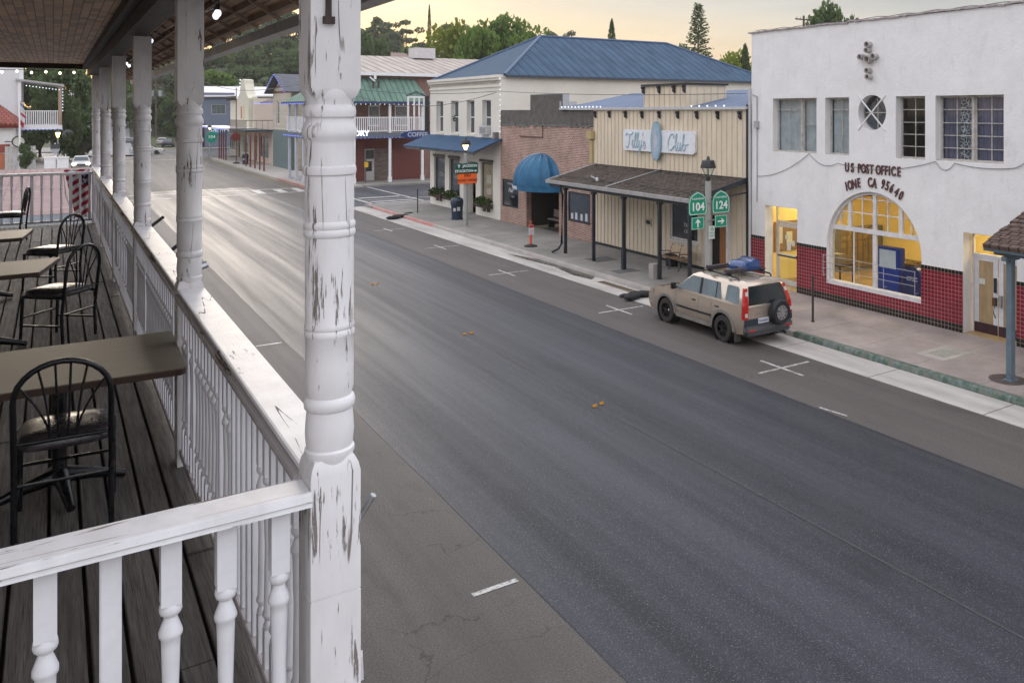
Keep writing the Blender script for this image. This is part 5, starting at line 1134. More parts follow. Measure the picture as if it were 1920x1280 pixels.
MB().slab([(xP-.35, yE_+.3, ge), (xP-.35, yP-.35, ge), (xG-.004, yG-.004, gt), (xG-.004, yE_-.6, gt-.25)], .06).build('roof', stripe_metal('green_metal_roof_side', (.125, .20, .160), 1, .50), gb)
m = MB(); m.box(xP-.38, xE_+.1, yP-.40, yP-.351, ge-.22, ge-.02); m.box(xP-.42, xP-.381, yP-.38, yE_+.3, ge-.22, ge-.02); m.build('roof_fascia', P('navy_fascia', (.03, .045, .12), .5), gb)
bulbs_line(gb, [(psx[0]-1.2, yP-.42, ge-.26), (xE_, yP-.42, ge-.26)], 20, M['bulb'], .035); bulbs_line(gb, [(psx[0]-.5, yP-.2, fz-.42), (xE_, yP-.2, fz-.42)], 22, M['bulb_blue'], .032); bulbs_line(gb, [(xP-.45, yE_, ge-.2), (xP-.45, yP+2, ge-.2)], 14, M['bulb_blue'], .045); bulbs_line(gb, [(xP-.2, yE_, fz-.3), (xP-.2, yP+2, fz-.3)], 14, M['bulb_blue'], .045)
# white letters, made to glow by the bulb material, on the gallery face and upper pale roof
m = MB(); m.merge(text('FACTORY', .62, .02, 0, .02), faceY(onY(660, 300, yP)[0], yP-.20, fz-.02)); m.build('lettering', M['bulb'], gb)
rust = P('rusted_pale_metal', (.42, .36, .34), .6, .35, .35, .1, 10, stretch=(1, .25, 1))
r2 = stripe_metal('pale_metal_roof', (.40, .35, .31), 0, .9, .6, .5, streak=(1.2, .15, 1)); m = MB(); m.slab([(xG-.1, yG-.5, 9.85), (46, yG-.5, 9.85), (46, 88, 12.1), (xG-.1, 88, 12.1)], .08); m.build('upper_roof', r2, gb)
m = MB(); m.box(xG-.1, 46, yG-.58, yG-.501, 9.55, 9.84)
for x in (23.6, 29.5): m.box(x-.1, x+.1, yG-.75, yG-.581, 9.2, 9.8); m.cbox((x-.25, yG-.7, 9.2), (.6, .1, .12), ry=.7)
m.build('upper_gutter', M['white'], gb)
m = MB(); m.box(31, 33.2, 86, 88, 11.9, 13.0); m.build('roof_unit', P('pale_box', (.55, .52, .52), .6), gb)
for u in (699, 709): m = MB(); x = onY(u, 160, 75.2)[0]; m.lathe([(.08, 0), (.08, .5), (.13, .52), (.13, .62)], (x, 75.1, 8.4), 8); m.build('roof_vent', P('vent_rust', (.08, .05, .045), .7), gb)
# hanging sign with blue lower board
hs = thing('hanging_sign', 'tall white framed projecting sign with oval blue board below, above the side street', 'sign', (21, 57.0, 6))
hx, hz = onY(780, 215, 57.4)
m = MB(); 
for x0_, x1_ in ((-.62, -.5), (-.18, -.08), (.18, .28), (.52, .62)): m.box(hx+x0_, hx+x1_, 57.36, 57.44, hz-1.05, hz+1.15)
m.box(hx-.62, hx+.62, 57.35, 57.45, hz+1.151, hz+1.27); m.build('frame', M['white'], hs); m = MB(); m.box(hx+.64, hx+.9, 57.3, 57.5, hz-1.2, hz+1.3); m.tube([(hx-.7, 57.4, hz+1.3), (hx-.4, 57.4, hz+1.4), (hx, 57.4, hz+1.6), (hx+.4, 57.4, hz+1.4), (hx+.7, 57.4, hz+1.3)], .05, 5); m.tube([(hx+.9, 57.4, hz-.55), (22.4, 57.4, hz-.55), (22.4, 55.2, hz-.55)], .05, 6); m.build('arm', dk, hs)
m = MB(); m.prism([(hx+.1+1.25*cos(2*pi*i/20), hz-1.40+.30*sin(2*pi*i/20)-.0) for i in range(20)], lambda x, z: (x, 57.34, z), lambda x, z: (x, 57.46, z)); m.build('lower_board', P('sign_navy', (.03, .055, .18), .4), hs)
m = MB(); m.merge(text('COFFEE', .42, .01, 0, .01), faceY(hx+.1, 57.33, hz-1.40)); m.build('lettering', P('sign_letter', (.5, .55, .7), .5), hs)
t = thing('parking_sign', 'yellow box on a thin post in front of the stone panel', 'sign post', (X_(681), 74.2, ZW)); sx_ = X_(681)-.4
MB().tube([(sx_, 74.2, ZW), (sx_, 74.2, 2.9)], .035, 6).build('pole', dk, t); MB().box(sx_-.16, sx_+.16, 74.02, 74.16, 1.5, 1.95).build('box', P('sign_yellow', (.62, .38, .02), .5), t)

# ------------------------------------------------ row beyond
sid = board_mat('cream_siding', (.56, .51, .42), 2, .22, (.25, .22, .18))
gl2 = P('shop_glass', (.09, .12, .12), .1, .5, .5, spec=.7)
def U(u, X=XF): return onX(u, 300, X)[0]
rowg = 'old shop buildings further up the street'
# gabled building
g1_ = thing('gabled_building', 'narrow cream building with grey gable roof outlined in blue lights', 'building', (XF, 92, ZW))
ya, yb = U(546, 20.6), U(512, 20.6); X0_ = 20.6; ym = (ya+yb)/2
m = wall(mapX(X0_), ya, yb, 4.3, 8.7, .3, [(ym+1.2, ym+2.6, 4.9, 7.5)]); m.prism([(ya, 8.7), (yb, 8.7), (ym, 10.1)], lambda y, z: (X0_, y, z), lambda y, z: (X0_+.3, y, z)); m.box(X0_+.31, 32, ya, ya+.3, ZW, 8.7); m.box(X0_+.31, 32, yb-.3, yb, ZW, 8.7); m.build('wall', sid, g1_)
window(g1_, mapX(X0_), ym+1.2, ym+2.6, 4.9, 7.5, .1, M['white'], gl2, 1, 2, fw=.12)
m = MB(); m.box(X0_, X0_+.3, ya, yb, ZW, 4.29); m.build('shop_front', P('shop_front_teal', (.12, .17, .17), .6), g1_)
rfm = P('grey_shingle_roof', (.10, .105, .125), .8, .3, 1.5); m = MB(); e_ = .8
m.slab([(X0_-.8, yb+e_, 8.45), (X0_-.8, ym, 10.45), (33, ym, 10.45), (33, yb+e_, 8.45)], .12); m.slab([(X0_-.8, ym, 10.45), (X0_-.8, ya-e_, 8.45), (33, ya-e_, 8.45), (33, ym, 10.45)], .12); m.build('roof', rfm, g1_)
m = MB(); m.cbox((X0_-.02, ym, 9.3), (.05, 2.6, .16)); m.box(X0_-.04, X0_-.001, ya+.3, yb-.3, 8.35, 8.6); m.box(X0_-.04, X0_-.001, ya+.8, yb-.8, 9.0, 9.12); m.build('gable_board', P('gable_brown', (.20, .09, .055), .7), g1_)
bulbs_line(g1_, [(X0_-.85, yb+e_, 8.4), (X0_-.85, ym, 10.4), (X0_-.85, ya-e_, 8.4)], 20, M['bulb_blue'], .05)
MB().box(23, 24, ya+.5, ya+1.4, 8.5, 10.4).build('chimney', bk2, g1_)
# flat cream building with roof terrace
g2_ = thing('terrace_building', 'low cream building with dark roof patch and iron railed terrace over the pavement', 'building', (XF, 108, ZW))
ya, yb = U(512, XF), U(477, XF)
m = wall(mp, ya+.1, yb, ZW, 7.35, .3, [(ya+2.5, ya+7.5, .8, 3.3), (ya+9.5, ya+11.0, ZW-.1, 3.2)]); m.box(XF+.31, 33, ya+.1, ya+.4, ZW, 7.3); m.build('wall', P('peach_render', (.58, .48, .40), .8, .1), g2_)
window(g2_, mp, ya+2.5, ya+7.5, .8, 3.3, .1, P('teal_frame', (.05, .22, .22), .5), gl2, 3, 1, fw=.12); MB().box(XF+.2, XF+.25, ya+9.5, ya+11, ZW, 3.2).build('door', P('door_brown', (.08, .04, .03), .5), g2_)
m = MB(); m.slab([(XF+.1, ya+1.0, 7.45), (XF+5, ya+1, 9.2), (XF+5, ya+9.5, 9.2), (XF+.1, yb-3, 7.45)], .15); m.build('roof', P('dark_shingle', (.07, .05, .05), .8, .5, 2), g2_)
bulbs_line(g2_, [(XF-.1, yb, 7.3), (XF-.1, ya, 7.3)], 16, M['bulb_blue'], .05)
m = MB(); m.box(18.0, XF-.01, ya, yb, 4.0, 4.2); m.build('terrace', P('terrace_dark', (.04, .06, .07), .6), g2_)
m = MB()
for z in (5.3,): m.tube([(18.1, yb-.1, z), (18.1, ya, z), (XF, ya, z)], .04, 5)
y = ya
while y < yb: m.tube([(18.1, y, 4.2), (18.1, y, 5.3)], .02, 4); y += .4
for x in (18.6, 19.2, 19.8, 20.4): m.tube([(x, ya, 4.2), (x, ya, 5.3)], .02, 4)
m.build('railing', P('iron_rust', (.14, .10, .09), .6), g2_)
# mission style tower building
g3_ = thing('mission_building', 'cream building with curved bell tower parapet and red posts under its canopy', 'building', (XF, 120, ZW))
ya, yb = U(477, XF), U(432, XF)
m = wall(mp, ya+.1, yb, ZW, 8.2, .3, [(ya+4, ya+8, .8, 3.2), (ya+10, ya+12, ZW-.1, 3.0), (ya+14, ya+19, .8, 3.2)])
t0, t1 = U(474), U(452); tm_ = (t0+t1)/2; hw_ = (t1-t0)/2
pr = [(-1, 0), (1, 0), (.98, 2.0), (.62, 2.6), (.45, 3.4), (.33, 4.1), (.30, 4.6), (.0, 4.75), (-.30, 4.6), (-.33, 4.1), (-.45, 3.4), (-.62, 2.6), (-.98, 2.0)]
m.prism([(tm_+p*hw_, 6.2+q*.92) for p, q in pr], lambda y, z: (XF-.5, y, z), lambda y, z: (XF+.6, y, z)); m.box(XF-.5, XF-.001, t0, t1, 4.2, 6.19); m.box(XF+.31, 34, ya+.1, ya+.4, ZW, 8.0); m.box(XF+.31, 34, yb-.3, yb, ZW, 8.0)
m.build('wall', P('tower_cream', (.60, .56, .46), .8, .08), g3_)
window(g3_, mp, ya+4, ya+8, .8, 3.2, .1, M['white'], gl2, 2, 1, fw=.1); window(g3_, mp, ya+14, ya+19, .8, 3.2, .1, M['white'], gl2, 3, 1, fw=.1); MB().box(XF+.2, XF+.25, ya+10, ya+12, ZW, 3).build('door', P('door_brown', (.08, .04, .03), .5), g3_)
m = MB(); m.box(XF-.6, XF-.1, t1, yb, 8.2, 8.45)
for i in range(10): m.box(XF-.5, XF-.2, t1+.2+i*.9, t1+.5+i*.9, 7.9, 8.19)
m.build('cornice', dk, g3_); m = MB(); m.box(XF-.52, XF-.501, tm_-1.5, tm_-.3, 5.2, 7.3); m.build('banner', P('banner_pale', (.55, .50, .30), .7), g3_); MB().box(XF-.52, XF-.501, tm_+.4, tm_+1.3, 5.4, 7.0).build('banner', P('banner_red', (.42, .16, .10), .7), g3_)
m = MB(); m.box(17.6, XF-.01, ya, yb+6, 4.05, 4.25); m.build('canopy', M['white'], g3_); bulbs_line(g3_, [(17.55, yb+6, 4.1), (17.55, ya, 4.1)], 20, M['bulb_blue'], .05)
rp_ = P('post_red', (.17, .045, .04), .5)
for u in (411, 415, 419, 423.5, 461, 469.5, 478, 487, 495): y = onX(u, 300, 18.0)[0]; MB().box(17.93, 18.07, y-.07, y+.07, ZW, 4.04).build('canopy_post', rp_, g3_ if u < 480 else g2_)
for c_ in (M['bulb'],): bulbs_line(g3_, [(XF-.55, tm_+.33*hw_, 10.5), (XF-.55, tm_+.6*hw_, 8.8), (XF-.55, tm_+1.0*hw_, 8.1)], 9, c_, .08)
# blue grey block across the far street with long white roof
g4_ = thing('slate_building', 'slate blue two storey building with a long pale roof at the end of the row', 'building', (30, 163, ZW))
def XY(u, Y): return onY(u, 300, Y)[0]
m = wall(mapY(163), XY(378, 163), XY(440, 163), ZW, 9.6, .3, [(XY(396, 163), XY(424, 163), 5.8, 7.6)]); m.build('wall', P('slate_blue', (.15, .175, .23), .8, .1), g4_)
MB().box(XY(366, 163), XY(378, 163), 163, 163.3, ZW, 9.0).build('wall', P('pale_end', (.45, .42, .38), .8), g4_)
window(g4_, mapY(163), XY(396, 163), XY(424, 163), 5.8, 7.6, .1, P('win_grey', (.35, .35, .37), .6), gl2, 3, 1, fw=.15)
m = MB(); m.slab([(XY(374, 163), 162.4, 9.0), (XY(545, 163), 162.4, 9.2), (XY(545, 163), 172, 11.0), (XY(374, 163), 172, 10.9)], .2); m.build('roof', P('pale_roof', (.62, .60, .60), .6, .1, .2), g4_)
MB().box(XY(440, 163)+.01, XY(545, 163), 163.2, 163.5, ZW, 8.9).build('wall', P('peach_wall2', (.55, .45, .38), .8), g4_)
MB().box(XY(376, 163), XY(383, 163), 162.8, 162.99, ZW, 4.2).build('door', M['dark_glass'], g4_)
sg2 = thing('billboard', 'blue wall sign with pale lettering on the slate blue building', 'sign', (XY(409, 163), 162.8, 4.5)); x0_, x1_ = XY(399, 162.8), XY(425, 162.8)
MB().box(x0_, x1_, 162.7, 162.9, zat(252, 143), zat(239, 143)).build('board', P('sign_sky', (.05, .30, .50), .5), sg2); m = MB(); m.merge(text('DESIGN', .85, .02, .2, .02), faceY((x0_+x1_)/2, 162.68, zat(245, 143))); m.build('lettering', M['white'], sg2)
# ------------------------------------------------ left side of the street
nr = thing('shingled_house', 'low neighbouring house with faded pink and grey shingle roof beyond the balcony', 'house', (-3, 30, ZW))
MB().box(-8, .9, 23.5, 46, ZW, 2.8).build('wall', P('nb_wall', (.45, .42, .4), .8), nr)
pk = brick_mat('pink_shingles', (.34, .235, .225), (.25, .165, .16), (.14, .09, .09), 'XY', .55, .34, .035, .9, .12); gs = brick_mat('grey_shingles', (.13, .16, .185), (.09, .115, .135), (.05, .06, .07), 'XY', .5, .30, .03, .9, .1)
MB().slab([(-9, 22.8, 2.85), (1.6, 22.8, 2.85), (1.6, 31.5, 3.2), (-9, 31.5, 3.2)], .1).build('roof', gs, nr); MB().slab([(-9, 31.51, 3.21), (1.6, 31.51, 3.21), (1.6, 47, 3.75), (-9, 47, 3.75)], .1).build('roof', pk, nr)
# tile roofed building, clock, flag
DL = 92.0
def LX(u, D=DL): return atD(u, D)
lx, ly = LX(38); 
tl = thing('tile_roof_building', 'white building with red clay tile roof at the left edge', 'building', (lx-3, ly, ZW))
m = MB(); m.box(lx-9, lx-.6, ly, ly+10, ZW, 4.9); m.build('wall', M['stucco'], tl); ct = brick_mat('clay_tiles', (.34, .085, .05), (.22, .05, .035), (.09, .02, .015), 'XY', .4, .5, .06, .8, .06)
m = MB(); m.slab([(lx-10, ly-.8, 5.1), (lx+.2, ly-.8, 5.1), (lx-2.6, ly+4.5, 7.7), (lx-10, ly+4.5, 7.7)], .25); m.slab([(lx+.2, ly-.8, 5.1), (lx+.2, ly+10, 5.1), (lx-2.6, ly+4.5, 7.7)], .25); m.build('roof', ct, tl)
MB().box(lx-10, lx-.1, ly-.5, ly-.01, 4.55, 4.95).build('eave', P('eave_red', (.25, .04, .025), .6), tl)
orb = P('arch_orange', (.50, .16, .08), .7); m = MB(); ax = LX(0)[0]; m.prism([(ax+1.5*cos(pi*i/14), ZW+1.7*sin(pi*i/14)) for i in range(15)], lambda x, z: (x, ly-.2, z), lambda x, z: (x, ly-.01, z)); m.build('arch', orb, tl)
m = MB(); 
for i in range(5): m.box(ax+.2+i*.45-2.5, ax+.65+i*.45-2.5, ly-.12, ly-.005, 1.9+i*.28, 2.9+i*.28-.3)
m.box(ax-3, ax+.9, ly-.1, ly-.004, 1.9, 2.8); m.build('stepped_brick', P('step_brick', (.30, .07, .05), .8), tl)
t = thing('street_clock', 'round black rimmed street clock beside the flag pole', 'clock', (lx-.1, ly-1.2, ZW)); cz = zat(265, DL)
m = MB(); m.lathe([(.62, -.14), (.62, .14), (.50, .16), (.50, -.16)], (lx-.1, ly-1.3, cz), 20, cap=False, axis='Y'); m.build('rim', M['dark_iron'], t, smooth=40); MB().lathe([(.52, -.10), (.52, .10)], (lx-.1, ly-1.3, cz), 20, axis='Y').build('face', P('clock_face', (.62, .60, .52), .5, .05), t)
m = MB(); m.box(lx-.12, lx-.08, ly-1.45, ly-1.41, cz, cz+.36); m.cbox((lx+.02, ly-1.43, cz-.05), (.3, .03, .04), ry=.4); m.build('hand', M['dark_iron'], t); MB().tube([(lx-1.3, ly-.02, cz), (lx-.7, ly-1.3, cz)], .05).build('bracket', M['dark_iron'], t)
t = thing('flag_pole', 'tall white flag pole with a red and white flag hanging limp', 'flag pole', (lx, ly-2, ZW)); fy = ly-2.0
MB().tube([(lx, fy, ZW), (lx, fy, 8.0)], [.12, .06], 8).build('pole', M['white'], t); fl = P('flag_white', (.6, .6, .62), .8)
m = MB(); n = 10
for j in range(11):
    for i in range(n+1): s = i/n; m.v.append((lx+.05+s*(.5-.25*abs(j-5)/5), fy+.08*sin(s*9+j*.4), 7.6-j*.26-s*.5))
for j in range(10):
    for i in range(n): a = j*(n+1)+i; m.f.append((a, a+1, a+n+2, a+n+1))
fo = m.build('flag', fl, t, smooth=180); fo.data.materials.append(P('flag_red', (.40, .02, .03), .8)); fo.data.materials.append(P('flag_blue', (.04, .10, .25), .8))
for p in fo.data.polygons: p.material_index = 1 if p.index//n in (5, 8, 9) else (2 if p.index//n == 1 else 0)
# white house with tall railed upper balcony seen from its end
D2 = 99.; wx, wy = LX(46, D2); hx0, hx1 = LX(34, D2)[0], LX(117, D2)[0]
vb = thing('white_balcony_house', 'white house with a deep covered upstairs balcony edged with lights', 'house', (wx-2, wy, ZW))
MB().box(wx-12, wx-.5, wy, wy+12, ZW, 13.5).build('wall', P('white_siding', (.66, .65, .66), .7, .06, .5), vb); MB().box(wx-.5, wx-.1, wy-.1, wy+.3, 9.8, 13.4).build('corner_board', M['white'], vb)
zf, zr2, zt2 = zat(239, D2), zat(207.5, D2), zat(161, D2)
m = MB(); m.box(hx0, hx1, wy-.3, wy+9, zf-.25, zf+.25); m.build('balcony_floor', M['white'], vb); m = MB(); m.slab([(hx0-.2, wy-.6, zat(148, D2)), (hx1+.2, wy-.6, zt2+.2), (hx1+.2, wy+9, zt2+.2), (hx0-.2, wy+9, zat(148, D2))], .22); m.build('balcony_roof', P('old_white', (.40, .38, .37), .7), vb)
for x in (hx0+.15, hx1-.2):
    for y in (wy-.2, wy+8.8): MB().box(x-.16, x+.16, y-.16, y+.16, zf+.25, zt2+(.0 if x > hx0+1 else .5)).build('balcony_post', P('tan_post', (.36, .26, .19), .7) if x > hx0+1 else M['white'], vb)
m = MB(); m.box(hx0, hx1, wy-.2, wy-.1, zr2-.1, zr2); m.box(hx1-.14, hx1-.04, wy-.1, wy+8.8, zr2-.1, zr2); x = hx0+.2
while x < hx1-.2: m.box(x-.05, x+.05, wy-.19, wy-.11, zf+.25, zr2-.1); x += .21
m.build('railing', M['white'], vb)
bulbs_line(vb, [(hx0+.8, wy-.4, zt2-.0), (hx1-.3, wy-.4, zt2-.45)], 11, M['bulb'], .06); bulbs_line(vb, [(hx0+.2, wy-.4, zf-.3), (hx1, wy-.4, zf-.3)], 12, M['bulb_blue'], .055); bulbs_line(vb, [(hx1+.05, wy-.4, zt2), (hx1+.05, wy-.4, zr2)], 9, M['bulb'], .055)
# white corner fence, pillars and small signs left of the street
t = thing('board_fence', 'short white board fence beside the flag pole', 'fence', (lx+1, ly-.5, ZW)); m = MB()
for i in range(9): x = lx-1.3+i*.30; m.box(x, x+.27, ly-.9, ly-.85, ZW, 2.6+.0*i)
m.build('board', P('fence_white', (.52, .50, .49), .7), t); MB().box(lx-1.3, lx+1.4, ly-.84, ly-.8, .6, .8).build('rail', M['white'], t)
for u, lb in ((94, 'left white stone pillar by the crossing'), (118, 'right white stone pillar by the crossing')):
    x, y = LX(u, 88); t = thing('pillar', lb, 'pillar', (x, y, ZW), 'pillars by the crossing'); MB().box(x-.5, x+.5, y-.3, y+.3, ZW, 1.5).build('shaft', M['white'], t, bevel=.02); MB().box(x-.56, x+.56, y-.36, y+.36, 1.501, 1.62).build('cap', M['white'], t, bevel=.02)
x, y = LX(103.5, 90); t = thing('road_sign', 'grey and white warning board on a short post between the pillars', 'sign', (x, y, ZW))
MB().tube([(x, y, ZW), (x, y, 3.0)], .06).build('post', M['white'], t); m = MB(); m.prism([(-.42, .5), (.42, .5), (.42, .0), (0, -.55), (-.42, .0)], lambda a, b: (x+a, y-.08, zat(281, 90)+b), lambda a, b: (x+a, y-.12, zat(281, 90)+b)); m.build('board', P('sign_grey', (.35, .36, .38), .5), t); MB().box(x-.42, x+.42, y-.15, y-.121, zat(279, 90), zat(270, 90)).build('panel', P('sign_dark', (.04, .045, .05), .5), t)
def far_lamp(u, D, vb_, vt, label, x=None, y=None):
    x, y = LX(u, D); z1 = zat(vt, D); t = thing('street_lamp', label, 'street lamp', (x, y, ZW), None)
    MB().tube([(x, y, ZW), (x, y, z1-1.0)], [.09, .07], 8).build('pole', galv, t); m = MB(); m.lathe([(.12, 0), (.26, .5), (.22, .55)], (x, y, z1-1.0), 8); m.build('lantern', emit('far_lamp_glow', (1., .62, .18), 4.), t); m = MB(); m.lathe([(.30, -.45), (.22, -.25), (.05, -.1), (.03, 0)], (x, y, z1), 8); m.build('cap', M['dark_iron'], t); return t
far_lamp(108.5, 96, 0, 241, 'lit yellow street lamp at the far left crossing')
x, y = LX(127, 108); t = thing('stop_sign', 'back of an octagonal grey stop sign', 'sign', (x, y, ZW)); MB().tube([(x, y, ZW), (x, y, zat(246, 108))], .05).build('post', galv, t); m = MB(); m.lathe([(.62, -.02), (.62, .02)], (x, y+.1, zat(252, 108)), 8, axis='Y'); m.build('plate', P('sign_back', (.28, .28, .30), .4, metal=.4), t)
# ================================================================== STREET FURNITURE
def lantern(par, x, y, z, lit):
    m = MB(); m.lathe([(.03, 0), (.06, .06), (.09, .12), (.05, .16)], (x, y, z), 8); 
    for k in range(4): a = pi/4+k*pi/2; m.tube([(x+.07*cos(a), y+.07*sin(a), z+.14), (x+.21*cos(a), y+.21*sin(a), z+.46)], .012, 5)
    m.build('lantern_frame', M['dark_iron'], par); m = MB(); m.lathe([(.06, .15), (.19, .455)], (x, y, z), 4); m.build('lantern_glass', emit('lantern_glow', (1, .72, .34), 2.6) if lit else M['clear'], par)
    m = MB(); m.lathe([(.27, .44), (.27, .48), (.215, .66), (.20, .69), (.07, .71), (.06, .73), (.045, .79), (.02, .83)], (x, y, z), 8); m.build('lantern_cap', M['dark_iron'], par, smooth=30)
pole_m = P('pole_concrete', (.33, .33, .31), .7, .15, 4, .2, 30)
# lamp with direction boards
lx2, ly2 = onZ(873, 424, .15)
t = thing('street_lamp', 'lit lamp post carrying green direction boards and an orange road work board', 'street lamp', (lx2, ly2, ZW)); D_ = lx2*ST+ly2*CT
zt_ = zat(287, D_); MB().tube([(lx2, ly2, ZW), (lx2, ly2, zt_)], [.13, .10], 12).build('pole', pole_m, t, smooth=60); lantern(t, lx2, ly2, zt_, True)
def board(par, nm, cx, y, cz, w_, h_, mt, border=None, r=.05):
    m = MB(); m.prism([(cx+p, cz+q) for p, q in [(-w_/2, -h_/2), (w_/2, -h_/2), (w_/2, h_/2), (-w_/2, h_/2)]], lambda a, b: (a, y, b), lambda a, b: (a, y+.02, b)); o = m.build(nm, mt, par)
    if border:
        m = MB(); e = .014; 
        m.box(cx-w_/2+e, cx+w_/2-e, y-.004, y-.001, cz+h_/2-e*1.9, cz+h_/2-e); m.box(cx-w_/2+e, cx+w_/2-e, y-.004, y-.001, cz-h_/2+e, cz-h_/2+e*1.9); m.box(cx-w_/2+e, cx-w_/2+e*1.9, y-.004, y-.001, cz-h_/2+e*1.95, cz+h_/2-e*1.95); m.box(cx+w_/2-e*1.9, cx+w_/2-e, y-.004, y-.001, cz-h_/2+e*1.95, cz+h_/2-e*1.95); m.build('border', border, o)
    return o
gd_ = P('sign_dark_green', (.012, .09, .06), .4, .1); gbr = P('sign_green', (.0, .26, .15), .4, .08); org = P('sign_orange', (.85, .14, .02), .5, .08); wht = P('sign_lettering', (.75, .78, .75), .5, .05)
W_ = 1.30; zc1, zc2, zc3 = zat(311, D_), zat(320.5, D_), zat(334, D_); yb_ = ly2-.16
def arrow(m, cx, y, cz, s, ang):
    P_ = [(0, .5), (.34, .12), (.34, -.04), (.09, .16), (.09, -.5), (-.09, -.5), (-.09, .16), (-.34, -.04), (-.34, .12)]; c, d = cos(ang), sin(ang)
    m.prism([(cx+(p*c-q*d)*s, cz+(p*d+q*c)*s) for p, q in P_], lambda a, b: (a, y-.008, b), lambda a, b: (a, y-.003, b))
bd = board(t, 'direction_board', lx2, yb_, zc1, W_, .29, gd_); m = MB(); m.merge(text('JACKSON', .19, .002, 0, .005), faceY(lx2+.18, yb_-.006, zc1)); arrow(m, lx2-.45, yb_, zc1, .2, 0); m.build('lettering', wht, bd)
bd = board(t, 'direction_board', lx2, yb_, zc2, W_, .29, gd_); m = MB(); m.merge(text('STOCKTON', .19, .002, 0, .005), faceY(lx2-.16, yb_-.006, zc2)); arrow(m, lx2+.48, yb_, zc2, .2, -pi/2); m.build('lettering', wht, bd)
bd = board(t, 'road_work_board', lx2+.04, yb_, zc3, 1.1, .58, org); m = MB(); m.merge(text('END', .19, .002, 0, .004), faceY(lx2+.04, yb_-.006, zc3+.15)); m.merge(text('ROAD WORK', .19, .002, 0, .004), faceY(lx2+.04, yb_-.006, zc3-.11)); m.build('lettering', P('letter_dark_red', (.12, .01, .0), .5), bd)
# lamp with route shields, pole rises behind the parked car
lx3 = 17.75; ly3 = onX(1328, 400, lx3)[0]; D_ = lx3*ST+ly3*CT
t = thing('street_lamp', 'unlit lamp post carrying two green route shields above arrow plates', 'street lamp', (lx3, ly3, ZW)); zt_ = zat(340, D_)
MB().tube([(lx3, ly3, ZW), (lx3, ly3, zt_)], [.125, .10], 12).build('pole', pole_m, t, smooth=60); lantern(t, lx3, ly3, zt_, False)
yb_ = ly3-.17
def shield(cx, num, ang):
    P_ = [(-.30, -.30), (.30, -.30), (.335, -.22), (.335, .05), (.29, .20), (.19, .30), (0, .38), (-.19, .30), (-.29, .20), (-.335, .05), (-.335, -.22)]
    S_ = lambda k, y: [(cx+p*k*1.0, zc0+q*k) for p, q in P_]
    o = MB().prism(S_(1.12, 0), lambda a, b: (a, yb_, b), lambda a, b: (a, yb_+.02, b)).build('route_shield', gbr, t)
    m = MB(); out_, in_ = S_(1.06, 0), S_(1.0, 0); n = len(P_)
    for i in range(n): m.quad((out_[i][0], yb_-.003, out_[i][1]), (out_[(i+1) % n][0], yb_-.003, out_[(i+1) % n][1]), (in_[(i+1) % n][0], yb_-.003, in_[(i+1) % n][1]), (in_[i][0], yb_-.003, in_[i][1]))
    m.build('border', wht, o); m = MB(); m.merge(text(num, .37, .003, 0, .008), faceY(cx, yb_-.006, zc0-.08)); m.merge(text('CALIFORNIA', .085, .002, 0, .001), faceY(cx, yb_-.006, zc0+.19)); m.build('lettering', wht, o)
    zc4 = zc0-.60; q = board(t, 'arrow_plate', cx, yb_, zc4, .52, .40, gbr, wht); m = MB(); arrow(m, cx, yb_, zc4, .28, ang); m.build('arrow', wht, q)
zc0 = zat(381, D_); xs1 = onY(1308.5, 385, yb_)[0]; xs2 = onY(1352, 385, yb_)[0]
shield(xs1, '104', 0); shield(xs2, '124', -pi/2)
m = MB(); m.box(xs1-.2, xs2+.2, yb_+.021, yb_+.05, zc0+.02, zc0+.06); m.box(xs1-.1, xs2+.1, yb_+.021, yb_+.05, zc0-.56, zc0-.52); m.build('sign_bracket', galv, t)
bd = board(t, 'parking_plate', lx3+.03, yb_+.02, zat(435, D_), .24, .42, P('plate_white', (.62, .64, .60), .5)); m = MB(); zz = zat(435, D_)
m.merge(text('15', .15, .002, 0, .004), faceY(lx3+.03, yb_+.012, zz+.11)); m.merge(text('MINUTE', .06, .001), faceY(lx3+.03, yb_+.012, zz-.02)); m.merge(text('PARKING', .055, .001), faceY(lx3+.03, yb_+.012, zz-.11)); m.build('lettering', gbr, bd)
# trash can
def trash(label, x, y, s=1.):
    t = thing('trash_can', label, 'trash can', (x, y, ZW)); b = P('bin_blue', (.012, .03, .055), .45, .2, 6)
    m = MB(); m.lathe([(.36, 0), (.36, .06), (.30, .08), (.34, .80), (.36, .82), (.36, .86)], (x, y, ZW), 20); m.build('body', b, t, smooth=40)
    m = MB(); m.lathe([(.37, .87), (.37, 1.05), (.33, 1.16), (.22, 1.24), (.05, 1.27)], (x, y, ZW), 20); m.build('lid', b, t, smooth=50); m = MB(); m.box(x-.2, x+.2, y-.385, y-.35, ZW+.92, ZW+1.06); m.build('flap', M['dark_iron'], t)
    m = MB(); m.cbox((x-.05, y-.345, ZW+.62), (.18, .012, .22)); m.cbox((x-.26, y-.25, ZW+.58), (.14, .012, .18), rz=-.8); m.build('sticker', P('sticker', (.5, .5, .5), .6), t)
x, y = onZ(857, 411, .15); trash('dark blue domed trash can on the pavement beside the cream building', x, y)
x, y = onZ(460, 308, .15); trash('dark trash can on the pavement far up the street by the red posts', x, y)
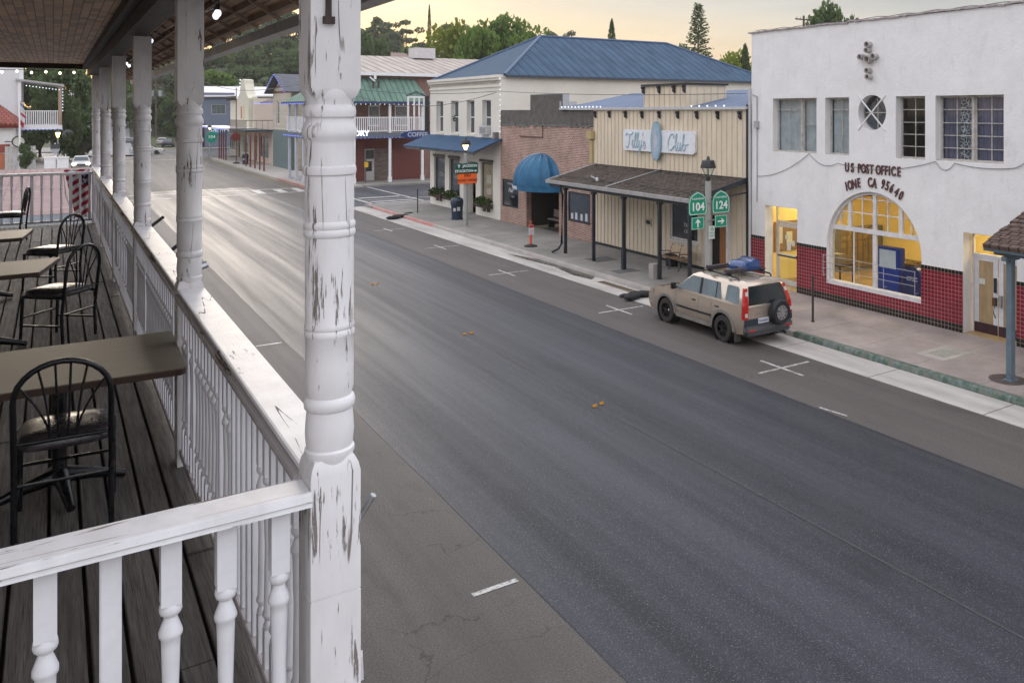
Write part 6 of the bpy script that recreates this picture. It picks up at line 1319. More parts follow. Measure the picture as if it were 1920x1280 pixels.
# channelizer post, bollards
x, y = onZ(995, 462, .15); t = thing('delineator_post', 'orange traffic post with a red and white notice and black foot', 'traffic post', (x, y, ZW)); oc = P('cone_orange', (.78, .10, .03), .5, .08)
m = MB(); m.lathe([(.30, 0), (.30, .05), (.14, .09), (.07, .12)], (x, y, ZW), 8); m.build('base', P('rubber_foot', (.03, .026, .025), .8), t); m = MB(); m.lathe([(.055, .10), (.05, 1.02)], (x, y, ZW), 12); m.tube([(x-.04, y, ZW+1.0), (x-.05, y, ZW+1.10), (x, y, ZW+1.18), (x+.05, y, ZW+1.10), (x+.04, y, ZW+1.0)], .018, 6); m.build('tube', oc, t, smooth=50)
MB().box(x-.13, x+.13, y-.09, y-.065, ZW+.55, ZW+.99).build('notice', P('notice_white', (.66, .66, .68), .5), t); m = MB(); m.box(x-.13, x+.13, y-.094, y-.0905, ZW+.86, ZW+.985); 
for i in range(4): m.box(x-.09, x+.09, y-.094, y-.0905, ZW+.62+i*.05, ZW+.632+i*.05)
m.build('lettering', P('notice_red', (.50, .04, .03), .5), t)
x, y = onZ(783, 399, .15); z_ = zat(355, x*ST+y*CT); tag(MB().lathe([(.035, 0), (.035, z_-ZW), (.02, z_-ZW+.02)], (x, y, ZW), 8).build('bollard', P('bollard_dark', (.035, .028, .026), .6, .3, 12)), 'thin dark metal post near the red kerb at the street corner', 'post', 'thin metal posts on the pavement')
x, y = onZ(1524, 603, .15); z_ = zat(517, x*ST+y*CT); m = MB(); m.lathe([(.036, 0), (.034, z_-ZW), (.02, z_-ZW+.02)], (x, y, ZW), 8); m.lathe([(.06, 0), (.05, .03)], (x, y, ZW), 8); tag(m.build('bollard', P('bollard_dark', (.035, .028, .026), .6, .3, 12)), 'thin brown metal post on pink pavement before the post office', 'post', 'thin metal posts on the pavement')
# lane marker tabs
ytab = P('tab_yellow', (.55, .27, .03), .5, .1)
for (u, v), lb in (((698, 533), 'left tab of the farthest pair'), ((708, 532), 'right tab of the farthest pair'), ((871, 626), 'left tab of the middle pair'), ((884, 624), 'right tab of the middle pair'), ((1115, 761), 'left tab of the nearest pair'), ((1128, 756), 'right tab of the nearest pair')):
    x, y = onZ(u, v, .02); k_ = .10
    m = MB(); m.box(x-.05, x+.05, y-.03, y+.03, .008, .018); m.cbox((x, y, .035), (k_, .012, .04)); tag(m.build('lane_marker', ytab), 'yellow lane marker on the road, '+lb, 'lane marker', 'yellow temporary lane markers')
# sandbags
bagm = P('black_fabric', (.016, .016, .018), .9, .4, 8, .5, 20)
def bag(c, l, w_, h_, rz, label):
    m = MB(); n1, n2 = 18, 10
    for j in range(n2+1):
        for i in range(n1):
            a = 2*pi*i/n1; b = pi*j/n2-pi/2; q = Vector((cos(b)*cos(a)*l/2, cos(b)*sin(a)*w_/2, (sin(b)*.5+.5)*h_)); q *= 1+.16*noise.noise(Vector((q.x*6+c[0], q.y*6, q.z*9))); q.rotate(Matrix.Rotation(rz, 3, 'Z')); m.v.append((c[0]+q.x, c[1]+q.y, c[2]+q.z))
    for j in range(n2):
        for i in range(n1): m.f.append((j*n1+i, j*n1+(i+1) % n1, (j+1)*n1+(i+1) % n1, (j+1)*n1+i))
    return tag(m.build('sandbag', bagm, smooth=180), label, 'sandbag', 'black sandbags in the gutter')
for (u, v, l, w_, rz, lb) in ((738, 411, 1.0, .45, .2, 'black sandbag nearest the lane at the far corner of the block'), (752, 408, 1.1, .5, -.3, 'black sandbag in the middle of the far corner heap'), (766, 404, .9, .5, .5, 'black sandbag against the kerb at the far corner'), (1186, 561, .8, .42, .3, 'flat black sandbag lying before the parked car'), (1203, 556, 1.0, .5, -.5, 'large black sandbag tucked between kerb and parked car'), (1172, 556, .45, .3, 0, 'smallest black sandbag, at the gutter grate end')):
    x, y = onZ(u, v, .01); bag((x, y, .008), l, w_, .20 if l > .5 else .1, rz, lb)
# neighbouring porch at the right edge
pb = thing('shingled_porch', 'blue grey posted porch with brown shingle roof cut off by the right edge', 'porch', (18.1, 9, ZW)); bg = P('blue_grey_paint', (.13, .18, .215), .5, .2, 4, .1)
px3, py3 = onZ(1895, 713, .15)
for i, y in enumerate((py3, py3-3.2)): m = MB(); m.box(px3-.075, px3+.075, y-.075, y+.075, ZW, 3.1); m.box(px3-.28, px3+.28, y-.07, y+.07, 2.92, 3.02); m.box(px3-.15, px3+.15, y-.12, y+.12, ZW, ZW+.03); m.build('post', bg, pb, bevel=.01)
m = MB(); m.box(px3-.12, px3+.12, 6, py3+.35, 3.02, 3.22); m.box(px3+.121, XF-.04, py3+.18, py3+.32, 3.03, 3.2); m.box(px3-.36, px3-.28, 6, py3+.46, 3.12, 3.28); m.build('beam', bg, pb)
sh2 = brick_mat('brown_shakes', (.155, .10, .072), (.085, .055, .042), (.02, .014, .012), 'YX', .24, .2, .02, .9, .05)
m = MB(); xa, za_, xb2, zb4 = px3-.40, 3.26, XF-.035, 4.42; m.slab([(xa, 6, za_), (xb2, 6, zb4), (xb2, py3+.45, zb4), (xa, py3+.45, za_)], .07); kk = random.Random(4)
for j in range(14):
    y = 6
    x0_ = xa+(xb2-xa)*j/14; z0_ = za_+(zb4-za_)*j/14
    while y < py3+.4: w_ = kk.uniform(.1, .26); y2 = min(y+w_, py3+.46); h_ = kk.uniform(.02, .05); m.add([(x0_-.03, y+.006, z0_+h_), (x0_+.24, y+.006, z0_+.115), (x0_+.24, y2-.006, z0_+.115), (x0_-.03, y2-.006, z0_+h_), (x0_-.03, y+.006, z0_-.01), (x0_-.03, y2-.006, z0_-.01)], [(0,1,2,3), (0,3,5,4)]); y += w_
m.build('roof', sh2, pb)
# far side street pieces on the pavement up the row
x, y = onZ(393, 303, .15); D_ = x*ST+y*CT; t = thing('street_lamp', 'small distant lamp post with a round green route sign before the red posts', 'street lamp', (x, y, ZW)); MB().tube([(x, y, ZW), (x, y, zat(244, D_))], .09).build('pole', galv, t)
lantern(t, x, y, zat(246, D_), True); m = MB(); m.lathe([(.62, -.03), (.62, .03)], (x+.2, y-.15, zat(257, D_)), 16, axis='Y'); q = m.build('route_sign', gbr, t); m = MB(); m.merge(text('104', .55, .01, 0, .01), faceY(x+.2, y-.19, zat(257, D_))); m.build('lettering', wht, q); MB().box(x-.2, x+.6, y-.17, y-.13, zat(267, D_), zat(264, D_)).build('plate', gbr, t)
x, y = onZ(443, 307, .15); D_ = x*ST+y*CT; t = thing('sign_post', 'thin red post with a round red hanging sign by the kerb up the street', 'sign post', (x, y, ZW)); MB().tube([(x, y, ZW), (x, y, zat(165, D_))], .05).build('pole', rp_, t); MB().lathe([(.5, -.06), (.5, .06)], (x-.1, y-.1, zat(257, D_)), 12, axis='Y').build('round_board', P('board_red', (.20, .035, .03), .6), t); MB().box(x-.3, x+.3, y-.3, y+.3, ZW, .3).build('base', dk, t)
# overhead wires and poles
wm = P('wire_grey', (.08, .08, .085), .6)
def wy(name, label, a, b, sag=.6, r=.018): return wire('overhead_wire', label, [a, b], r, sag, wm, 20)
def pY(u, v, Y): x, z = onY(u, v, Y); return (x, Y, z)
wy('', 'upper overhead wire crossing in front of the green roof and cream building', pY(650, 165, 56), (20.6, 44.0, onX(935, 171, 20.6)[1]), .25)
wy('', 'lower overhead wire sagging from the green roof to the cream building', pY(650, 172, 60), (20.6, 44.0, onX(935, 173, 20.6)[1]), .9)
wy('', 'overhead wire running along above the brick and cream fronts', (20.6, 43.9, onX(936, 171, 20.6)[1]), (20.7, yC, onX(1408, 175, 20.7)[1]), .12, .014)
wy('', 'distant overhead wire in front of the hillside wood', pY(375, 150, 140), pY(560, 158, 80), 1.0, .03)
def upole(u, vt, D, label, arms=(.0,)):
    x, y = atD(u, D); z1 = zat(vt, D); z0 = max(0, hterr(x, y)) if y > 125 else 0
    t = thing('utility_pole', label, 'utility pole', (x, y, z0)); wd = P('pole_wood', (.10, .07, .05), .8, .2, 3); MB().tube([(x, y, z0-.3), (x, y, z1)], [.17, .12], 8).build('pole', wd, t)
    for a in arms: m = MB(); m.box(x-1.3, x+1.3, y-.06, y+.06, z1-a-.5, z1-a-.36); m.build('crossarm', wd, t); m = MB(); 
    m = MB()
    for q in (-1.1, -.5, .5, 1.1): m.lathe([(.05, 0), (.05, .2)], (x+q, y, z1-.35), 6)
    m.build('insulator', galv, t)
    return t, x, y, z1
t, x, y, z1 = upole(292.5, 144, 172, 'wooden utility pole with two grey transformers far up the street', (.3, 1.3))
for s in (-.75, .75): MB().lathe([(.42, 0), (.42, 1.2)], (x+s, y-.3, z1-4.0), 10).build('transformer', galv, t)
upole(1507, 30, 95, 'top of a utility pole behind the post office', (.0,))
# ================================================================== TREES
def canopy(name, seed, R, Hc, nc, nl, leaf, lumps=1.0):
    k = random.Random(seed); m = MB(); cs = []
    for i in range(nc):
        a = k.uniform(0, 2*pi); zz = k.uniform(-.9, 1); rr_ = sqrt(max(0, 1-zz*zz))*k.uniform(.5, 1.)*(1 if zz > -.3 else .8); cs.append((rr_*cos(a)*R, rr_*sin(a)*R, zz*Hc/2, k.uniform(.22, .42)*R*lumps))
    for c in cs:
        for i in range(nl//nc):
            d = Vector((k.gauss(0, 1), k.gauss(0, 1), k.gauss(0, 1))).normalized()*(k.random()**.33)*c[3]; p = Vector((c[0]+d.x, c[1]+d.y, c[2]+d.z*.75))
            a = Vector((k.gauss(0, 1), k.gauss(0, 1), k.gauss(0, .8)+.4)).normalized(); b = a.orthogonal().normalized(); b.rotate(Matrix.Rotation(k.uniform(0, 6.3), 3, a)); q = a.cross(b); s = leaf*k.uniform(.5, 1.3)
            m.quad(p-b*s*.5, p+q*s*.38+a*s*.1, p+b*s*.5, p-q*s*.38-a*s*.1)
    me = bpy.data.meshes.new(name); me.from_pydata(m.v, [], m.f); return me, cs
bark = P('bark', (.07, .05, .038), .9, .3, 3, .5, 10)
def tree_mesh(seed, R, Hc, trunk, nc, nl, leaf, mat, lumps=1.):
    me, cs = canopy('crown', seed, R, Hc, nc, nl, leaf, lumps); me.materials.append(mat)
    m = MB(); zc = trunk+Hc*.5; m.tube([(0, 0, -.5), (.05*R, 0, trunk), (0, 0, zc)], [R*.10, R*.075, R*.03], 8)
    for c in cs[::2]: m.tube([(0, 0, trunk*.9), (c[0]*.4, c[1]*.4, trunk+Hc*.25+c[2]*.2), (c[0]*.85, c[1]*.85, zc+c[2]*.85)], [R*.05, R*.028, R*.010], 5)
    o = m.build('trunk', bark); t_me = o.data; bpy.data.objects.remove(o); return me, t_me, zc
Lm = [leafmat('leaf_dark', (.11, .16, .065), (.16, .21, .085), (.065, .10, .042)), leafmat('leaf_mid', (.14, .225, .045), (.24, .33, .075), (.08, .13, .033)), leafmat('leaf_olive', (.18, .21, .13), (.24, .27, .17), (.11, .14, .09)), leafmat('leaf_yellow', (.19, .24, .035), (.30, .32, .055), (.09, .12, .022))]
TM = {}
def put_tree(kind, seed, x, y, z, s, label, group=None, sz=None, name='tree'):
    key = (kind, seed % 3)
    if key not in TM:
        R, Hc, tr, nc, nl, lf, mi = {'oak': (4.4, 7.6, 1.1, 34, 8200, .50, 0), 'mid': (4.4, 7.0, 1.0, 34, 8200, .47, 1), 'olive': (3.8, 7.8, 1.4, 30, 7000, .44, 2), 'yellow': (4.0, 6.0, .8, 28, 6000, .44, 3), 'gum': (2.8, 9.0, 5.0, 30, 3000, .36, 2)}[kind]
        TM[key] = tree_mesh(seed % 3+10*len(kind), R, Hc, tr, nc, nl, lf, Lm[mi], 1. if kind != 'gum' else .62)
    me, tm, zc = TM[key]; t = thing(name, label, 'tree', (x, y, z), group, rz=seed*1.7); sc = sz or (s, s, s); t.scale = sc
    a = bpy.data.objects.new('trunk', tm); COL.objects.link(a); a.parent = t; b = bpy.data.objects.new('crown', me); COL.objects.link(b); b.parent = t; b.location = (0, 0, zc); return t
kk = random.Random(12); pts = []
words = {'oak': 'dark evergreen oak', 'mid': 'bright green broad tree', 'olive': 'grey green tree', 'yellow': 'yellow green tree', 'gum': 'tall thin open gum tree'}
WOOD = []
for row, (D, n) in enumerate(((192, 26), (210, 28), (230, 30), (252, 32), (280, 34))):
    for i in range(n):
        u = 205+(1560-205)*(i+kk.random())/n
        D3 = D+kk.uniform(-9, 9); x, y = atD(u, D3)
        if 566 < u < 650 or u > 1412: continue
        reg = [n_ for a_, n_ in ((240, 'between the third and fourth posts'), (330, 'between the second and third posts'), (380, 'behind the second post'), (440, 'above the slate blue building'), (500, 'above the mission building'), (566, 'left of the nearest post'), (720, 'right of the nearest post'), (790, 'above the hill house'), (860, 'above the pale metal roof'), (930, 'left of the blue hip roof'), (1010, 'over the left end of the blue roof'), (1130, 'over the blue ridge'), (1250, 'over the right half of the blue ridge'), (1330, 'around the tall conifer'), (1420, 'beside the post office corner')) if u < a_][0]
        rw = ('front', 'second', 'middle', 'fourth', 'topmost')[row]
        kind = kk.choices(['oak', 'mid', 'olive', 'yellow'], [5, 3, 4, 1])[0]; s = kk.uniform(1.05, 1.6)*(1.0 if u < 1050 else .8)
        WOOD.append((u, put_tree(kind, kk.randrange(99), x, y, hterr(x, y)-.5, s, words[kind]+' in the '+rw+' row '+reg, 'trees of the hillside wood')))
byl = {}
for u, o in WOOD: byl.setdefault(o['label'], []).append((u, o))
for l, q in byl.items():
    if len(q) > 1:
        for (u, o), wd in zip(sorted(q, key=lambda z: z[0]), (('left', 'right') if len(q) == 2 else ('leftmost', 'middle', 'rightmost', 'far right'))): o['label'] = wd+' '+l
S_ = []
def single(kind, u, vt, vb_, D, label, sx=1., seed=1):
    x, y = atD(u, D); z1 = zat(vt, D); z0 = hterr(x, y) if D > 120 else 0
    Hn = {'oak': 9.2, 'mid': 8.5, 'olive': 9.8, 'yellow': 7.2, 'gum': 14.8}[kind]; s = (z1-z0)/Hn; put_tree(kind, seed, x, y, z0, s, label, None, (s*sx, s*sx, s)); S_.append(label)
single('mid', 945, 42, 0, 150, 'large bright green tree rising directly left of the blue hip roof', .72, 1)
single('yellow', 850, 60, 0, 148, 'yellow green tree left of the largest tree above the pale metal roof', .60, 2)
single('mid', 900, 62, 0, 142, 'rounded green tree between the yellow green tree and the largest tree', .5, 2)
single('oak', 690, 55, 0, 170, 'dark tree just right of the nearest white post', .55, 0)
single('gum', 716, 20, 0, 235, 'tallest thin gum tree on the skyline right of the nearest white post', .9, 0)
single('gum', 760, 32, 0, 240, 'broad open gum tree on the skyline, second from the nearest post', 1.2, 1)
single('gum', 840, 40, 0, 245, 'open gum tree on the skyline behind the yellow green tree', 1.1, 2)
single('gum', 870, 42, 0, 240, 'thin gum tree on the skyline left of the largest green tree', .8, 1)
single('gum', 1040, 48, 0, 235, 'pale open tree on the skyline above the left end of the blue roof ridge', 1.2, 0)
single('gum', 1072, 52, 0, 235, 'small open tree on the skyline above the blue roof ridge', .9, 1)
single('oak', 1553, 20, 0, 96, 'dark tree top showing above the post office parapet', .42, 1)
single('olive', 1270, 80, 0, 150, 'small olive tree beside the tall conifer', .5, 1)
single('yellow', 1368, 100, 0, 120, 'yellow green tree peeping over the right end of the blue roof', .6, 0)
single('oak', 128, 128, 0, 112, 'big dark tree hanging over the uphill street at left', .62, 2)
single('oak', 75, 122, 0, 118, 'dark tree behind the white railed upstairs balcony', .75, 1)
single('oak', 152, 205, 0, 104, 'lower leafy tree at the foot of the uphill street', .62, 0)
single('mid', 235, 150, 0, 190, 'green tree between the third and fourth balcony posts', .7, 1)
single('yellow', 300, 178, 0, 186, 'yellow leaved tree behind the utility pole', .7, 1)
single('oak', 268, 175, 0, 178, 'dark tree left of the utility pole', .65, 0); single('oak', 322, 190, 0, 176, 'dark bushy tree right of the utility pole behind parked cars', .72, 2); single('mid', 400, 140, 0, 185, 'green tree above the slate blue building', .9, 2); single('oak', 345, 160, 0, 182, 'dark tree behind the second balcony post', .9, 1)
single('oak', 48, 268, 0, 90, 'small dark bush beside the street clock', .5, 0)
# conifers
def conifer(u, vt, D, label, rad, cyp=False, z0=None):
    x, y = atD(u, D); z1 = zat(vt, D); z0 = hterr(x, y) if z0 is None else z0; Ht = z1-z0; k = random.Random(int(u)); t = thing('cypress' if cyp else 'conifer', label, 'tree', (x, y, z0))
    m = MB(); m.tube([(x, y, z0-.5), (x, y, z0+Ht*.97)], [rad*.08, .03], 6); m.build('trunk', bark, t); m = MB()
    if cyp:
        for i in range(2600):
            h = k.random(); r = rad*sin(pi*min(1, h*.92+.08))**.6*k.random()**.4; a = k.uniform(0, 6.28); p = Vector((x+r*cos(a), y+r*sin(a), z0+Ht*h)); d = Vector((k.gauss(0, .3), k.gauss(0, .3), 1)).normalized(); q = d.orthogonal().normalized(); q.rotate(Matrix.Rotation(k.uniform(0, 6), 3, d)); s = .5
            m.quad(p-d*s*.5, p+q*s*.2, p+d*s*.6, p-q*s*.2)
    else:
        nb = 230
        for i in range(nb):
            h = .12+.87*(i/nb)**.9; L = rad*(1-h)**.85*k.uniform(.7, 1.15)+.15; a = i*2.4+k.uniform(-.3, .3); dz = -.12 if h < .7 else .25
            for j in range(int(10+L*14)):
                s = k.random()**.8; p = Vector((x+cos(a)*L*s+k.gauss(0, .12), y+sin(a)*L*s+k.gauss(0, .12), z0+Ht*h+dz*L*s+.12*L*s*s+k.gauss(0, .08))); d = Vector((cos(a), sin(a), k.uniform(-.5, .2))).normalized(); d.rotate(Matrix.Rotation(k.uniform(-.9, .9), 3, 'Z')); q = d.orthogonal().normalized(); q.rotate(Matrix.Rotation(k.uniform(0, 6), 3, d)); w_ = .42
                m.quad(p, p+d*w_*.5+q*.09, p+d*w_, p+d*w_*.5-q*.09)
    m.build('crown', Lm[0], t); return t
conifer(1309, 4, 140, 'tall pointed conifer on the skyline above the right part of the blue roof', 5.2)
conifer(1147, 37, 150, 'narrow dark cypress rising above the middle of the blue ridge', 1.2, True)
conifer(1397, 84, 120, 'small pointed cypress beside the post office corner', .9, True, 3)
conifer(805, 10, 240, 'very thin tall cypress on the skyline above the pale metal roof', .75, True)
# house roof up on the hill
x, y = atD(718, 190); z_ = hterr(x, y); t = thing('hill_house', 'brown roofed house half hidden among trees on the hill', 'house', (x, y, z_)); zc_ = zat(104, 190)
MB().box(x-6, x+6, y, y+6, z_, zc_-.8).build('wall', P('hh_wall', (.25, .18, .14), .8), t); MB().slab([(x-7, y-1, zc_-.8), (x+7, y-1, zc_-.8), (x+6, y+3, zc_+.9), (x-6, y+3, zc_+.9)], .2).build('roof', P('hh_roof', (.22, .15, .13), .8), t)

# ================================================================== VEHICLES (length along local +X, wheels on z=0)
def wheelset(par, x, y, r, w_, side, rim, tyre, spokes=6, hub=None):
    wh = bpy.data.objects.new('wheel', None); 
    bpy.data.objects.remove(wh)
    m = MB(); m.lathe([(r*.60, -w_/2), (r*.90, -w_/2), (r*.985, -w_*.38), (r, -w_*.2), (r, w_*.2), (r*.985, w_*.38), (r*.90, w_/2), (r*.60, w_/2), (r*.58, 0)], (x, y, r), 28, cap=False, axis='Y')
    ty = m.build('wheel', tyre, par, smooth=35, world=False)
    m = MB(); s = side; yo_ = y+s*w_*.42
    m.lathe([(r*.62, s*w_*.48), (r*.57, s*w_*.47), (r*.55, s*w_*.10), (r*.12, s*w_*.05)], (x, y, r), 24, cap=False, axis='Y')
    for k in range(spokes):
        a = 2*pi*k/spokes+.3; m.cbox((x+r*.32*cos(a), y+s*w_*.36, r+r*.32*sin(a)), (r*.52, w_*.12, r*.13), ry=-a)
    m.lathe([(r*.16, s*w_*.30), (r*.14, s*w_*.46), (.002, s*w_*.47)], (x, y, r), 12, cap=False, axis='Y'); m.build('rim', rim, ty, smooth=40, world=False)
    return ty
def panel_side(pts, y0, yt, z0, z1, off=0.):   # point on tumblehome side: y as a function of z
    pass
def suv():
    t = thing('parked_car', 'champagne gold off road wagon with rear spare wheel parked before the bench', 'car', (0, 0, 0))
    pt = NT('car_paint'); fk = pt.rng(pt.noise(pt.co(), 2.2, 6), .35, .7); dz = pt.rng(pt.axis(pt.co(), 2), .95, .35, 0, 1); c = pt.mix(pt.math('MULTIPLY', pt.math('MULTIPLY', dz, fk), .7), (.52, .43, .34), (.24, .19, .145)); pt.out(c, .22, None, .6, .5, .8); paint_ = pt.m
    clad = P('grey_cladding', (.20, .185, .165), .6, .25, 4); blk_ = P('black_plastic', (.012, .014, .018), .5, .2, 8); rub = P('tyre_rubber', (.035, .028, .024), .8, .4, 6); rimk = P('black_rim', (.008, .008, .009), .35); gls = P('car_glass', (.20, .25, .27), .04, .3, 1.2, spec=1.); glk = P('car_glass_dark', (.012, .018, .018), .04, .3, 1.2, spec=.9)  # light through and off the windows is put into the pale car_glass colour
    def YF(z):
        T_ = [(0, .96), (.30, .965), (.50, .995), (.64, 1.0), (.78, .990), (.92, .965), (1.05, .94), (1.2, .93)]
        for (a, p), (b, q) in zip(T_, T_[1:]):
            if a <= z <= b: return p+(q-p)*(z-a)/(b-a)
        return .93
    L, Wd = 4.45, .885; xr, xf = .92, 3.54; r = .365           # x=0 rear, L front
    def arch(cx, R): return [(cx+R*cos(a), r+R*sin(a)) for a in [pi-pi*i/12*1.0 for i in range(13)]]
    # lower body profile (rear to front) along the underside with arches
    under = [(.10, .36)]+[p for p in [(xr-.44, .30)]]+arch(xr, .44)[1:-1]+[(xr+.44, .28), (xf-.43, .28)]+arch(xf, .43)[1:-1]+[(xf+.44, .30), (4.36, .32)]
    top = [(4.43, .50), (4.45, .72), (4.36, .90), (4.12, 1.00), (3.55, 1.07), (3.28, 1.09), (.06, 1.09), (.03, .70)]
    poly = under+top
    m = MB(); secs = [(-Wd+.0, .012), (-Wd+.03, 0), (Wd-.03, 0), (Wd, .012)]
    m.prism(poly, lambda x, z: (x, -Wd, z), lambda x, z: (x, Wd, z)); body = m.build('body', paint_, t, world=False)
    bm = bmesh.new(); bm.from_mesh(body.data)
    for zc_ in (.45, .55, .65, .75, .85, .93): bmesh.ops.bisect_plane(bm, geom=bm.verts[:]+bm.edges[:]+bm.faces[:], plane_co=(0, 0, zc_), plane_no=(0, 0, 1))
    ed = [e_ for e_ in bm.edges if abs(abs(e_.verts[0].co.y)-Wd) < 1e-4 and abs(e_.verts[0].co.y-e_.verts[1].co.y) < 1e-4 and min(e_.verts[0].co.z, e_.verts[1].co.z) > .42 and not (.80 > max(e_.verts[0].co.z, e_.verts[1].co.z) and .4 < e_.verts[0].co.x < 4.0)]
    bmesh.ops.bevel(bm, geom=ed, offset=.055, segments=4, affect='EDGES', clamp_overlap=True); 
    for v_ in bm.verts: v_.co.y *= YF(v_.co.z)
    bmesh.ops.recalc_face_normals(bm, faces=bm.faces); bm.to_mesh(body.data); bm.free(); body.data.shade_smooth(); body.data.set_sharp_from_angle(angle=radians(40))
    # cabin
    zb_, zt_2 = 1.07, 1.60; wb, wt = .838, .70
    base = [(.06, wb), (3.30, wb-.03)]; topp = [(.22, wt), (2.30, wt)]
    def Y(z): return wb+(wt-wb)*((z-zb_)/(zt_2-zb_))
    cab = MB(); lv = [(zb_, .055, 3.32, wb), (1.12, .06, 3.20, wb-.012), (1.54, .20, 2.50, wt+.03), (1.60, .27, 2.34, wt-.03), (1.625, .40, 2.15, wt-.12)]
    n = 0
    for z, a, b, w_ in lv:
        cr2 = .10; cab.v += [(a+cr2, -w_, z), (b-cr2, -w_, z), (b, -w_+cr2, z), (b, w_-cr2, z), (b-cr2, w_, z), (a+cr2, w_, z), (a, w_-cr2, z), (a, -w_+cr2, z)]
    for j in range(len(lv)-1):
        for i in range(8): cab.f.append((8*j+i, 8*j+(i+1) % 8, 8*j+8+(i+1) % 8, 8*j+8+i))
    cab.f.append(tuple(8*(len(lv)-1)+i for i in range(8))); cab.build('cabin', paint_, t, smooth=50, world=False)
    def yS_(z, o=.006): return wb-.012+(wt+.03-(wb-.012))*((z-1.12)/(1.54-1.12))+o
    def side_pane(pts, nm, mt, o=.006, par=None):
        for s in (-1, 1): MB().quad(*[(x, s*yS_(z, o), z) for x, z in pts]).build(nm, mt, par or t, world=False)
    side_pane([(2.02, 1.13), (3.06, 1.13), (2.98, 1.18), (2.50, 1.47), (2.40, 1.515), (2.02, 1.515)], 'side_window', gls)
    side_pane([(1.02, 1.13), (1.90, 1.13), (1.90, 1.515), (1.16, 1.515)], 'side_window', gls); side_pane([(.30, 1.16), (.36, 1.12), (.88, 1.14), (.86, 1.47), (.82, 1.51), (.42, 1.51), (.36, 1.47)], 'quarter_window', gls)
    side_pane([(1.905, 1.125), (2.015, 1.125), (2.015, 1.52), (1.905, 1.52)], 'pillar', blk_, .008); side_pane([(1.26, 1.13), (1.30, 1.13), (1.30, 1.515), (1.26, 1.515)], 'window_bar', blk_, .009)
    MB().quad((3.17, -.74, 1.135), (3.17, .74, 1.135), (2.515, .62, 1.53), (2.515, -.62, 1.53)).build('windscreen', gls, t, world=False)
    xr2 = lambda z: .06+(.20-.06)*((z-1.12)/(.42)); m = MB(); m.quad((xr2(1.11)-.012, -.70, 1.11), (xr2(1.11)-.012, .70, 1.11), (xr2(1.53)-.012, .60, 1.53), (xr2(1.53)-.012, -.60, 1.53)); m.build('rear_window', glk, t, world=False)
    # lights, cladding
    redl = P('tail_red', (.45, .012, .010), .2, .1, 3, spec=.8); whl = P('tail_white', (.6, .5, .48), .2, .1)
    for s in (-1, 1):
        m = MB(); y_in, y_o = .70, .85
        m.add([(.015, s*.75, .76), (.015, s*.885, .76), (.13, s*.893, .76), (.03, s*.72, 1.10), (.04, s*.862, 1.10), (.14, s*.872, 1.10), (.17, s*.64, 1.50), (.165, s*.742, 1.50), (.24, s*.748, 1.50)], [(0,1,4,3), (1,2,5,4), (3,4,7,6), (4,5,8,7)]); q = m.build('tail_light', redl, t, world=False)
        m = MB(); m.add([(.002, s*.775, .83), (.002, s*.87, .83), (.012, s*.865, .93), (.012, s*.765, .93)], [(0,1,2,3)]); m.add([(.10, s*.688, 1.33), (.10, s*.775, 1.33), (.138, s*.755, 1.42), (.138, s*.665, 1.42)], [(0,1,2,3)]); m.build('clear_lens', whl, q, world=False)
        m = MB(); m.add([(4.455, s*.55, .74), (4.40, s*.80, .74), (4.22, s*.892, .76), (4.18, s*.892, .92), (4.34, s*.80, .92), (4.40, s*.55, .90)], [(0,1,2,3,4,5)]); m.build('headlight', whl, t, world=False)
        m = MB(); m.box(3.0, 3.10, s*.90, s*1.06, 1.10, 1.26) if s > 0 else m.box(3.0, 3.10, -1.06, -.90, 1.10, 1.26); m.box(3.02, 3.08, min(s*.82, s*.92), max(s*.82, s*.92), 1.11, 1.16); m.build('mirror', blk_, t, bevel=.02, world=False)
        for cx, R in ((xr, .44), (xf, .43)):
            m = MB(); 
            for i in range(14):
                a0, a1 = pi-pi*i/14, pi-pi*(i+1)/14
                q0 = [(cx+(R-.005)*cos(a), r+(R-.005)*sin(a)) for a in (a0, a1)]; q1 = [(cx+(R+.075)*cos(a), r+(R+.075)*sin(a)) for a in (a1, a0)]
                m.prism(q0+q1, lambda x, z: (x, s*(Wd-.02), z), lambda x, z: (x, s*(Wd+.028), z))
            m.build('wheel_arch', clad, t, world=False)
            MB().lathe([(R-.008, -.0), (R-.008, .30)], (cx, s*(Wd-.02) if s < 0 else Wd-.28, r), 20, cap=False, axis='Y').build('wheel_well', blk_, t, world=False)
        m = MB(); m.box(1.42, 3.02, *sorted((s*(Wd+.002), s*(Wd+.026))), .30, .42); m.build('side_skirt', clad, t, bevel=.008, world=False)
        m = MB(); m.box(1.42, 3.03, *sorted((s*(Wd+.002), s*(Wd+.018))), .60, .655); m.build('rub_strip', blk_, t, bevel=.005, world=False)
        m = MB(); 
        for x in (2.02, 1.44, 3.10):
            for k_ in range(11):
                z0_, z1_ = .44+k_*.055, .44+(k_+1)*.055
                for dd in (0,): m.quad((x-.006, s*(Wd*YF(z0_)+.002), z0_), (x+.006, s*(Wd*YF(z0_)+.002), z0_), (x+.006, s*(Wd*YF(z1_)+.002), z1_), (x-.006, s*(Wd*YF(z1_)+.002), z1_)); m.build('door_gap', blk_, t, world=False)
        for x in (2.16, 1.12): MB().box(x, x+.16, *sorted((s*(Wd-.04), s*(Wd-.005))), .90, .935).build('door_handle', blk_, t, bevel=.01, world=False)
        m = MB(); m.box(1.36, 1.42, *sorted((s*.70, s*.88)), .12, .34); m.build('mud_flap', blk_, t, world=False) if False else None
        MB().box(.40, .43, *sorted((s*.66, s*.88)), .10, .36).build('mud_flap', P('flap_grey', (.07, .065, .06), .8), t, world=False)
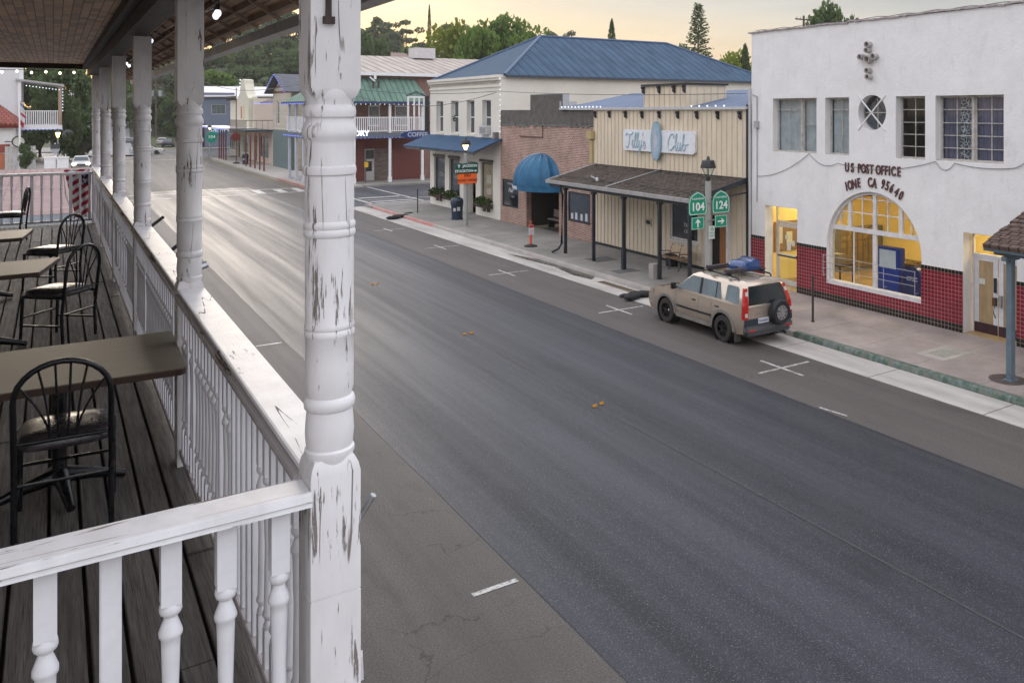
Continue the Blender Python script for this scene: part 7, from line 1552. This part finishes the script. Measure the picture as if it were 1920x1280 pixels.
    m = MB(); m.box(-.06, .45, -.86, .86, .40, .58); m.box(-.05, .40, -.80, .80, .30, .399); m.build('rear_bumper', P('bumper_grey', (.10, .10, .105), .6, .3, 3), t, bevel=.045, world=False)
    m = MB(); m.box(4.25, 4.50, -.84, .84, .34, .58); m.build('front_bumper', clad, t, bevel=.05, world=False)
    m = MB(); m.box(-.005, .05, -.87, .87, .585, .755); m.build('tailgate_cladding', P('cladding_dark', (.022, .035, .048), .4), t, bevel=.01, world=False)
    for s in (-1, 1): MB().box(-.066, -.061, *sorted((s*.55, s*.78)), .44, .49).build('reflector', redl, t, world=False)
    MB().box(-.02, -.008, -.02+.05, .36+.05, .62, .76).build('plate', P('plate_white2', (.62, .60, .62), .4), t, world=False)
    m = MB(); m.merge(text('7AHD031', .085, .001, 0, .002), Matrix(((0, 0, -1, -.022), (-1, 0, 0, .22), (0, 1, 0, .685), (0, 0, 0, 1)))); m.build('plate_lettering', P('plate_blue', (.03, .04, .2), .5), t, world=False)
    MB().tube([(.1, -.5, .30), (-.10, -.52, .27)], .035, 8).build('exhaust', blk_, t, world=False)
    m = MB(); m.merge(text('CR-V', .09, .001, 0, .002), Matrix(((0, 0, -1, .024), (-1, 0, 0, .35), (0, 1, 0, .86), (0, 0, 0, 1)))); m.build('badge', galv, t, world=False)
    # spare wheel
    m = MB(); R5 = .335; yc5 = -.28; m.lathe([(R5*.5, -.02), (R5*.92, -.02), (R5, -.06), (R5, -.19), (R5*.92, -.24), (R5*.60, -.24), (R5*.58, -.14)], (.02, yc5, .86), 28, cap=False, axis='X'); sp5 = m.build('spare_wheel', P('spare_rubber', (.012, .013, .016), .6), t, smooth=40, world=False)
    m = MB(); m.lathe([(R5*.61, -.235), (R5*.55, -.235), (R5*.53, -.16), (.02, -.16)], (.02, yc5, .86), 28, cap=False, axis='X')
    for k in range(9): a = 2*pi*k/9; m.cbox((-.205, yc5+R5*.33*cos(a), .86+R5*.33*sin(a)), (.04, R5*.46, R5*.12), rx=a)
    m.lathe([(R5*.16, -.18), (R5*.13, -.245), (.002, -.245)], (.02, yc5, .86), 12, cap=False, axis='X'); m.build('rim', P('alloy', (.55, .55, .56), .3, .15, 6, metal=.8), sp5, smooth=40, world=False)
    # roof rack and blue pod
    for s in (-1, 1): m = MB(); m.tube([(.55, s*.60, 1.63), (.62, s*.60, 1.68), (2.0, s*.60, 1.70), (2.12, s*.60, 1.64)], .022, 8); m.build('roof_rail', blk_, t, smooth=60, world=False)
    for x in (.95, 1.75): m = MB(); m.tube([(x, -.74, 1.74), (x, .74, 1.74)], .020, 8); [m.box(x-.05, x+.05, *sorted((s*.56, s*.66)), 1.68, 1.76) for s in (-1, 1)]; m.build('crossbar', blk_, t, smooth=60, world=False)
    for x in (.95, 1.75): m = MB(); m.tube([(x+.02, -.05, 1.80), (x+.02, .72, 1.80)], .038, 10); m.box(x-.05, x+.08, .66, .73, 1.76, 1.84); m.build('ski_clamp', P('clamp_grey', (.05, .045, .05), .4), t, smooth=60, world=False)
    for x, y, s in ((xr, -Wd+.10, -1), (xr, Wd-.10, 1), (xf, -Wd+.10, -1), (xf, Wd-.10, 1)): wheelset(t, x, y, r, .235, s, rimk, rub)
    return t
sv = suv()
# local +X (front) points up the street (+Y); local +Y is the left side (-X world)
xw, yr_ = 16.07, 17.95
for o_ in [c for c in sv.children_recursive if c.type == 'MESH']:
    for v_ in o_.data.vertices:
        if v_.co.z > 1.07: v_.co.z = 1.07+(v_.co.z-1.07)*1.15
sv.location = (xw, yr_-.92, .004); sv.rotation_euler = (0, 0, radians(90))
q = thing('roof_pod', 'glossy blue rounded carrier strapped on the roof of the parked car', 'roof carrier', (xw+.25, yr_+.30, 1.66))
m = MB(); pr = [(-.40, .10), (-.36, .20), (-.26, .27), (-.14, .24), (.0, .27), (.16, .33), (.32, .25), (.38, .10)]
lv = [(0.0, .80), (.04, .96), (.14, 1.0), (.50, 1.0), (.60, .96), (.64, .80)]
for yy, k in lv: m.v += [(xw+.25+p[0]*k, yr_+.02+yy, 1.84+p[1]*k*(1 if k > .9 else .9)) for p in pr]+[(xw+.25+.38*k, yr_+.02+yy, 1.86), (xw+.25-.40*k, yr_+.02+yy, 1.86)]
n_ = len(pr)+2
for j in range(len(lv)-1):
    for i in range(n_): m.f.append((j*n_+i, j*n_+(i+1) % n_, (j+1)*n_+(i+1) % n_, (j+1)*n_+i))
m.f.append(tuple(range(n_))); m.f.append(tuple((len(lv)-1)*n_+i for i in range(n_))); m.build('shell', P('pod_blue', (.012, .05, .17), .15, .1, 2, coat=.5), q, smooth=50)
m = MB(); m.box(xw-.28, xw-.24, yr_+.1, yr_+.16, 1.80, 2.0); m.build('strap', P('strap_dark', (.03, .012, .03), .6), q)
# simple distant cars
def far_car(label, x, y, z, rz, col, lights=False, rear=False):
    t = thing('car', label, 'car', (0, 0, 0)); pm_ = P('paint'+label[:14], col, .3, .06, 2, metal=.2, coat=.5); gk = P('far_car_glass', (.03, .04, .05), .08)
    pr = [(.0, .45), (.02, .30), (4.35, .28), (4.42, .55), (4.30, .72), (3.35, .88), (.15, .92), (.02, .80)]; m = MB(); m.prism(pr, lambda a, b: (a, -.86, b), lambda a, b: (a, .86, b)); m.build('body', pm_, t, bevel=.06, world=False)
    m = MB(); lv = [(.88, .5, 3.45, .80), (1.34, 1.25, 2.60, .62), (1.40, 1.45, 2.45, .52)]
    for zz, a, b, w_ in lv: m.v += [(a, -w_, zz), (b, -w_, zz), (b, w_, zz), (a, w_, zz)]
    for j in range(2):
        for i in range(4): m.f.append((4*j+i, 4*j+(i+1) % 4, 4*j+4+(i+1) % 4, 4*j+4+i))
    m.f.append((8, 9, 10, 11)); m.build('cabin', pm_, t, world=False)
    m = MB(); m.quad((3.40, -.72, .93), (3.40, .72, .93), (2.66, .58, 1.31), (2.66, -.58, 1.31)); m.build('windscreen', gk, t, world=False); m = MB(); m.quad((.53, -.72, .93), (.53, .72, .93), (1.19, .58, 1.31), (1.19, -.58, 1.31)); m.build('rear_window', gk, t, world=False)
    for s in (-1, 1):
        yy = lambda zz: s*(.80+(.62-.80)*(zz-.88)/.46+.006); MB().quad((.95, yy(.94), .94), (3.15, yy(.94), .94), (2.55, yy(1.30), 1.30), (1.32, yy(1.30), 1.30)).build('side_window', gk, t, world=False)
        MB().box(4.36, 4.44, *sorted((s*.50, s*.80)), .56, .68).build('headlight', emit('headlight_on', (1., .80, .45), 40.) if lights else M['clear'], t, world=False)
        MB().box(-.01, .03, *sorted((s*.52, s*.80)), .66, .78).build('tail_light', P('far_tail', (.35, .02, .015), .3), t, world=False)
        for xx in (.85, 3.5): MB().lathe([(.31, -.1), (.31, .1)], (xx, s*.80, .31), 14, axis='Y').build('wheel', M['dark_iron'], t, world=False)
    m = MB(); m.box(4.40, 4.45, -.42, .42, .40, .55); m.build('grille', gk, t, world=False)
    t.location = (x, y, z); t.rotation_euler = (0, 0, rz); return t
x, y = atD(155, 93); far_car('white oncoming sedan with both headlights blazing, behind the balcony corner', x, y+4.4, .0, radians(-92), (.55, .55, .55), True)
x, y = atD(152, 122); far_car('silver sedan waiting on the slope behind the car with lit headlights', x, y+4.4, .55, radians(-95), (.52, .53, .56))
x, y = atD(244, 125); far_car('white car turning side on behind the fourth balcony post', x, y, 0, radians(-12), (.62, .61, .58))
x, y = atD(313.5, 150); far_car('black sedan parked up the street right of the utility pole', x, y, 0, radians(80), (.02, .025, .035), rear=True)
x, y = atD(303, 158); far_car('silver car parked just beyond the black sedan', x, y, 0, radians(80), (.45, .42, .40))
x, y = atD(241, 160); far_car('dark grey car further up the street between two balcony posts', x, y, 0, radians(80), (.10, .11, .12))
x, y = atD(64, 112); far_car('white car behind the street clock at far left', x, y, 0, radians(170), (.55, .55, .55))
hz_ = MB().box(-400, 900, -60, 900, -1.2, 75).build('haze', NT('haze_air').m); hz_['kind'] = 'stuff'
hm = hz_.data.materials[0]; ht_ = hm.node_tree; ht_.nodes.remove(ht_.nodes['Principled BSDF']); pv = ht_.nodes.new('ShaderNodeVolumePrincipled'); pv.inputs['Density'].default_value = .00022; pv.inputs['Color'].default_value = (.97, .95, .92, 1); pv.inputs['Anisotropy'].default_value = .2
ht_.links.new(pv.outputs[0], ht_.nodes['Material Output'].inputs['Volume'])
